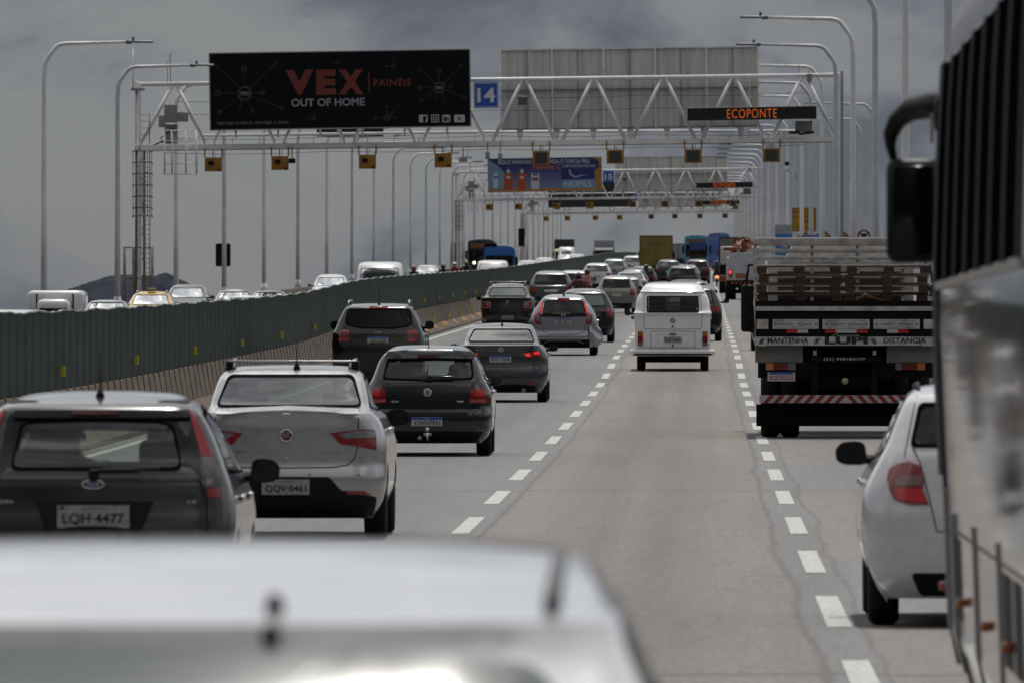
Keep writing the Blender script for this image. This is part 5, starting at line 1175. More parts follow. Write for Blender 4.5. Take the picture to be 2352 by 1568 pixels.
q0 = c.side(.4, .5, 1)                                    # the torn corner: a crumpled skin standing out from the body
mb = MB(); vs = []; rr = random.Random(8); nu, nv_ = 7, 8
for i in range(nu+1):
    for j in range(nv_+1):
        u = i/nu; v = j/nv_; z = .22+v*.52; x = .66+u*(.20+.13*math.sin(PI*min(1, v*1.05))**.8*(1.2-.5*abs(v-.45))); y = .04+u*u*.30+.04*math.sin(u*5+v*7)+rr.uniform(-.012, .012)
        if u > .5: x += .02*math.sin(v*9)
        vs.append((x, y, z))
mb.add(vs, [(i*(nv_+1)+j, (i+1)*(nv_+1)+j, (i+1)*(nv_+1)+j+1, i*(nv_+1)+j+1) for i in range(nu) for j in range(nv_)], True); tag(mb.build('bumper_corner', P_S2, root, fix=False), 'crumpled torn bumper corner bulging outwards')
antenna(root, .9, 1.50, .18, .0); door_lines(c, root, [1.0, 2.3, 3.1], .34, .98); mirror_pair(c, root, 3.0, 1.0, .985, M_BLK, .17, .14); cabin(root, c, .6, .8, (1.1, 2.1), 1.28, .18); c.running_gear(root, .745)

# ---- 7. dark sedan with roof bars and red and chrome lamps
P_B2 = paint('black_grey', (0.006, 0.0064, 0.0078), .3, .28)
hk = [(.2, .12, 4.1, .72, .2), (.32, .02, 4.25, .82, .24), (.5, 0, 4.3, .86, .26), (.75, .03, 4.2, .87, .24), (.98, .06, 3.5, .86, .2), (1.05, .06, 3.3, .83, .2), (1.065, .2, 3.2, .79, .2), (1.08, .5, 3.1, .76, .16), (1.25, .85, 2.75, .68, .14), (1.41, 1.15, 2.45, .61, .12), (1.46, 1.3, 2.3, .57, .14), (1.52, 1.7, 2.1, .45, .2), (1.53, 1.8, 2.0, .2, .2)]
c = Car(hk, bow=.07, wheels=(.85, 3.45)); K = .0021076; f = zmapper(K, 505, K, 868)
root = place('sedan', 'black sedan with pale rear window, roof bar and silver rimmed lamps, nearest the barrier', (1165-VX)/69.5, 69.5, L=4.3)
rw = rpoly([(-.63, 1.10), (-.54, 1.385), (.54, 1.385), (.63, 1.10)], .05); swin = [rpoly([(1.1, 1.1), (1.45, 1.38), (2.6, 1.38), (3.1, 1.08)], .06)]; fw = rpoly([(-.64, 1.1), (-.55, 1.4), (.55, 1.4), (.64, 1.1)], .05)
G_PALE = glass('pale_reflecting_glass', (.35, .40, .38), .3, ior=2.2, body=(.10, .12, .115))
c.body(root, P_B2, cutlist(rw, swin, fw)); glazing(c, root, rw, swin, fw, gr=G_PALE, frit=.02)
for s_ in (1, -1):
    P = rpoly([(.545, .71), (.82, .71), (.84, .93), (.545, .93)], .03); c.panel(root, 'rear', P if s_ > 0 else mirror(P), M_RED, 'tail_light', .008, .014, .05); c.ring(root, 'rear', P if s_ > 0 else mirror(P), .006, .028, mat('pale_lens', (.45, .25, .26), .2), 'lamp_ring', .012)
    P = rpoly([(.60, .79), (.72, .79), (.72, .87), (.60, .87)], .02); c.panel(root, 'rear', P if s_ > 0 else mirror(P), M_CLR, 'reverse_light', .012, .004, .05)
    P = [(.52, .36), (.66, .36), (.66, .40), (.52, .40)]; c.panel(root, 'rear', P if s_ > 0 else mirror(P), M_RED, 'reflector', .006, .01)
plate(c, root, 0, .395, 'KRS-9744', .40, .13, 'old', off=.014)
q = c.on('rear', 0, .91, .01); emblem_ring(root, (0, q.y, .91), .045, th=.008, sx=.6); text('LOGAN', 'badge', M_CHR, root, (0, c.on('rear', 0, .80, .01).y-.003, .80), .19, .026)
mb = MB(); mb.box(-.60, .60, 1.5, 1.56, 1.56, 1.585, bev=.01)
for sg in (-1, 1): mb.box(sg*.58-.04, sg*.58+.04, 1.45, 1.6, 1.44, 1.57, bev=.02)
mb.build('roof_bar', mat('rail_grey', (.25, .25, .27), .3, .7), root); door_lines(c, root, [1.3, 2.3, 3.2], .36, 1.04); mirror_pair(c, root, 3.0, 1.02, .99, M_BLK, .17, .13); cabin(root, c, .6, .85, (1.5, 2.3), 1.26, .17); c.running_gear(root, .76, True)

# ---- 8. white van of the seventies
P_WH = paint('old_white', (0.78, 0.79, 0.83), .0, .38)
hk = [(.40, .08, 4.3, .80, .2), (.46, .02, 4.38, .845, .24), (.60, .0, 4.4, .855, .25), (.95, .01, 4.4, .86, .25), (1.24, .03, 4.35, .862, .25), (1.27, .025, 4.34, .872, .25), (1.29, .0, 4.33, .888, .26), (1.32, .0, 4.32, .89, .26), (1.335, .03, 4.3, .872, .25),
      (1.36, .055, 4.27, .862, .24), (1.55, .12, 4.1, .835, .24), (1.68, .165, 4.0, .80, .22), (1.74, .19, 3.9, .765, .2), (1.775, .205, 3.85, .735, .2), (1.785, .175, 3.9, .742, .22), (1.80, .17, 3.9, .745, .22), (1.82, .20, 3.85, .725, .22), (1.92, .32, 3.7, .66, .22), (1.97, .46, 3.5, .60, .24), (2.0, .9, 3.2, .48, .3), (2.01, 1.6, 2.8, .25, .3)]
c = Car(hk, bow=.06, bowf=.12, rf=.35, wheels=(.95, 3.35), tyre=(.325, .19)); K = .001637; f = zmapper(K, 1010, K, 1350)
root = place('van', 'old white rounded van with plate ending 9570, alone in the middle lane', (1545-VX)/100.7, 100.7, L=4.4, cat='van')
rw = rpoly(mp_(f, [(652, 540), (650, 325), (668, 312), (1355, 312), (1370, 325), (1372, 538)]), .04)
swin = [rpoly([(.5, 1.38), (.55, 1.68), (1.5, 1.70), (1.5, 1.38)], .06), rpoly([(1.6, 1.38), (1.6, 1.70), (2.6, 1.70), (2.6, 1.38)], .06), rpoly([(2.7, 1.38), (2.7, 1.70), (3.5, 1.68), (3.75, 1.38)], .06)]
fw = rpoly([(-.68, 1.38), (-.64, 1.70), (.64, 1.70), (.68, 1.38)], .08)
c.body(root, P_WH, cutlist(rw, swin, fw), sharp=30); glazing(c, root, rw, swin, fw, gr=glass('van_glass', (.5, .52, .5), .85, ior=1.3), gs=G_TINT, frit=.022)
c.line(root, 'rear', mp_(f, [(640, 285), (612, 300), (608, 740), (622, 765), (1010, 772), (1395, 768), (1412, 745), (1420, 560), (1395, 300), (1380, 285)]), .008)
c.line(root, 'rear', mp_(f, [(705, 1058), (705, 800), (1320, 800), (1320, 1062)]), .008); c.line(root, 'rear', mp_(f, [(705, 1018), (1320, 1018)]), .005)
c.panel(root, 'rear', rpoly(mp_(f, [(810, 850), (1218, 850), (1218, 970), (810, 970)]), .03), P_WH, 'plate_recess', .006, .005); c.line(root, 'rear', mp_(f, [(812, 975), (812, 845), (1216, 845)]), .006, m_cab, 'recess_edge', .009)
q = c.on('rear', 0, f(0, 838)[1], .01); MB().box(-.07, .07, q.y-.03, q.y+.01, q.z-.012, q.z+.012, bev=.01).build('engine_lid_grip', M_BLK, root)
plate(c, root, .003, f(0, 915)[1], 'KQT-9570', .40, .13, 'old', off=.014)
for zy in (733, 992): q = c.on('rear', 0, f(0, zy)[1], .008); MB().lathe([(-.02, 0), (-.02, .018), (.01, .022)], (q.x, q.y, q.z), 'y', 12).build('lid_lock', M_BLK, root)
q = c.on('rear', 0, f(0, 650)[1], .010); em = emblem_ring(root, (0, q.y, q.z), .05, mat('emblem_dark_ring', (.03, .03, .03), .5), th=.006); vw(em, q.y, q.z, .047, MATS['emblem_dark_ring'], .005)
for s_ in (1, -1):
    for zy0, zy1, m in ((800, 862, M_ORL), (862, 955, M_RED), (955, 1000, M_CLR)):
        P = rpoly([((1425-1010)*K, (1350-zy1)*K), ((1502-1010)*K, (1350-zy1)*K), ((1502-1010)*K, (1350-zy0)*K), ((1425-1010)*K, (1350-zy0)*K)], .02); c.panel(root, 'rear', P if s_ > 0 else mirror(P), m, 'tail_light', .02, .024, .04)
mb = MB(); pts = [(-.93, .42, .43), (-.92, .10, .42), (-.85, -.06, .42), (-.5, -.10, .42), (0, -.11, .42), (.5, -.10, .42), (.85, -.06, .42), (.92, .10, .42), (.93, .42, .43)]
vs = []; prf = [(0, .075), (-.035, .055), (-.04, .02), (-.03, .0), (-.04, -.03), (-.03, -.06), (0, -.07)]
for i, p in enumerate(pts):
    a = Vector(pts[max(0, i-1)]); b_ = Vector(pts[min(len(pts)-1, i+1)]); d = (b_-a).normalized(); nn = Vector((d.y, -d.x, 0))
    for (o_, h_) in prf: vs.append(Vector(p)-nn*o_*1.0+Vector((0, 0, h_)))
k = len(prf); mb.add(vs, [(i*k+j, i*k+j+1, (i+1)*k+j+1, (i+1)*k+j) for i in range(len(pts)-1) for j in range(k-1)], True); bp_ = mb.build('bumper', P_WH, root)
mb = MB(); mb.tube([(p[0]*1.005, p[1]-.042 if abs(p[0]) < .9 else p[1], p[2]-.035) for p in pts[1:-1]], .022, 6); mb.build('bumper_strip', M_BLK, bp_)
door_lines(c, root, [1.6, 2.65, 3.5], .5, 1.3); cabin(root, c, .66, 1.2, (1.4, 2.7), 1.66, .26, floor=.6, hw=.2); c.running_gear(root, .725)
mirror_pair(c, root, 3.75, 1.33, 1.06, M_BLK, .14, .22, sides=(-1,)); mb = MB(); mb.box(-.40, .40, .2, .6, .28, .42, bev=.04); mb.tube([(-.56, .9, .44), (-.56, .85, .22)], .03, 6); mb.tube([(.56, .9, .44), (.56, .85, .22)], .03, 6); mb.build('engine_underside', M_DRK, root)
t_ = MB(); t_.ball((-.93, 3.7, 1.18), (.05, .05, .05), 8); t_.build('blue_ribbon', mat('ribbon_blue', (.02, .16, .4), .4), root)

# ------------------------------------------------------------------ simpler vehicles from shared profiles
PROF = {
 'hatch': dict(keys=[(.2, .1, 3.8, .74, .2), (.4, .01, 3.95, .82, .24), (.6, .02, 4.0, .835, .24), (.85, .05, 3.6, .83, .22), (.98, .1, 3.0, .79, .2), (1.2, .25, 2.5, .68, .14), (1.36, .36, 2.1, .58, .12), (1.42, .5, 2.0, .52, .16), (1.48, 1.1, 1.8, .35, .25), (1.49, 1.3, 1.7, .15, .15)],
               rw=[(-.60, 1.0), (-.52, 1.33), (.52, 1.33), (.60, 1.0)], fw=[(-.64, 1.0), (-.52, 1.38), (.52, 1.38), (.64, 1.0)], sw=[[(.6, 1.0), (.9, 1.36), (2.1, 1.36), (2.9, .98)]], lamp=[(.56, .70), (.80, .70), (.82, .95), (.58, .95)], pl=.72, L=4.0),
 'sedan': dict(keys=[(.2, .12, 4.3, .74, .2), (.4, .01, 4.4, .84, .26), (.65, .02, 4.45, .865, .26), (.95, .06, 3.6, .85, .22), (1.03, .08, 3.3, .81, .2), (1.05, .5, 3.1, .765, .16), (1.22, .9, 2.7, .68, .14), (1.36, 1.2, 2.4, .60, .12), (1.41, 1.4, 2.2, .52, .16), (1.45, 1.7, 2.1, .3, .2)],
               rw=[(-.62, 1.08), (-.54, 1.35), (.54, 1.35), (.62, 1.08)], fw=[(-.64, 1.06), (-.54, 1.36), (.54, 1.36), (.64, 1.06)], sw=[[(1.1, 1.06), (1.5, 1.35), (2.5, 1.35), (3.1, 1.04)]], lamp=[(.50, .76), (.82, .74), (.82, .92), (.54, .94)], pl=.78, L=4.45),
 'suv': dict(keys=[(.26, .12, 4.1, .78, .2), (.45, .01, 4.3, .88, .24), (.8, .02, 4.4, .905, .25), (1.05, .06, 3.7, .89, .2), (1.16, .1, 3.3, .86, .18), (1.4, .24, 2.8, .75, .14), (1.56, .35, 2.5, .66, .12), (1.62, .5, 2.3, .60, .16), (1.68, 1.1, 2.0, .4, .25), (1.69, 1.3, 1.9, .2, .2)],
             rw=[(-.66, 1.16), (-.60, 1.52), (.60, 1.52), (.66, 1.16)], fw=[(-.68, 1.16), (-.6, 1.55), (.6, 1.55), (.68, 1.16)], sw=[[(.6, 1.16), (.9, 1.54), (2.5, 1.54), (3.2, 1.14)]], lamp=[(.55, .90), (.87, .86), (.87, 1.04), (.60, 1.06)], pl=.85, L=4.4),
 'van': dict(keys=[(.3, .08, 4.9, .86, .14), (.5, .0, 5.1, .95, .16), (1.0, .0, 5.1, .97, .16), (1.35, .01, 4.6, .965, .16), (1.5, .02, 4.3, .95, .16), (2.0, .06, 3.9, .90, .15), (2.2, .09, 3.6, .86, .15), (2.27, .2, 3.4, .80, .2), (2.32, .6, 3.2, .6, .3)],
             rw=[(-.72, 1.45), (-.70, 2.05), (.70, 2.05), (.72, 1.45)], fw=[(-.82, 1.36), (-.76, 2.06), (.76, 2.06), (.82, 1.36)], sw=[[(3.0, 1.45), (3.0, 2.0), (3.75, 2.0), (4.2, 1.45)]], lamp=[(.80, .9), (.92, .9), (.92, 1.4), (.80, 1.4)], pl=.8, L=5.1),
}
def quick(name, label, X, s, kind, m, rev=False, opp=False, H=None, ws=1.0, group=None, glassm=None, cat='car', lampm=None, lit=0, bars=False, fglass=None, Yadj=0, det=True):
    p = PROF[kind]; hs = (H/p['keys'][-1][0]) if H else 1.0
    keys = [(z*hs, a, b, w_*ws, r) for z, a, b, w_, r in p['keys']]; c = Car(keys, bow=.07, tyre=(.31 if kind in ('hatch', 'sedan') else .35, .2))
    if group is None: group = 'cars in the opposite lanes' if opp else 'cars ahead in our lanes'
    root = place(name, label, X, s, Y=Ys(s)+Yadj, opp=opp, rev=rev, L=p['L'], group=group, cat=cat)
    sc2 = lambda P: rpoly([(x_*ws, z_*hs) for x_, z_ in P], .05); rw, fw = sc2(p['rw']), sc2(p['fw']); sw = [rpoly([(y_, z_*hs) for y_, z_ in P], .06) for P in p['sw']]
    gl = glassm or G_FAR
    c.body(root, m, cutlist(rw if not rev else None, [], fw if rev else None), nl=5, na=5, nc=4, ns=16)
    MB().box(-.6*ws, .6*ws, .5, c.L-1.1, .5*hs, .8*hs).build('cabin_floor', M_DRK, root)
    mb = MB()
    for y in ((2.0,) if rev else (1.2, 2.1)):
        for x in (-.36, .36): mb.box(x-.2, x+.2, y, y+.14, .6*hs, (keys[-1][0])-.42, bev=.05); mb.box(x-.12, x+.12, y, y+.1, keys[-1][0]-.42, keys[-1][0]-.25, bev=.04)
    mb.build('seats', M_SEAT, root)
    c.panel(root, 'rear', rw, gl, 'rear_window', .004, 0, .12); c.panel(root, 'front', fw, fglass or gl, 'windscreen', .004, 0, .12)
    c.ring(root, 'front' if rev else 'rear', fw if rev else rw, -.004, .02, M_SEAL, 'window_seal', .007)
    for P in sw:
        for kd in ('left', 'right'): c.panel(root, kd, P, G_DARK, 'side_window', .005, 0, .2)
    if not rev:
        P = rpoly([(x_*ws, z_*hs) for x_, z_ in p['lamp']], .02); lm = lampm or M_RED
        for q in (P, mirror(P)): c.panel(root, 'rear', q, lm, 'tail_light', .008, .014, .08)
        if lit:
            for q in (shrink(P, .05), mirror(shrink(P, .05))): c.panel(root, 'rear', q, M_REDL, 'brake_lens', .012, .005, .08)
        if det: q = c.on('rear', 0, p['pl']*hs, .012); MB().box(-.2, .2, q.y-.01, q.y+.01, q.z-.065, q.z+.065).build('number_plate', M_PLT, root)
        c.panel(root, 'rear', [(-.6*ws, .22*hs), (.6*ws, .22*hs), (.66*ws, .40*hs), (-.66*ws, .40*hs)], M_BLK, 'bumper_trim', .005, .01, .1)
    else:
        zz_ = .66*hs; P = rpoly([(.48*ws, zz_-.07), (.76*ws, zz_-.05), (.80*ws, zz_+.09), (.5*ws, zz_+.06)], .02)
        for q in (P, mirror(P)): c.panel(root, 'front', q, M_CLR, 'headlight', .008, .014, .08)
        c.panel(root, 'front', rpoly([(-.4, .35), (.4, .35), (.45, .5), (-.45, .5)], .03), M_BLK, 'grille', .006, .01, .1)
    if bars:
        mb = MB()
        for sg in (-1, 1): mb.tube([(sg*.55*ws, .9, keys[-1][0]-.06), (sg*.55*ws, 1.1, keys[-1][0]+.03), (sg*.55*ws, 2.0, keys[-1][0]+.03), (sg*.55*ws, 2.2, keys[-1][0]-.06)], .018, 5)
        mb.build('roof_rail', M_RIM, root)
    mirror_pair(c, root, c.L*.66, {'hatch': 1.0, 'sedan': 1.02, 'suv': 1.2, 'van': 1.5}[kind]*hs, keys[2][3]+.13, M_BLK if det else m, .17, .13 if kind != 'van' else .26)
    c.running_gear(root, (keys[2][3]-.11), True)
    return root, c
P_W = paint('white', (0.60, 0.61, 0.62), 0, .35); P_CR = paint('champagne', (0.24, 0.225, 0.20), .6, .3); P_BL = paint('dark_blue', (0.008, 0.011, 0.022), .4, .3); P_RD = paint('dark_red', (0.055, 0.010, 0.010), .3, .3); P_YE = paint('taxi_yellow', (0.55, 0.36, 0.03), 0, .35)
P_GS = paint('grey_silver', (0.19, 0.20, 0.21), .6, .3); P_LB = paint('light_silver', (0.33, 0.36, 0.37), .5, .3)
G_GREEN = glass('green_reflecting_glass', (.3, .36, .33), .4, ior=2.0, body=(.07, .09, .08))
quick('hatchback', 'black hatchback with pale glass half hidden behind the torn silver car', -3.36, 81, 'hatch', P_B2, H=1.52, glassm=G_PALE)
quick('estate_car', 'champagne five door car with dark wide glass, left of the white van roof', -3.62, 55, 'hatch', P_CR, H=1.58, lampm=M_RED, glassm=G_DARK)
quick('hatchback', 'dark grey hatchback partly hidden just right of the champagne car', -3.5, 50.5, 'hatch', P_GS, H=1.42, glassm=G_GREEN, lit=0)
quick('sedan', 'light silver sedan with greenish glass right above the champagne car', -3.6, 46.3, 'sedan', P_LB, H=1.52, glassm=G_GREEN)
quick('hatchback', 'dark grey car roof showing just above the light silver sedan', -3.8, 42, 'hatch', P_GY, H=1.5)
quick('hatchback', 'dark blue hatchback with long red lamps at the edge of the middle lane, far ahead', -3.65, 38, 'hatch', P_BL, H=1.5, lampm=M_RED)
quick('suv', 'dark grey SUV with a full width red lamp strip straight ahead of the white van', -1.13, 41.6, 'suv', P_BL, H=1.66, glassm=G_DARK, lampm=MATS['deep_red_lens'])
quick('suv', 'dark car with a sun glint on its roof, just beyond the lamp strip SUV', -2.4, 33, 'suv', P_GY, H=1.7, glassm=G_FAR)
quick('suv', 'dark red SUV far ahead in the middle lane, in front of the pale blue bus', -.40, 33, 'suv', P_RD, H=1.72, glassm=G_DARK)
quick('hatchback', 'grey car hidden between the dark red SUV and the lamp strip SUV', -1.0, 36.5, 'hatch', P_GS, H=1.5)
quick('hatchback', 'black car ahead of the old white van, only its right edge and mirror showing', -.36, 80, 'suv', P_BK, H=1.6)
quick('hatchback', 'dark car farther ahead of the old white van, only its right mirror showing', -.58, 62, 'suv', P_B2, H=1.55)
quick('hatchback', 'dark car peeking out left of the pallet truck with one round mirror', 2.08, 88, 'hatch', P_B2, H=1.5)
r_, c = quick('pickup_truck', 'blue grey pickup with glaring chrome ledge, next to the fence beyond the black sedan', -6.3, 55.5, 'suv', paint('blue_grey', (0.11, 0.125, 0.14), .5, .3), H=1.78, glassm=G_DARK, cat='pickup', lampm=mat('orange_red_lens', (.28, .05, .02), .2))
MB().box(-.62, .62, -.06, .02, 1.12, 1.17, bev=.02).build('tailgate_ledge', M_CHR, r_); MB().box(-.30, .30, -.10, .02, .90, .99, bev=.03).build('bumper_step', M_CHR, r_)
quick('hatchback', 'white estate car behind the red jacketed rider, beside the fence', -6.35, 47, 'suv', P_W, H=1.6, lit=1, glassm=G_DARK)
quick('suv', 'white SUV with black rear glass above the champagne car', -6.5, 37.5, 'suv', P_W, H=1.66, glassm=G_GREEN)
quick('minivan', 'light silver minivan with greenish rear glass, highest in the fence side lane', -6.4, 31.8, 'suv', P_LB, H=1.72, glassm=G_GREEN, cat='minivan')
quick('minivan', 'second pale minivan directly ahead of the light silver one', -5.9, 27.5, 'suv', P_W, H=1.75, glassm=G_GREEN, cat='minivan')
quick('hatchback', 'dark car beside the yellow truck in the second lane', -5.3, 26.5, 'suv', P_B2, H=1.8)
# ---- white hatchback at the right, partly behind the bus
P_W2 = paint('clean_white', (0.60, 0.61, 0.64), 0, .3)
hk = [(.18, .14, 3.75, .70, .2), (.30, .05, 3.9, .79, .24), (.50, .01, 3.98, .845, .3), (.68, .0, 4.0, .86, .3), (.80, .03, 3.95, .855, .3), (.95, .06, 3.6, .80, .27), (1.06, .09, 3.1, .74, .22), (1.14, .14, 2.9, .70, .18),
      (1.30, .24, 2.4, .635, .14), (1.40, .32, 2.1, .59, .12), (1.44, .38, 2.05, .56, .14), (1.49, .75, 1.9, .48, .2), (1.515, 1.2, 1.8, .3, .3)]
c = Car(hk, bow=.10); K = .0013169; f = zmapper(K, 830, K, 1291)
root = place('hatchback', 'white hatchback with big red tail lamp, cut off by the coach at right', 1.85, 370, L=4.0)
rw = rpoly([(-.56, 1.12), (-.50, 1.39), (.50, 1.39), (.56, 1.12)], .04); swin = [rpoly([(.6, 1.10), (.9, 1.40), (1.7, 1.43), (1.7, 1.04)], .05), rpoly([(1.78, 1.04), (1.78, 1.43), (2.15, 1.40), (2.95, 1.0)], .05)]; fw = rpoly([(-.66, 1.04), (-.52, 1.4), (.52, 1.4), (.66, 1.04)], .05)
c.body(root, P_W2, cutlist(rw, swin, fw)); glazing(c, root, rw, swin, fw, gr=G_TINT, gs=G_DARK, frit=.02)
lp = mp_(f, [(345, 520), (400, 510), (450, 530), (470, 575), (462, 640), (490, 710), (400, 712), (330, 690), (303, 640), (290, 590), (300, 545)])
lp = [(x_*1.0, z_) for x_, z_ in lp]
for P in (lp, mirror(lp)): c.panel(root, 'rear', P, M_RED, 'tail_light', .012, .016, .035)
P = mp_(f, [(335, 592), (370, 580), (465, 572), (462, 622), (340, 625)]); 
for q in (P, mirror(P)): c.panel(root, 'rear', q, mat('pinkish_clear_lens', (.22, .12, .12), .15, 0, .8, var=.4, scale=40), 'reverse_light', .018, .006, .03)
P = mp_(f, [(330, 636), (460, 636), (480, 700), (350, 690)]); 
for q in (P, mirror(P)): c.panel(root, 'rear', q, mat('bright_red_lens', (.5, .02, .02), .15, 0, .6), 'brake_lens', .017, .006, .03)
for s_ in (1, -1): c.line(root, 'rear', [(s_*.545, 1.12), (s_*.50, 1.02), (s_*.44, .78), (s_*.40, .60), (0, .585)], .007); c.line(root, 'rear', [(s_*.60, 1.06), (s_*.52, 1.44)], .006)
c.panel(root, 'rear', rpoly([(-.5, .2), (.5, .2), (.56, .34), (-.56, .34)], .03), M_BLK, 'bumper_trim', .006, .01)
mb = MB()
for sg in (-1, 1): mb.tube([(sg*.50, .7, 1.46), (sg*.50, 1.0, 1.51), (sg*.50, 2.2, 1.49)], .016, 5)
mb.build('roof_strip', M_BLK, root); plate(c, root, 0, .72, 'LSD4B20', .40, .13, 'new', off=.012)
mirror_pair(c, root, 2.75, 1.055, .895, M_BLK, .21, .155); door_lines(c, root, [1.0, 2.2, 3.0], .35, 1.0); cabin(root, c, .6, .8, (1.1, 2.1), 1.28, .18); c.running_gear(root, .72)

# ---- blurred silver sedan filling the lower left
P_NS = paint('near_silver', (0.80, 0.81, 0.84), .1, .24)
hk = [(.2, .12, 3.9, .74, .2), (.4, .01, 4.0, .84, .26), (.65, .02, 4.05, .865, .26), (.93, .06, 3.6, .86, .22), (1.02, .10, 3.2, .83, .2), (1.10, .16, 3.0, .80, .2), (1.25, .30, 2.8, .74, .18), (1.375, .482, 2.6, .685, .16), (1.428, .545, 2.55, .665, .15),
      (1.457, .553, 2.5, .658, .15), (1.464, .61, 2.45, .65, .16), (1.477, .80, 2.4, .635, .17), (1.505, 1.10, 2.35, .615, .2), (1.53, 1.45, 2.3, .58, .3), (1.54, 1.65, 2.25, .5, .3), (1.545, 1.8, 2.2, .3, .2)]
c = Car(hk, bow=.10)
root = place('sedan', 'large out of focus silver car roof and rear window filling the bottom left', -.772, Y=14.75, L=4.05, z=-.014)
rw = rpoly([(-.66, 1.08), (-.565, 1.40), (-.30, 1.425), (.30, 1.425), (.565, 1.40), (.66, 1.08)], .05); swin = [rpoly([(.62, 1.08), (.95, 1.44), (2.1, 1.44), (2.9, 1.04)], .06)]; fw = rpoly([(-.66, 1.04), (-.58, 1.44), (.58, 1.44), (.66, 1.04)], .05)
c.body(root, P_NS, cutlist(rw, swin, fw), sharp=50); glazing(c, root, rw, swin, fw, gr=glass('near_glass', (.5, .56, .55), .45, ior=1.8, rough=.11, body=(.15, .17, .175)), gs=G_DARK, frit=.02, seal=False)
mb = MB(); mb.lathe([(1.42, .016), (1.475, .014), (1.495, .008)], (.19, .70, 0), 'z', 10); MB().ball((.19, .56, 1.44), (.014, .014, .018), 8).build('washer_nozzle', M_BLK, root); mb.build('antenna', M_BLK, root)
for sg in (-1, 1):
    mb = MB(); mb.tube([(sg*.565, .72, 1.478), (sg*.568, 1.0, 1.512), (sg*.57, 1.4, 1.536)], .012, 5); mb.build('roof_gutter', mat('gutter_grey', (.05, .05, .055), .5), root)
cabin(root, c, .62, .82, (1.2, 2.2), 1.32, .17); c.running_gear(root, .755)
for s_ in (1, -1):
    P = rpoly([(.60, .76), (.82, .74), (.82, .92), (.54, .94)], .02); c.panel(root, 'rear', P if s_ > 0 else mirror(P), M_RED, 'tail_light')
mirror_pair(c, root, 3.0, 1.0, .93, P_NS, .17, .14)

# ------------------------------------------------------------------ people
def person(name, label, parent_loc, rotz, joints, jacket, legs, skin=(.14, .08, .055), helmet=None, face=True, group=None, scale=1.0, skinm=None):
    t = thing(name, label, 'person', parent_loc, (0, 0, rotz), group); t.scale = (scale,)*3
    names = list(joints); idx = {n: i for i, n in enumerate(names)}
    E = [('pelvis', 'spine'), ('spine', 'chest'), ('chest', 'neck'), ('neck', 'head'), ('head', 'crown')]
    for s_ in ('l', 'r'): E += [('chest', 'sh_'+s_), ('sh_'+s_, 'el_'+s_), ('el_'+s_, 'ha_'+s_), ('ha_'+s_, 'fi_'+s_), ('pelvis', 'hip_'+s_), ('hip_'+s_, 'kn_'+s_), ('kn_'+s_, 'an_'+s_), ('an_'+s_, 'to_'+s_)]
    E = [e for e in E if e[0] in idx and e[1] in idx]
    R = dict(pelvis=.155, spine=.15, chest=.17, neck=.065, head=.095, crown=.07, sh=.085, el=.05, ha=.035, fi=.03, hip=.10, kn=.065, an=.045, to=.04)
    me = bpy.data.meshes.new('body'); me.from_pydata([joints[n] for n in names], [(idx[a], idx[b]) for a, b in E], [])
    o = bpy.data.objects.new('body', me); COL.objects.link(o); md = o.modifiers.new('s', 'SKIN'); sb = o.modifiers.new('u', 'SUBSURF'); sb.levels = 1; sb.render_levels = 1
    for i, n in enumerate(names):
        r = R[n.split('_')[0]]; me.skin_vertices[0].data[i].radius = (r, r*.8 if n in ('chest', 'spine', 'pelvis') else r)
    if not me.skin_vertices: pass
    me.skin_vertices[0].data[idx['pelvis']].use_root = True
    dg = bpy.context.evaluated_depsgraph_get(); m2 = bpy.data.meshes.new_from_object(o.evaluated_get(dg)); bpy.data.objects.remove(o)
    m2.materials.clear(); sk = skinm or mat('skin', skin, .6)
    for m in (jacket, legs, sk): m2.materials.append(m)
    zc, zp = joints['neck'][2], joints['pelvis'][2]
    for p in m2.polygons:
        z = p.center.z; p.use_smooth = True
        hand = min((p.center-Vector(joints['ha_l'])).length, (p.center-Vector(joints['ha_r'])).length) < .08 if 'ha_l' in joints else False
        p.material_index = 2 if (z > zc or hand) else (1 if z < zp+.02 else 0)
    b = bpy.data.objects.new('body', m2); COL.objects.link(b); b.parent = t
    h = Vector(joints['head'])
    if helmet:
        mb = MB(); mb.ball(h+Vector((0, 0, .03)), (.145, .165, .15), 14); mb.build('helmet', helmet, t)
        MB().box(h.x-.10, h.x+.10, h.y+.12, h.y+.175, h.z-.03, h.z+.07, bev=.03).build('visor', M_SMK, t)
    else:
        mb = MB(); mb.ball(h+Vector((0, -.015, .045)), (.098, .112, .10), 12); mb.build('hair', M_SEAT, t)
        if face:
            mb = MB(); mb.ball(h+Vector((0, .10, .0)), (.014, .025, .025), 6); 
            for x in (-.095, .095): mb.ball(h+Vector((x, 0, 0)), (.014, .022, .032), 6)
            mb.build('nose_and_ears', sk, t)
    return t
RIDE = dict(pelvis=(0, -.25, .86), spine=(0, -.20, 1.05), chest=(0, -.12, 1.28), neck=(0, -.05, 1.42), head=(0, -.01, 1.54), crown=(0, 0, 1.63),
            sh_l=(-.19, -.10, 1.33), el_l=(-.31, .10, 1.14), ha_l=(-.34, .34, 1.08), fi_l=(-.34, .40, 1.07), sh_r=(.19, -.10, 1.33), el_r=(.31, .10, 1.14), ha_r=(.34, .34, 1.08), fi_r=(.34, .40, 1.07),
            hip_l=(-.13, -.20, .84), kn_l=(-.22, .22, .72), an_l=(-.20, .05, .34), to_l=(-.20, .20, .30), hip_r=(.13, -.20, .84), kn_r=(.22, .22, .72), an_r=(.20, .05, .34), to_r=(.20, .20, .30))
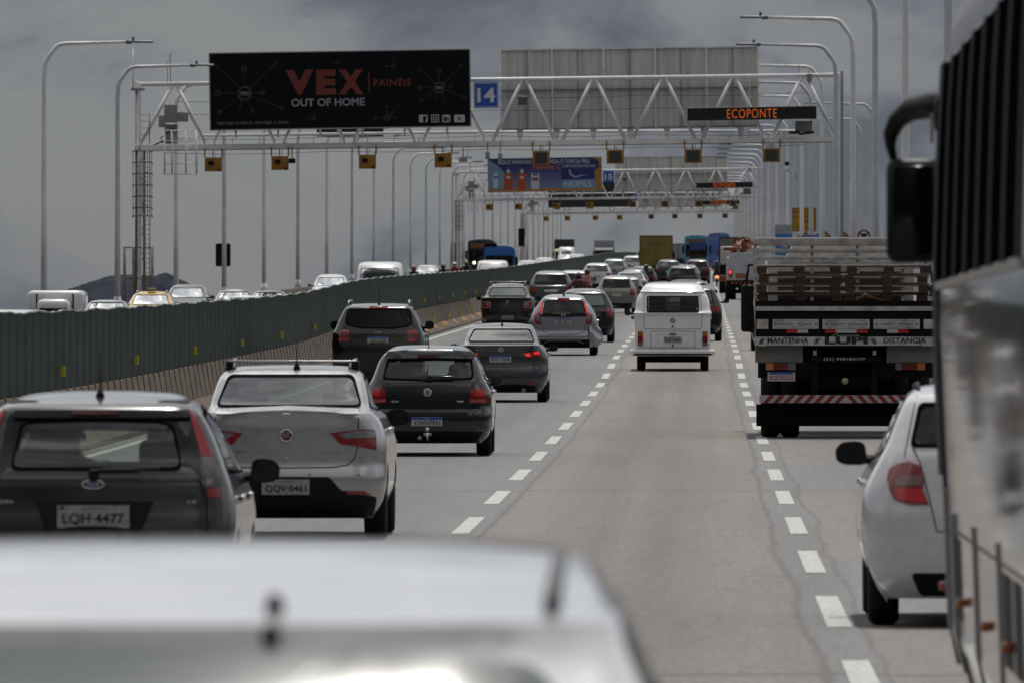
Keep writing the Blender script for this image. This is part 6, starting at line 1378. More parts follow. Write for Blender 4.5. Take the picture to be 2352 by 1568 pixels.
def motorcycle(name, label, loc, rotz, m, group=None, lamp=None, scale=1.0):
    t = thing(name, label, 'motorcycle', loc, (0, 0, rotz), group); t.scale = (scale,)*3
    for y in (-.68, .66):
        w_ = thing_child('wheel', t, (0, y, .30)); MB().lathe([(-.045, .20), (-.055, .27), (-.03, .30), (.03, .30), (.055, .27), (.045, .20)], (0, 0, 0), 'x', 20).build('tyre', M_RUB, w_)
        mb = MB(); mb.lathe([(-.02, .20), (-.03, .03), (.03, .03), (.02, .20)], (0, 0, 0), 'x', 12); mb.build('rim', M_RIM, w_)
    mb = MB(); mb.tube([(0, -.55, .74), (0, -.2, .76), (0, .05, .80)], [.09, .12, .11], 8); mb.build('saddle', M_BLK, t)
    MB().ball((0, .22, .88), (.13, .27, .13), 12).build('fuel_tank', m, t)
    MB().box(-.14, .14, -.18, .25, .32, .62, bev=.06).build('engine', M_RIM, t)
    mb = MB()
    for x in (-.08, .08): mb.tube([(x, .66, .30), (x, .50, .80), (x, .42, 1.02)], .022, 6); mb.tube([(x, -.68, .30), (x, -.1, .42)], .022, 6); mb.tube([(x, -.68, .32), (x, -.45, .72)], .018, 6)
    mb.build('fork', M_RIM, t)
    mb = MB(); mb.tube([(-.36, .34, 1.07), (-.2, .42, 1.06), (0, .44, 1.02), (.2, .42, 1.06), (.36, .34, 1.07)], .016, 6); mb.build('handlebar', M_BLK, t)
    mb = MB()
    for x in (-.33, .33): mb.tube([(x*.8, .38, 1.07), (x, .36, 1.24)], .008, 4); mb.ball((x, .36, 1.28), (.07, .015, .045), 8)
    mb.build('mirror', M_BLK, t); MB().ball((0, .56, .93), (.09, .06, .09), 10).build('headlight', lamp or M_CLR, t)
    MB().box(-.06, .06, -.86, -.80, .66, .74, bev=.02).build('tail_light', M_REDL, t); MB().box(-.09, .09, -.88, -.86, .46, .58).build('number_plate', M_PLT, t)
    MB().tube([(.14, .1, .35), (.16, -.6, .42)], [.03, .045], 8).build('exhaust', M_RIM, t); MB().box(-.08, .08, -.95, -.4, .62, .66, bev=.02).build('mudguard', m, t)
    return t
J_RED = mat('jacket_red', (.20, .015, .015), .8, var=.3); J_DK = mat('jacket_dark', (.012, .013, .016), .8, var=.3); J_NV = mat('jacket_navy', (.012, .022, .05), .8, var=.3); TR = mat('trousers_dark', (.015, .016, .02), .9)
H_BK = mat('helmet_black', (.008, .008, .008), .25, coat=.5); H_WH = mat('helmet_white', (.5, .5, .5), .3, coat=.5); H_RD = mat('helmet_red', (.25, .02, .02), .3, coat=.5); J_PK = mat('jacket_pale_red', (.35, .16, .15), .8, var=.4)
def rider(px, s, plabel, mlabel, jacket, helmet, opp=False, bag=None, lamp=None, scale=1.0, m=None):
    Y = Ys(s); X = (px-VX)/s; z = zopp(X, Y) if opp else zr(Y); rz = PI if opp else 0
    g = 'riders in the opposite lanes' if opp else 'riders between our lanes'
    motorcycle('motorcycle', mlabel, (X, Y, z), rz, m or M_BLK, g.replace('riders', 'motorcycles'), lamp, scale); p = person('person', plabel, (X, Y, z), rz, RIDE, jacket, TR, helmet=helmet, group=g, scale=scale)
    if bag:
        b = thing('backpack', bag[0], 'bag', (X, Y-.0, z), (0, 0, rz)); MB().box(-.21, .21, -.50, -.26, .98, 1.40, bev=.06).build('bag_body', bag[1], b)
        mb = MB()
        for x in (-.14, .14): mb.tube([(x, -.3, 1.36), (x, -.06, 1.44), (x, .05, 1.25), (x*1.1, -.2, 1.05)], .022, 5)
        mb.build('strap', M_BLK, b)
rider(1329, 55.5, 'motorcyclist in a red jacket and black helmet riding beside the pickup', 'motorcycle ridden by the red jacketed rider beside the pickup', J_RED, H_BK, bag=('dark backpack on the red jacketed rider', mat('bag_dark', (.04, .02, .02), .8)))
rider(1349, 48.5, 'motorcyclist in a pale red jacket just ahead of the red jacketed one', 'motorcycle ahead of the red jacketed rider', J_PK, H_BK)
rider(1646, 35, 'small dark motorcyclist on the right lane line, left of the orange truck', 'motorcycle with an orange light left of the orange crane truck', J_DK, H_BK, lamp=None, scale=1.0)
rider(1484, 41.5, 'dark motorcyclist between the two left lanes, above the dark blue hatchback', 'motorcycle half hidden by the dark blue hatchback', J_DK, H_BK)
x_, _, z_ = at(1647, 637, Ys(35.2)); t = thing('turn_signal', 'glowing orange indicator on the motorcycle left of the orange truck', 'light', (x_, Ys(35.2), z_)); MB().ball((0, 0, 0), (.13, .05, .09), 10).build('lens', mat('lit_orange', (.6, .2, .05), .3, emit=(1, .25, .05), es=1.6), t)
LIT = mat('lit_headlight', (.8, .8, .7), .3, emit=(1.0, .84, .55), es=2.5)
for px, s, j, h, lab in ((950, 42, J_NV, H_RD, 'motorcyclist in dark blue with a red helmet above the green fence, leftmost of four'), (1018, 40, J_DK, H_BK, 'motorcyclist in grey and black above the green fence, second of four'), (1044, 37, J_RED, H_WH, 'motorcyclist in a red jacket and white helmet above the green fence'), (1071, 35, J_DK, H_BK, 'black clad motorcyclist above the green fence, nearest the orange bus')):
    rider(px, s, lab, 'motorcycle of the '+lab[15:], j, h, opp=True, scale=1.14)
# driver seen through the rear window of the dark hatchback
SIT = dict(pelvis=(0, 0, .50), spine=(0, -.03, .68), chest=(0, -.05, .92), neck=(0, -.02, 1.08), head=(0, .0, 1.20), crown=(0, 0, 1.29), sh_l=(-.19, -.04, .98), el_l=(-.24, .16, .80), ha_l=(-.16, .38, .84), fi_l=(-.14, .44, .86),
           sh_r=(.19, -.04, .98), el_r=(.24, .16, .80), ha_r=(.16, .38, .84), fi_r=(.14, .44, .86), hip_l=(-.11, .06, .50), kn_l=(-.16, .46, .60), an_l=(-.14, .74, .32), to_l=(-.14, .84, .30), hip_r=(.11, .06, .50), kn_r=(.16, .46, .60), an_r=(.14, .74, .32), to_r=(.14, .84, .30))
person('person', 'driver seen as a dark shape through the rear window of the left dark hatchback', ((213-VX)/385-.26, Ys(385)+2.02, zr(69)), 0, SIT, J_DK, TR)

# ------------------------------------------------------------------ trucks and buses
M_TW = mat('truck_white', (.46, .45, .44), .6, var=.45, scale=5); M_TG = mat('truck_grey_board', (.16, .16, .16), .7, var=.3, scale=3); M_WD = mat('pallet_wood', (.060, .032, .017), .9, var=.55, scale=5, stretch=(1, 1, 4), bump=.4); M_FR = mat('truck_frame_dark', (.006, .006, .007), .75, var=.4, scale=4, spec=.15)
def truck_wheels(root, ys, R=.48, dual=True, tr=1.0, n=20):
    for i, y in enumerate(ys):
        for sg in (-1, 1):
            w_ = thing_child('wheel', root, (sg*tr, y, R)); offs = (-.15, .15) if (dual and i < len(ys)-1) else (0,)
            mb = MB()
            for o_ in offs: mb.lathe([(o_-.11, R*.6), (o_-.13, R*.92), (o_-.09, R), (o_+.09, R), (o_+.13, R*.92), (o_+.11, R*.6)], (0, 0, 0), 'x', n)
            mb.build('tyre', M_RUB, w_); MB().lathe([(-.12, R*.58), (-.02, R*.5), (.0, .08), (.12, .08), (.12, .001)], (0, 0, 0), 'x', n).build('rim', M_RIM, w_)
        MB().tube([(-tr, y, R), (tr, y, R)], .08, 8).build('axle', M_FR, root)
TS, TX = 158.0, 2.076
tr = place('flatbed_truck', 'white stake bed truck loaded with pallets, MANTENHA DISTANCIA painted on its tail', TX, TS, L=8, cat='truck', group=None)
K = .002086; tf = lambda zx, zy: ((zx-1017)*K, 3.095-K*zy)
def tq(name, m, a, b, c_, d, y0=0.0, y1=.04, mi=None, bev=0): x0, z1 = tf(a, b); x1, z0 = tf(c_, d); return MB().box(x0, x1, y0, y1, z0, z1, bev=bev).build(name, m, tr)
MB().box(-1.30, 1.30, .02, 6.3, 1.90, 1.965).build('bed_floor', M_WD, tr)
tq('tailgate_frame', M_FR, 385, 528, 1650, 830, 0, .06)
tq('tailgate_rail', M_TW, 390, 567, 1645, 598, -.02, -.001)
for k, (a, b) in enumerate(((395, 476), (505, 826), (853, 1181), (1208, 1530), (1558, 1640))):
    tq('tailgate_panel', M_TW, a, 657, b, 724, -.012, -.001)
    if 0 < k < 4:
        x0, z0 = tf(a, 724); x1, z1 = tf(b, 657); zc = (z0+z1)/2; cx = (x0+x1)/2; mb = MB()
        for s_ in (-1, 1):
            mb.tube([(cx+s_*.02, -.014, zc), (cx+s_*.10, -.014, zc+.022), (cx+s_*.17, -.014, zc-.012), (cx+s_*.24, -.014, zc+.006)], .0035, 4); mb.tube([(cx+s_*.02, -.014, zc+.006), (cx+s_*.12, -.014, zc-.018), (cx+s_*.2, -.014, zc+.012)], .003, 4)
            px_ = cx+s_*.29; mb.add([(px_-.02, -.0145, zc), (px_, -.0145, zc+.014), (px_+.02, -.0145, zc), (px_, -.0145, zc-.014)], [(0, 1, 2, 3)]); mb.box(cx-.28, cx+.28, -.0140, -.013, zc+s_*.045-.0015, zc+s_*.045+.0015)
        mb.build('pinstripe', M_INK, tr)
mr = mat('reflective_red', (.36, .012, .015), .4); mw = mat('reflective_white', (.42, .43, .44), .4)
for a, b, m in ((605, 678, mr), (679, 752, mw), (872, 945, mr), (946, 1090, mw), (1091, 1168, mr), (1303, 1379, mw), (1380, 1453, mr)): tq('reflective_tape', m, a, 727, b, 752, -.010, -.001)
tq('slogan_board', M_TW, 380, 778, 1655, 838, -.03, -.001)
for s_, a, b, z0, z1, bo in (('MANTENHA', 470, 755, 783, 822, .02), ('LUPI', 868, 1168, 776, 830, .05), ('DISTANCIA', 1278, 1575, 783, 822, .02), ('Carrocerias', 925, 1110, 760, 780, .0)):
    p0, p1 = tf(a, z1), tf(b, z0); text(s_, 'lettering', M_INK if s_ != 'Carrocerias' else mat('lettering_white', (.4, .4, .4), .6), tr, ((p0[0]+p1[0])/2, -.034, (p0[1]+p1[1])/2), p1[0]-p0[0], p1[1]-p0[1], bold=bo, shear=.4 if s_ == 'Carrocerias' else 0)
mb = MB()
for cx, sg in ((808, 1), (1217, -1), (425, 1)):
    for k in range(4): a, b = tf(cx-14*sg+7*k*sg, 826), tf(cx+2*sg+7*k*sg, 790); mb.tube([(a[0], -.033, a[1]), (b[0], -.033, b[1])], .005, 4)
mb.build('feather_mark', M_INK, tr)
MB().box(-.42, .42, .3, 7.4, .72, 1.32).build('chassis', M_FR, tr); MB().box(-1.15, 1.15, 2.0, 2.1, .40, 1.36).build('rear_screen', M_FR, tr)  # dark box added under the bed to stop bright road showing through
for a, b in ((385, 716), (1300, 1650)): tq('splash_board', M_TG, a, 840, b, 957, .10, .13)
for sg in (-1, 1):
    MB().box(sg*.86-.42, sg*.86+.42, .10, .14, .88, 1.10).build('lamp_bar', M_FR, tr)
    xs = sorted((sg*.42, sg*1.25))
for (a, b, m, nm) in ((458, 511, M_ORL, 'indicator'), (512, 612, mat('dim_red_lens', (.13, .012, .01), .25, var=.3, scale=20), 'tail_light'), (613, 666, mat('dim_grey_lens', (.12, .12, .12), .3), 'reverse_light'), (1362, 1405, MATS['dim_grey_lens'], 'reverse_light'), (1406, 1514, MATS['dim_red_lens'], 'tail_light'), (1515, 1567, M_ORL, 'indicator')): tq(nm, m, a, 960, b, 1008, .05, .10)
p0, p1 = tf(468, 1085), tf(665, 1022); pl_ = thing_child('number_plate', tr, ((p0[0]+p1[0])/2, .06, (p0[1]+p1[1])/2)); MB().box(-.2, .2, -.005, .006, -.065, .065).build('plate_panel', M_PLT, pl_); MB().box(-.17, .17, -.008, -.0045, .035, .062).build('plate_band', M_BLU, pl_)
text('EQU8G52', 'plate_lettering', mat('plate_red_ink', (.30, .02, .02), .5), pl_, (.004, -.007, -.018), .34, .075, bold=.012)
tq('phone_board', M_FR, 780, 915, 1260, 950, .0, .3); p0, p1 = tf(862, 945), tf(1152, 922); text('(21) 998184177', 'lettering', mat('lettering_white', (.4, .4, .4), .6), tr, ((p0[0]+p1[0])/2, -.004, (p0[1]+p1[1])/2), p1[0]-p0[0], p1[1]-p0[1], bold=.01)
for a in (800, 1215): tq('hinge', m_cab, a-12, 872, a+12, 905, .0, .05); tq('bumper_arm', M_FR, a-22, 950, a+22, 1185, .05, .12)
MB().lathe([(-.005, .0), (-.005, .045), (.02, .05)], (tf(1010, 0)[0], .04, tf(0, 1085)[1]), 'y', 20).build('round_reflector', mat('reflector_pale_yellow', (.40, .38, .16), .4, var=.5, scale=60), tr)
x0, z1 = tf(413, 1182); x1, z0 = tf(1622, 1236); bm_ = MB().box(x0, x1, -.03, .03, z0, z1).build('bumper', mat('bumper_white', (.40, .39, .38), .5, var=.25, scale=6), tr)
mb = MB(); cx = 0; n_ = 9; hgt = z1-z0
for sg in (-1, 1):
    k = 0
    while True:
        a = .0+k*.148; 
        if a+.07+hgt*.9 > x1: break
        xs = [a, a+.074, a+.074+hgt*.9, a+hgt*.9]; mb.add([(sg*xs[0], -.033, z1 if False else z1-.002), (sg*xs[1], -.033, z1-.002), (sg*xs[2], -.033, z0+.002), (sg*xs[3], -.033, z0+.002)], [(0, 1, 2, 3)]); k += 1
mb.build('hazard_stripe', mat('stripe_red', (.20, .012, .012), .5), bm_, fix=False)
tq('mud_flap', mat('mud_flap_rubber', (.006, .006, .007), .95, spec=.05), 392, 1245, 1655, 1398, .10, .13)
truck_wheels(tr, [1.35, 5.9], .48, True, .95, 28)
mb = MB()                                             # headboard and stake sides
for za, zb in ((105, 163), (185, 214), (240, 266), (300, 330), (365, 395), (430, 460), (490, 520)): x0, z1 = tf(385, za); x1, z0 = tf(1660, zb); mb.box(x0, x1, 6.2, 6.24, z0+.05, z1+.05, bev=.01)
for a in (400, 810, 1137, 1465, 1630): x0, z1 = tf(a-12, 110); x1, z0 = tf(a+12, 560); mb.box(x0, x1, 6.245, 6.28, z0, z1+.04)
mb.build('headboard', M_TW, tr)
mb = MB()
for sg in (-1, 1):
    for y in (1.0, 3.1, 5.2): mb.box(sg*1.3-.02, sg*1.3+.02, y, y+.06, 1.96, 2.05)
    mb.box(sg*1.305-.015, sg*1.305+.015, .06, 6.2, 1.90, 1.99)
mb.build('bed_rail', M_TW, tr)
cab = MB(); P = [(6.5, .75), (8.35, .75), (8.45, 1.35), (8.25, 2.15), (7.95, 2.52), (6.5, 2.58)]
cb = MB().prism(P, -1.1, 1.1, axis='x').build('cab', M_TW, tr)
MB().prism([(-.85, 2.60), (.85, 2.60), (.66, 2.94), (-.66, 2.94)], 6.7, 7.7).build('wind_deflector', M_TW, tr)
MB().box(-.95, .95, 6.47, 6.498, 1.95, 2.42, bev=.01).build('cab_rear_window', M_SMK, tr); MB().box(-1.06, 1.06, 8.22, 8.30, 1.5, 2.3).build('windscreen', G_DARK, tr)
for sg in (-1, 1):
    mb = MB(); mb.box(sg*1.40-.10, sg*1.40+.10, 8.0, 8.12, 1.50, 2.22, bev=.05); mb.tube([(sg*1.1, 8.1, 2.5), (sg*1.38, 8.05, 2.52), (sg*1.42, 8.05, 2.25)], .022, 6); mb.tube([(sg*1.1, 8.1, 1.45), (sg*1.40, 8.05, 1.52)], .018, 6); mb.build('wing_mirror', M_BLK, tr)
mb = MB(); mb.tube([(-1.31, -.02, 2.77), (-1.325, -.02, 2.2), (-1.315, -.02, 1.2)], .010, 4); mb.build('tie_rope', mat('rope_pale', (.35, .3, .24), .8), tr)
def pallet():
    t = thing('wooden_pallet', 'x', 'pallet'); mb = MB(); rr = random.Random(2)
    for x in (-.545, -.0, .53): mb.box(x-.07, x+.07, 0, 1.0, .022, .11)
    mb.build('bearer', M_WD, t); mb = MB()
    for k in range(7): y = k*.148; mb.box(-.61, .61, y, y+.11, .112, .132)
    mb.build('top_boards', M_WD, t); mb = MB()
    for y in (0, .45, .9): mb.box(-.60, .60, y, y+.10, 0, .020)
    mb.build('bottom_boards', M_WD, t); return t
pp = pallet(); first = True; rr = random.Random(12); tiers = ['bottom', 'lower middle', 'upper middle', 'top']
for col, cx in enumerate((-.655, .61)):
    for k in range(4):
        for row in range(1):
            p = pp if first else dup(pp); first = False
            x = TX+cx+rr.uniform(-.025, .025); Y0 = Ys(TS)+.12; p.location = (x, Y0+rr.uniform(0, .04), zr(Y0)+1.968+k*.134); p.rotation_euler = (slope(Y0), rr.uniform(-.006, .006), rr.uniform(-.01, .01))
            tag(p, f'brown wooden pallet, {tiers[k]} of four in the {("left", "right")[col]} stack on the truck', 'pallet', 'pallets stacked on the truck')
t = thing('strap_bundle', 'small tangle of brown cloth and straps lying below the right pallet stack', 'strap', (TX+tf(1150, 0)[0], Ys(TS)+.03, zr(165.4)+1.975))
mb = MB(); mb.tube([(-.16, 0, .0), (-.06, -.02, .07), (.0, -.03, .10), (.06, -.02, .08), (.16, 0, .045), (.34, .02, .0)], [.01, .025, .03, .025, .015, .008], 6); mb.build('cloth', mat('cloth_brown', (.10, .07, .04), .9), t)

# ---- grey passenger coach on the right
M_BUS = mat('coach_polished_metal', (.47, .45, .44), .07, .85, var=.06, scale=1.1, stretch=(1, .25, 1.4), bump=.12); M_BWN = mat('coach_dark_window', (.004, .004, .0045), .8, spec=.0); M_BRF = mat('coach_roof_grey', (.16, .16, .18), .35, .3, var=.4, scale=1.5, stretch=(1, .4, 2)); M_BPL = mat('window_divider_grey', (.026, .026, .026), .7, spec=.05)
BX, BYF, BL = 1.06, 52.4, 15.0
bus = thing('coach', 'grey passenger coach with tall dark windows filling the right edge', 'bus', (BX, BYF-BL, 0))
prof = [(.12, .32), (.06, .55), (.045, 1.0), (.0, 1.9), (.0, 2.10), (.01, 2.5), (.025, 2.9), (.04, 3.12), (.06, 3.25), (.10, 3.38), (.18, 3.48), (.38, 3.56), (.8, 3.62), (1.3, 3.64)]
prof = prof+[(2.6-x, z) for x, z in reversed(prof[:-1])]
def bus_ring(y, k=0.0, dz=0.0): cx = 1.3; return [(cx+(x-cx)*(1-k), y, .3+(z-.3)*(1-dz)) for x, z in prof]
rings = [(0, .06, .03), (.12, .01, .005), (.3, 0, 0), (BL-1.0, 0, 0), (BL-.45, .01, .01), (BL-.15, .05, .03), (BL, .13, .07)]
vs = [p for r in rings for p in bus_ring(*r)]; k = len(prof); fs = []; mi = []
mb = MB()
for i in range(len(rings)-1):
    for j in range(k-1):
        z = (prof[j][1]+prof[j+1][1])/2; q = (i*k+j, (i+1)*k+j, (i+1)*k+j+1, i*k+j+1); mb.f.append(list(q)); mb.sm.append(True); mb.mi.append(1 if z > 3.12 else 0)
mb.v = vs; mb.f += [list(range(k)), list(range((len(rings)-1)*k, len(rings)*k))]; mb.sm += [False]*2; mb.mi += [0]*2
mb.build('body', [M_BUS, M_BRF], bus, sharp=50)
def side_x(z, off=0.0):
    for (x0, z0), (x1, z1) in zip(prof[:8], prof[1:9]):
        if z0 <= z <= z1: return x0+(x1-x0)*(z-z0)/(z1-z0)-off
    return prof[0][0]-off
def side_patch(name, m, y0, y1, z0, z1, off=.006, n=4, th=True):
    mb = MB(); vs = []
    for i in range(n+1): z = z0+(z1-z0)*i/n; vs += [(side_x(z, off), y0, z), (side_x(z, off), y1, z), (side_x(z, -.01), y0, z), (side_x(z, -.01), y1, z)]
    mb.add(vs, [(4*i, 4*i+1, 4*i+5, 4*i+4) for i in range(n)]+[(4*i, 4*i+4, 4*i+6, 4*i+2) for i in range(n)]+[(4*i+1, 4*i+3, 4*i+7, 4*i+5) for i in range(n)]+[(0, 2, 3, 1), (4*n, 4*n+1, 4*n+3, 4*n+2)], False)
    return mb.build(name, m, bus)
wy = BL-.9; i = 0
while wy > .8:
    side_patch('window', M_BWN, wy-1.48, wy, 2.13, 3.09, .008); side_patch('window_divider', M_BPL, wy-1.92, wy-1.50, 2.12, 3.10, .011)
    wy -= 1.94
side_patch('front_pillar', M_BLK, BL-.85, BL-.12, 1.25, 3.12, .012)
side_patch('window_sill', mat('sill_pale', (.32, .29, .26), .5), .3, BL-.9, 2.085, 2.12, .012, 1)
side_patch('blue_edge', mat('edge_blue', (.01, .015, .06), .4), BL-.98, BL-.88, 1.0, 2.08, .010)
side_patch('crease', mat('crease_dark', (.08, .08, .08), .5), .3, BL-.9, 1.02, 1.035, .003, 1)
for y in (BL-.9, BL-2.4, BL-6.2, BL-10.0): side_patch('door_edge', mat('door_edge_pale', (.34, .36, .40), .3, .5), y-.12, y, .40, 1.10 if y < BL-1 else 1.2, .014)
for s_ in (505, 541, 592, 638, 690): MB().box(side_x(.75, .04), side_x(.75, .0), Ys(s_)-(BYF-BL)-.05, Ys(s_)-(BYF-BL)+.05, .725, .765, bev=.01).build('side_marker', mat('marker_orange', (.45, .12, .03), .3, coat=.5), bus)
for y in (2.6, 4.0, 12.0):
    mb = MB(); mb.lathe([(-.15, .30), (-.15, .47), (-.12, .5), (.12, .5), (.15, .47), (.15, .30)], (.26, y, .5), 'x', 28); mb.build('wheel', M_RUB, bus)
    side_patch('wheel_arch', M_BLK, y-.6, y+.6, .33, 1.0, .001)
mb = MB(); mb.tube([(.10, BL-.30, 2.93), (.0, BL-.1, 2.94), (-.10, BL+.05, 2.925), (-.165, BL+.12, 2.875), (-.195, BL+.16, 2.81), (-.195, BL+.16, 2.76), (-.18, BL+.16, 2.69)], [.062, .062, .055, .045, .036, .025, .018], 12); mb.box(.0, .14, BL-.36, BL-.1, 2.80, 2.99, bev=.04); mb.build('mirror_arm', mat('mirror_black_gloss', (.005, .005, .006), .45, spec=.25), bus)
mb = MB(); mb.box(-.215, .03, BL+.06, BL+.20, 2.215, 2.70, bev=.05); mh = mb.build('wing_mirror', MATS['mirror_black_gloss'], bus); MB().box(-.19, .005, BL+.045, BL+.062, 2.25, 2.665, bev=.008).build('mirror_glass', mat('mirror_glass_dark', (.012, .016, .017), .1, .6), mh)
MB().box(-.02, -.005, BL-.32, BL-.27, 2.76, 2.90).build('mirror_light', M_TW, bus)

# ---- distant trucks and buses
def boxtruck(name, label, px, s, w_, h_, m, L=7, opp=False, rev=False, cabm=None, X=None, boxz=1.0, extra=None, group=None, top=None):
    X = (px-VX)/s if X is None else X; root = place(name, label, X, s, opp=opp, rev=rev, L=L+2, group=group, cat='truck')
    a = root; MB().box(-w_/2, w_/2, 0, L, boxz, h_, bev=.06).build('cargo_box', m, a)
    mb = MB()
    for x in (-w_/2, 0, w_/2): mb.box(x-.03, x+.03, -.02, .0, boxz, h_)
    mb.box(-w_/2, w_/2, -.025, .0, h_-.08, h_); mb.box(-w_/2, w_/2, -.025, 0, boxz, boxz+.1); mb.build('door_frame', cabm or M_FR, a)
    MB().box(-.4, .4, .2, L+1.5, .6, .95).build('chassis', M_FR, a); MB().box(-w_/2+.05, w_/2-.05, -.05, .05, .5, .68).build('bumper', M_FR, a)
    for x in (-1, 1): MB().box(x*.95-.15, x*.95+.15, -.08, -.05, .72, .84).build('tail_light', M_RED, a)
    P = [(L+.15, .6), (L+1.95, .6), (L+2.0, 1.3), (L+1.75, 2.3), (L+1.4, 2.6), (L+.15, 2.6)]
    MB().prism(P, -1.12, 1.12, axis='x').build('cab', cabm or M_TW, a); MB().add([(-1.0, L+2.0, 1.4), (1.0, L+2.0, 1.4), (.98, L+1.78, 2.28), (-.98, L+1.78, 2.28)], [(0, 1, 2, 3)]).build('windscreen', G_DARK, a)
    mb = MB(); mb.box(-1.0, 1.0, L+1.99, L+2.04, .75, 1.15); mb.build('grille', M_BLK, a)
    for x in (-1, 1): MB().box(x*1.3-.1, x*1.3+.1, L+1.6, L+1.7, 1.6, 2.2, bev=.03).build('wing_mirror', M_BLK, a)
    truck_wheels(a, [1.2, L+1.0], .48, True, .95, 14)
    return a
def busbox(name, label, px, s, w_, h_, m, L=11, opp=False, rev=False, X=None, wm=None, face='rear', disp=None, group=None):
    X = (px-VX)/s if X is None else X; a = place(name, label, X, s, opp=opp, rev=rev, L=L, group=group, cat='bus')
    P = rpoly([(-w_/2, .35), (w_/2, .35), (w_/2*.98, h_-.25), (w_/2*.86, h_), (-w_/2*.86, h_), (-w_/2*.98, h_-.25)], .15); MB().prism(P, 0, L).build('body', m, a)
    y = -.02 if not rev else L+.005
    MB().box(-w_/2+.15, w_/2-.15, y, y+.015, h_*.40, h_*.76, bev=.006).build('windscreen' if rev else 'rear_window', wm or G_DARK, a)
    MB().box(-w_/2+.3, w_/2-.3, y-.005, y+.02, h_*.80, h_*.91).build('destination_sign', disp or M_BLK, a)
    for x in (-1, 1): MB().box(x*w_*.38-.16, x*w_*.38+.16, y-.01, y+.03, .7, .95, bev=.01).build('headlight' if rev else 'tail_light', M_CLR if rev else M_RED, a); MB().box(x*(w_/2+.12)-.1, x*(w_/2+.12)+.1, L*1.0-.1, L+.05, h_*.5, h_*.72, bev=.03).build('wing_mirror', M_BLK, a)
    for x in (-1, 1): MB().box(x*w_/2-.012, x*w_/2+.012, .8, L-.6, h_*.42, h_*.74).build('side_windows', M_BWN, a)
    MB().box(-.7, .7, L*.3, L*.45, h_-.01, h_+.16, bev=.05).build('roof_hatch', M_TW, a)
    truck_wheels(a, [2.5, L-2.3], .48, False, w_/2-.2, 14); return a
yt = boxtruck('box_truck', 'tall mustard yellow box truck with two red badges on its rear doors', 1507, 30, 2.5, 3.42, mat('mustard_paint', (.17, .135, .028), .6, var=.25, scale=1.2), cabm=mat('frame_red', (.14, .05, .025), .6), boxz=.75, group='trucks far ahead')
for x in (-.42, .30): MB().box(x-.16, x+.16, -.032, -.026, 2.75, 3.0, bev=.002).build('door_badge', mat('badge_red', (.22, .06, .04), .6), yt)
lb = busbox('bus', 'light blue bus far ahead in the middle lane with a dark blue centre', 1600, 22.8, 2.5, 3.5, mat('bus_light_blue', (.07, .27, .42), .4, var=.1), disp=mat('bus_band_orange', (.16, .08, .03), .5), group='buses far ahead')
MB().box(-.7, .95, -.06, -.03, 1.9, 2.9, bev=.01).build('rear_panel', mat('bus_dark_blue', (.02, .04, .20), .5), lb); MB().box(-.65, .9, -.08, -.061, 1.2, 2.1, bev=.005).build('lower_window', G_DARK, lb)
busbox('bus', 'periwinkle blue bus far ahead, behind the grey box truck', 1651, 20, 2.5, 4.0, mat('bus_periwinkle', (.10, .16, .42), .4, var=.1), wm=mat('bus_periwinkle2', (.07, .12, .36), .4), disp=mat('bus_periwinkle3', (.12, .18, .42), .4), group='buses far ahead')
boxtruck('box_truck', 'grey box truck behind the orange crane truck, far ahead in the right lane', 1686, 26, 2.6, 3.30, mat('box_grey', (.13, .13, .13), .6, var=.2), group='trucks far ahead', boxz=.9)
boxtruck('box_truck', 'pale distant truck between the yellow truck and the light blue bus', 1558, 16.5, 2.5, 3.2, mat('box_haze_grey', (.22, .23, .25), .6), group='trucks far ahead')
# orange crane truck
M_CO = mat('crane_orange', (.20, .042, .010), .5, var=.3); ct = place('crane_truck', 'orange truck with a folded crane boom, left of the white service truck', 2.15, 40, L=9, cat='truck')
def cbx(name, m, a, b, y0, y1, bev=.04): X0, _, Z0 = at(a[0], b[1], Ys(40)); X1, _, Z1 = at(b[0], a[1], Ys(40)); zb = zr(Ys(40)); return MB().box(X0-2.15, X1-2.15, y0, y1, Z0-zb, Z1-zb, bev=bev).build(name, m, ct)
cbx('rear_frame', M_CO, (1652, 634), (1746, 648), 0, .3); cbx('tool_box', M_FR, (1653, 608), (1672, 632), 0, .8); cbx('lower_guard', M_FR, (1653, 648), (1746, 662), .1, .3); cbx('body_side', M_TW, (1664, 578), (1677, 608), .2, 3); cbx('outrigger', M_CO, (1662, 568), (1692, 576), .3, .6)
mb = MB()
def cpt(px, py, y): X, _, Z = at(px, py, Ys(40)); return (X-2.15, y, Z-zr(Ys(40)))
mb.tube([cpt(1672, 612, .8), cpt(1680, 585, 1.0), cpt(1692, 566, 1.4), cpt(1700, 553, 1.8), cpt(1722, 549, 2.0)], [.14, .20, .26, .20, .08], 4, smooth=False); mb.tube([cpt(1688, 560, 1), cpt(1690, 548, 1)], .10, 4, smooth=False); mb.tube([cpt(1700, 590, 1.5), cpt(1712, 566, 1.6), cpt(1730, 560, 1.8)], [.2, .3, .14], 4, smooth=False); mb.tube([cpt(1676, 600, 1.2), cpt(1688, 572, 1.5), cpt(1712, 556, 1.7), cpt(1724, 552, 1.8)], .10, 4, smooth=False); mb.build('crane_boom', M_CO, ct)
mb = MB(); mb.tube([cpt(1695, 552, 1.2), cpt(1708, 546, 1.4), cpt(1716, 556, 1.5)], .06, 6); mb.tube([cpt(1683, 590, .7), cpt(1690, 570, .8)], .08, 6); mb.build('hydraulic_hose', M_BLK, ct)
MB().box(-1.15, 1.15, 6, 8, .9, 2.7, bev=.1).build('cab', M_TW, ct); MB().box(-.4, .4, .2, 8, .6, .9).build('chassis', M_FR, ct); truck_wheels(ct, [1.2, 6.9], .48, True, .95, 14)
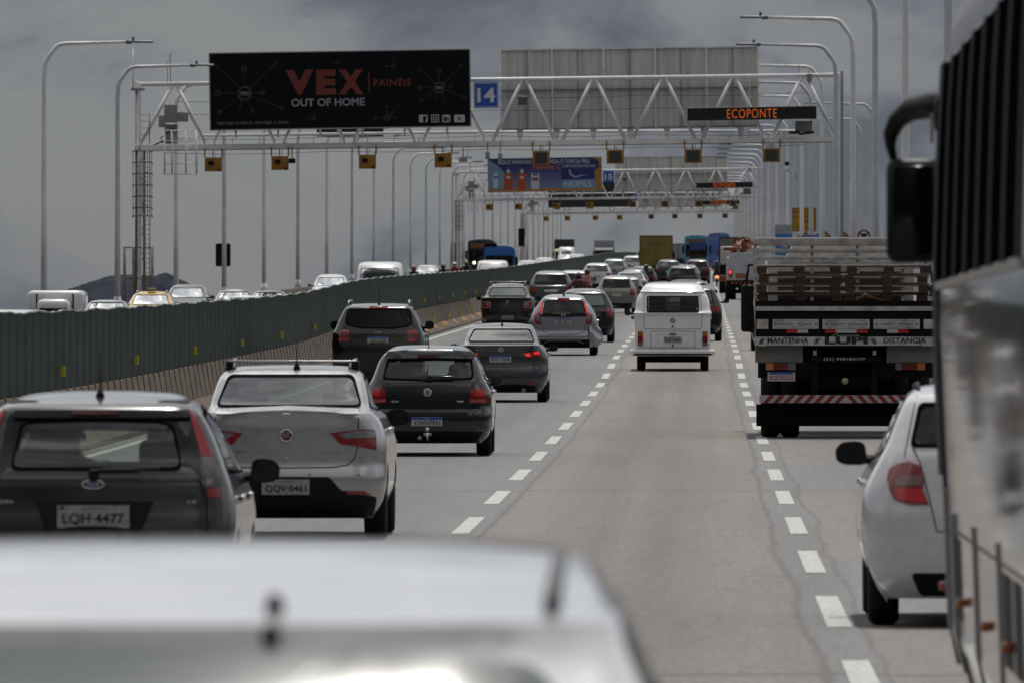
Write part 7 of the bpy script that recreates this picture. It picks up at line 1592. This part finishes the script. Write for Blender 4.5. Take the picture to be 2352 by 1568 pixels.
# white service truck
st = place('service_truck', 'white service truck with a lit red lamp and striped bumper, ahead of the pallets', 2.22, 44.5, L=7, cat='truck')
hk2 = [(-.92, 1.05), (.92, 1.05), (.95, 1.9), (.80, 2.36), (.6, 2.42), (-.6, 2.42), (-.86, 2.3), (-.95, 1.9)]
MB().prism(rpoly(hk2, .08), 0, 3.5).build('body', mat('service_white', (.42, .45, .50), .5, var=.12), st)
MB().box(-1.02, 1.02, -.05, .15, .62, 1.0, bev=.03).build('rear_bumper', M_FR, st); MB().box(-.4, .4, .2, 6, .5, .8).build('chassis', M_FR, st); MB().box(-1.02, 1.02, 4.4, 6.2, .6, 2.2, bev=.1).build('cab', M_TW, st)
mb = MB()
for k in range(8): x = -.8+.22*k; mb.add([(x, -.056, .80), (x+.10, -.056, .80), (x+.17, -.056, .92), (x+.07, -.056, .92)], [(0, 1, 2, 3)])
mb.build('hazard_stripe', mat('stripe_red2', (.30, .05, .05), .5), st, fix=False)
for x in (-.80, .80): MB().box(x-.09, x+.09, -.04, .0, 1.15, 1.55, bev=.02).build('tail_light', M_RED, st); MB().ball((x*1.02, -.05, 1.42), (.07, .03, .09), 10).build('brake_lens', mat('lit_red_strong', (.7, .02, .02), .3, emit=(1, .03, .02), es=2.0), st)
MB().box(-.55, .1, -.012, .0, 1.1, 1.35).build('red_marking', mat('marking_faded_red', (.30, .10, .09), .6), st); truck_wheels(st, [1.1, 5.2], .42, True, .80, 16)
text('rio', 'lettering', mat('marking_grey', (.16, .12, .14), .6), st, (.05, -.006, 1.75), .35, .16)

# ------------------------------------------------------------------ oncoming traffic beyond the fence
og = 'vehicles in the opposite lanes'
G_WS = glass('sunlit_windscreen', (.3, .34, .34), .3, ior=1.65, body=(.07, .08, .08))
def opx(px, s): return (px-VX)/s
bt = place('box_van', 'small white high box van with two dark straps, leftmost behind the green fence', opx(120, 75), 75, opp=True, rev=True, L=4.0, group=og, cat='van')
MB().box(-.87, .87, 0, 2.6, .45, 1.80, bev=.17).build('cargo_box', P_W, bt); MB().box(-.50, .52, 2.4, 3.6, .5, 1.54, bev=.20).build('cab', P_W, bt)
for x in (-.55, .57): MB().box(x-.022, x+.022, 2.585, 2.62, .9, 1.70).build('strap', M_BLK, bt)
MB().box(-.42, .44, 3.3, 3.62, 1.0, 1.28, bev=.05).build('windscreen', G_DARK, bt); MB().box(-.35, .35, .3, 3.3, .3, .5).build('chassis', M_FR, bt)
for y in (.7, 3.0):
    for x in (-.62, .62): w_ = thing_child('wheel', bt, (x, y, .30)); MB().lathe([(-.09, .18), (-.10, .28), (-.05, .30), (.05, .30), (.10, .28), (.09, .18)], (0, 0, 0), 'x', 16).build('tyre', M_RUB, w_)
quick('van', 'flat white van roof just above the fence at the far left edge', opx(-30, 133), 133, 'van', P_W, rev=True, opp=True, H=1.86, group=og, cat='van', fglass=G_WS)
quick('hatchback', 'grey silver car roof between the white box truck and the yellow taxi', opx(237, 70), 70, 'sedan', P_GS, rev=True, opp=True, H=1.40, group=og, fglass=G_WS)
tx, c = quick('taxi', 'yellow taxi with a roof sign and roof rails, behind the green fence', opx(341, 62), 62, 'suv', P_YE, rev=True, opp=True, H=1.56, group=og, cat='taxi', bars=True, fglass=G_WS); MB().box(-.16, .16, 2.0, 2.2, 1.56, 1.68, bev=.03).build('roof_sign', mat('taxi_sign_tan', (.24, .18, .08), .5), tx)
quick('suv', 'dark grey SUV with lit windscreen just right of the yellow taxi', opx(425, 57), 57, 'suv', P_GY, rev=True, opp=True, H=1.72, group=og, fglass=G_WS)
quick('sedan', 'silver car with a shining roof right of the dark grey SUV', opx(533, 60), 60, 'sedan', P_LB, rev=True, opp=True, H=1.48, group=og, fglass=G_FAR)
quick('sedan', 'low white car bonnet and roof in front of the silver car', opx(557, 68), 68, 'sedan', P_W, rev=True, opp=True, H=1.34, group=og, fglass=G_WS)
quick('sedan', 'dark grey low car roof behind the fence, left of the white SUV', opx(612, 58), 58, 'sedan', P_GY, rev=True, opp=True, H=1.36, group=og)
quick('suv', 'white oncoming SUV with pale windscreen, left of the white van', opx(757, 48), 48, 'suv', P_W, rev=True, opp=True, H=1.78, group=og, fglass=G_WS)
vn, c = quick('van', 'big white oncoming van with a wide dark windscreen above the fence', opx(870, 57), 57, 'van', P_W, rev=True, opp=True, H=2.32, group=og, cat='van', fglass=glass('van_dark_screen', (.1, .11, .12), .2, ior=1.35, body=(.02, .024, .03)))
quick('sedan', 'small white oncoming car between the motorcyclists', opx(980, 31), 31, 'suv', P_W, rev=True, opp=True, H=1.66, group=og, fglass=G_WS)
bb = busbox('bus', 'dark oncoming bus with an orange destination sign', 1105, 24.7, 2.55, 3.5, mat('bus_dark_teal', (.035, .04, .04), .5, var=.3), opp=True, rev=True, disp=mat('sign_orange_dim', (.22, .08, .03), .5), group=og)
bk2 = busbox('truck', 'bright blue oncoming truck beside the dark bus', 1147, 30, 2.4, 2.80, mat('truck_blue', (.02, .13, .42), .4, var=.15), L=6, opp=True, rev=True, disp=mat('truck_blue', (.02, .13, .42), .4), group=og); bk2['category'] = 'truck'
MB().box(.2, 1.15, 5.2, 5.7, 2.75, 3.1, bev=.05).build('load', M_FR, bk2)
quick('van', 'white van bonnet in front of the blue truck and the dark bus', opx(1130, 38), 38, 'van', P_W, rev=True, opp=True, H=1.98, group=og, cat='van', fglass=paint('white2', (.55, .56, .57), 0, .4))
for px, s, H, k, lab in ((1212, 31, 1.72, 'suv', 'white oncoming car roof right of the blue truck, leftmost of the far row'), (1250, 28, 1.78, 'suv', 'white oncoming car roof in the middle of the far row'), (1325, 24.5, 1.85, 'suv', 'white oncoming car roof below the pale truck, rightmost of the far row')):
    quick('car', lab, opx(px, s), s, k, P_W, rev=True, opp=True, H=H, group=og, fglass=G_WS)
kt = boxtruck('truck', 'dark topped oncoming truck with a yellow band', 1295, 18.6, 2.4, 3.8, mat('tarp_dark', (.03, .032, .034), .7), L=7, opp=True, rev=True, cabm=mat('truck_yellow', (.34, .30, .05), .5), group=og, boxz=2.2)
quick('van', 'white oncoming van in front of the dark topped truck', opx(1301, 20.5), 20.5, 'van', P_W, rev=True, opp=True, H=2.7, group=og, cat='van', fglass=G_WS)
boxtruck('truck', 'pale grey oncoming box truck with a dark cab, farthest right above the fence', 1387, 18.1, 2.5, 3.6, mat('box_pale', (.30, .31, .33), .6), L=7, opp=True, rev=True, cabm=mat('cab_dark_blue', (.03, .035, .05), .5), group=og)
# headlamp of the bus lane
x_, _, z_ = at(1089, 604, Ys(33)); t = thing('headlamp', 'bright warm headlamp glowing above the fence by the black clad motorcyclist', 'light', (x_, Ys(33), z_)); MB().ball((0, 0, 0), (.11, .06, .11), 12).build('lens', LIT, t); MB().box(-.05, .05, .05, .12, -1.6, -.1).build('bracket', M_BLK, t)
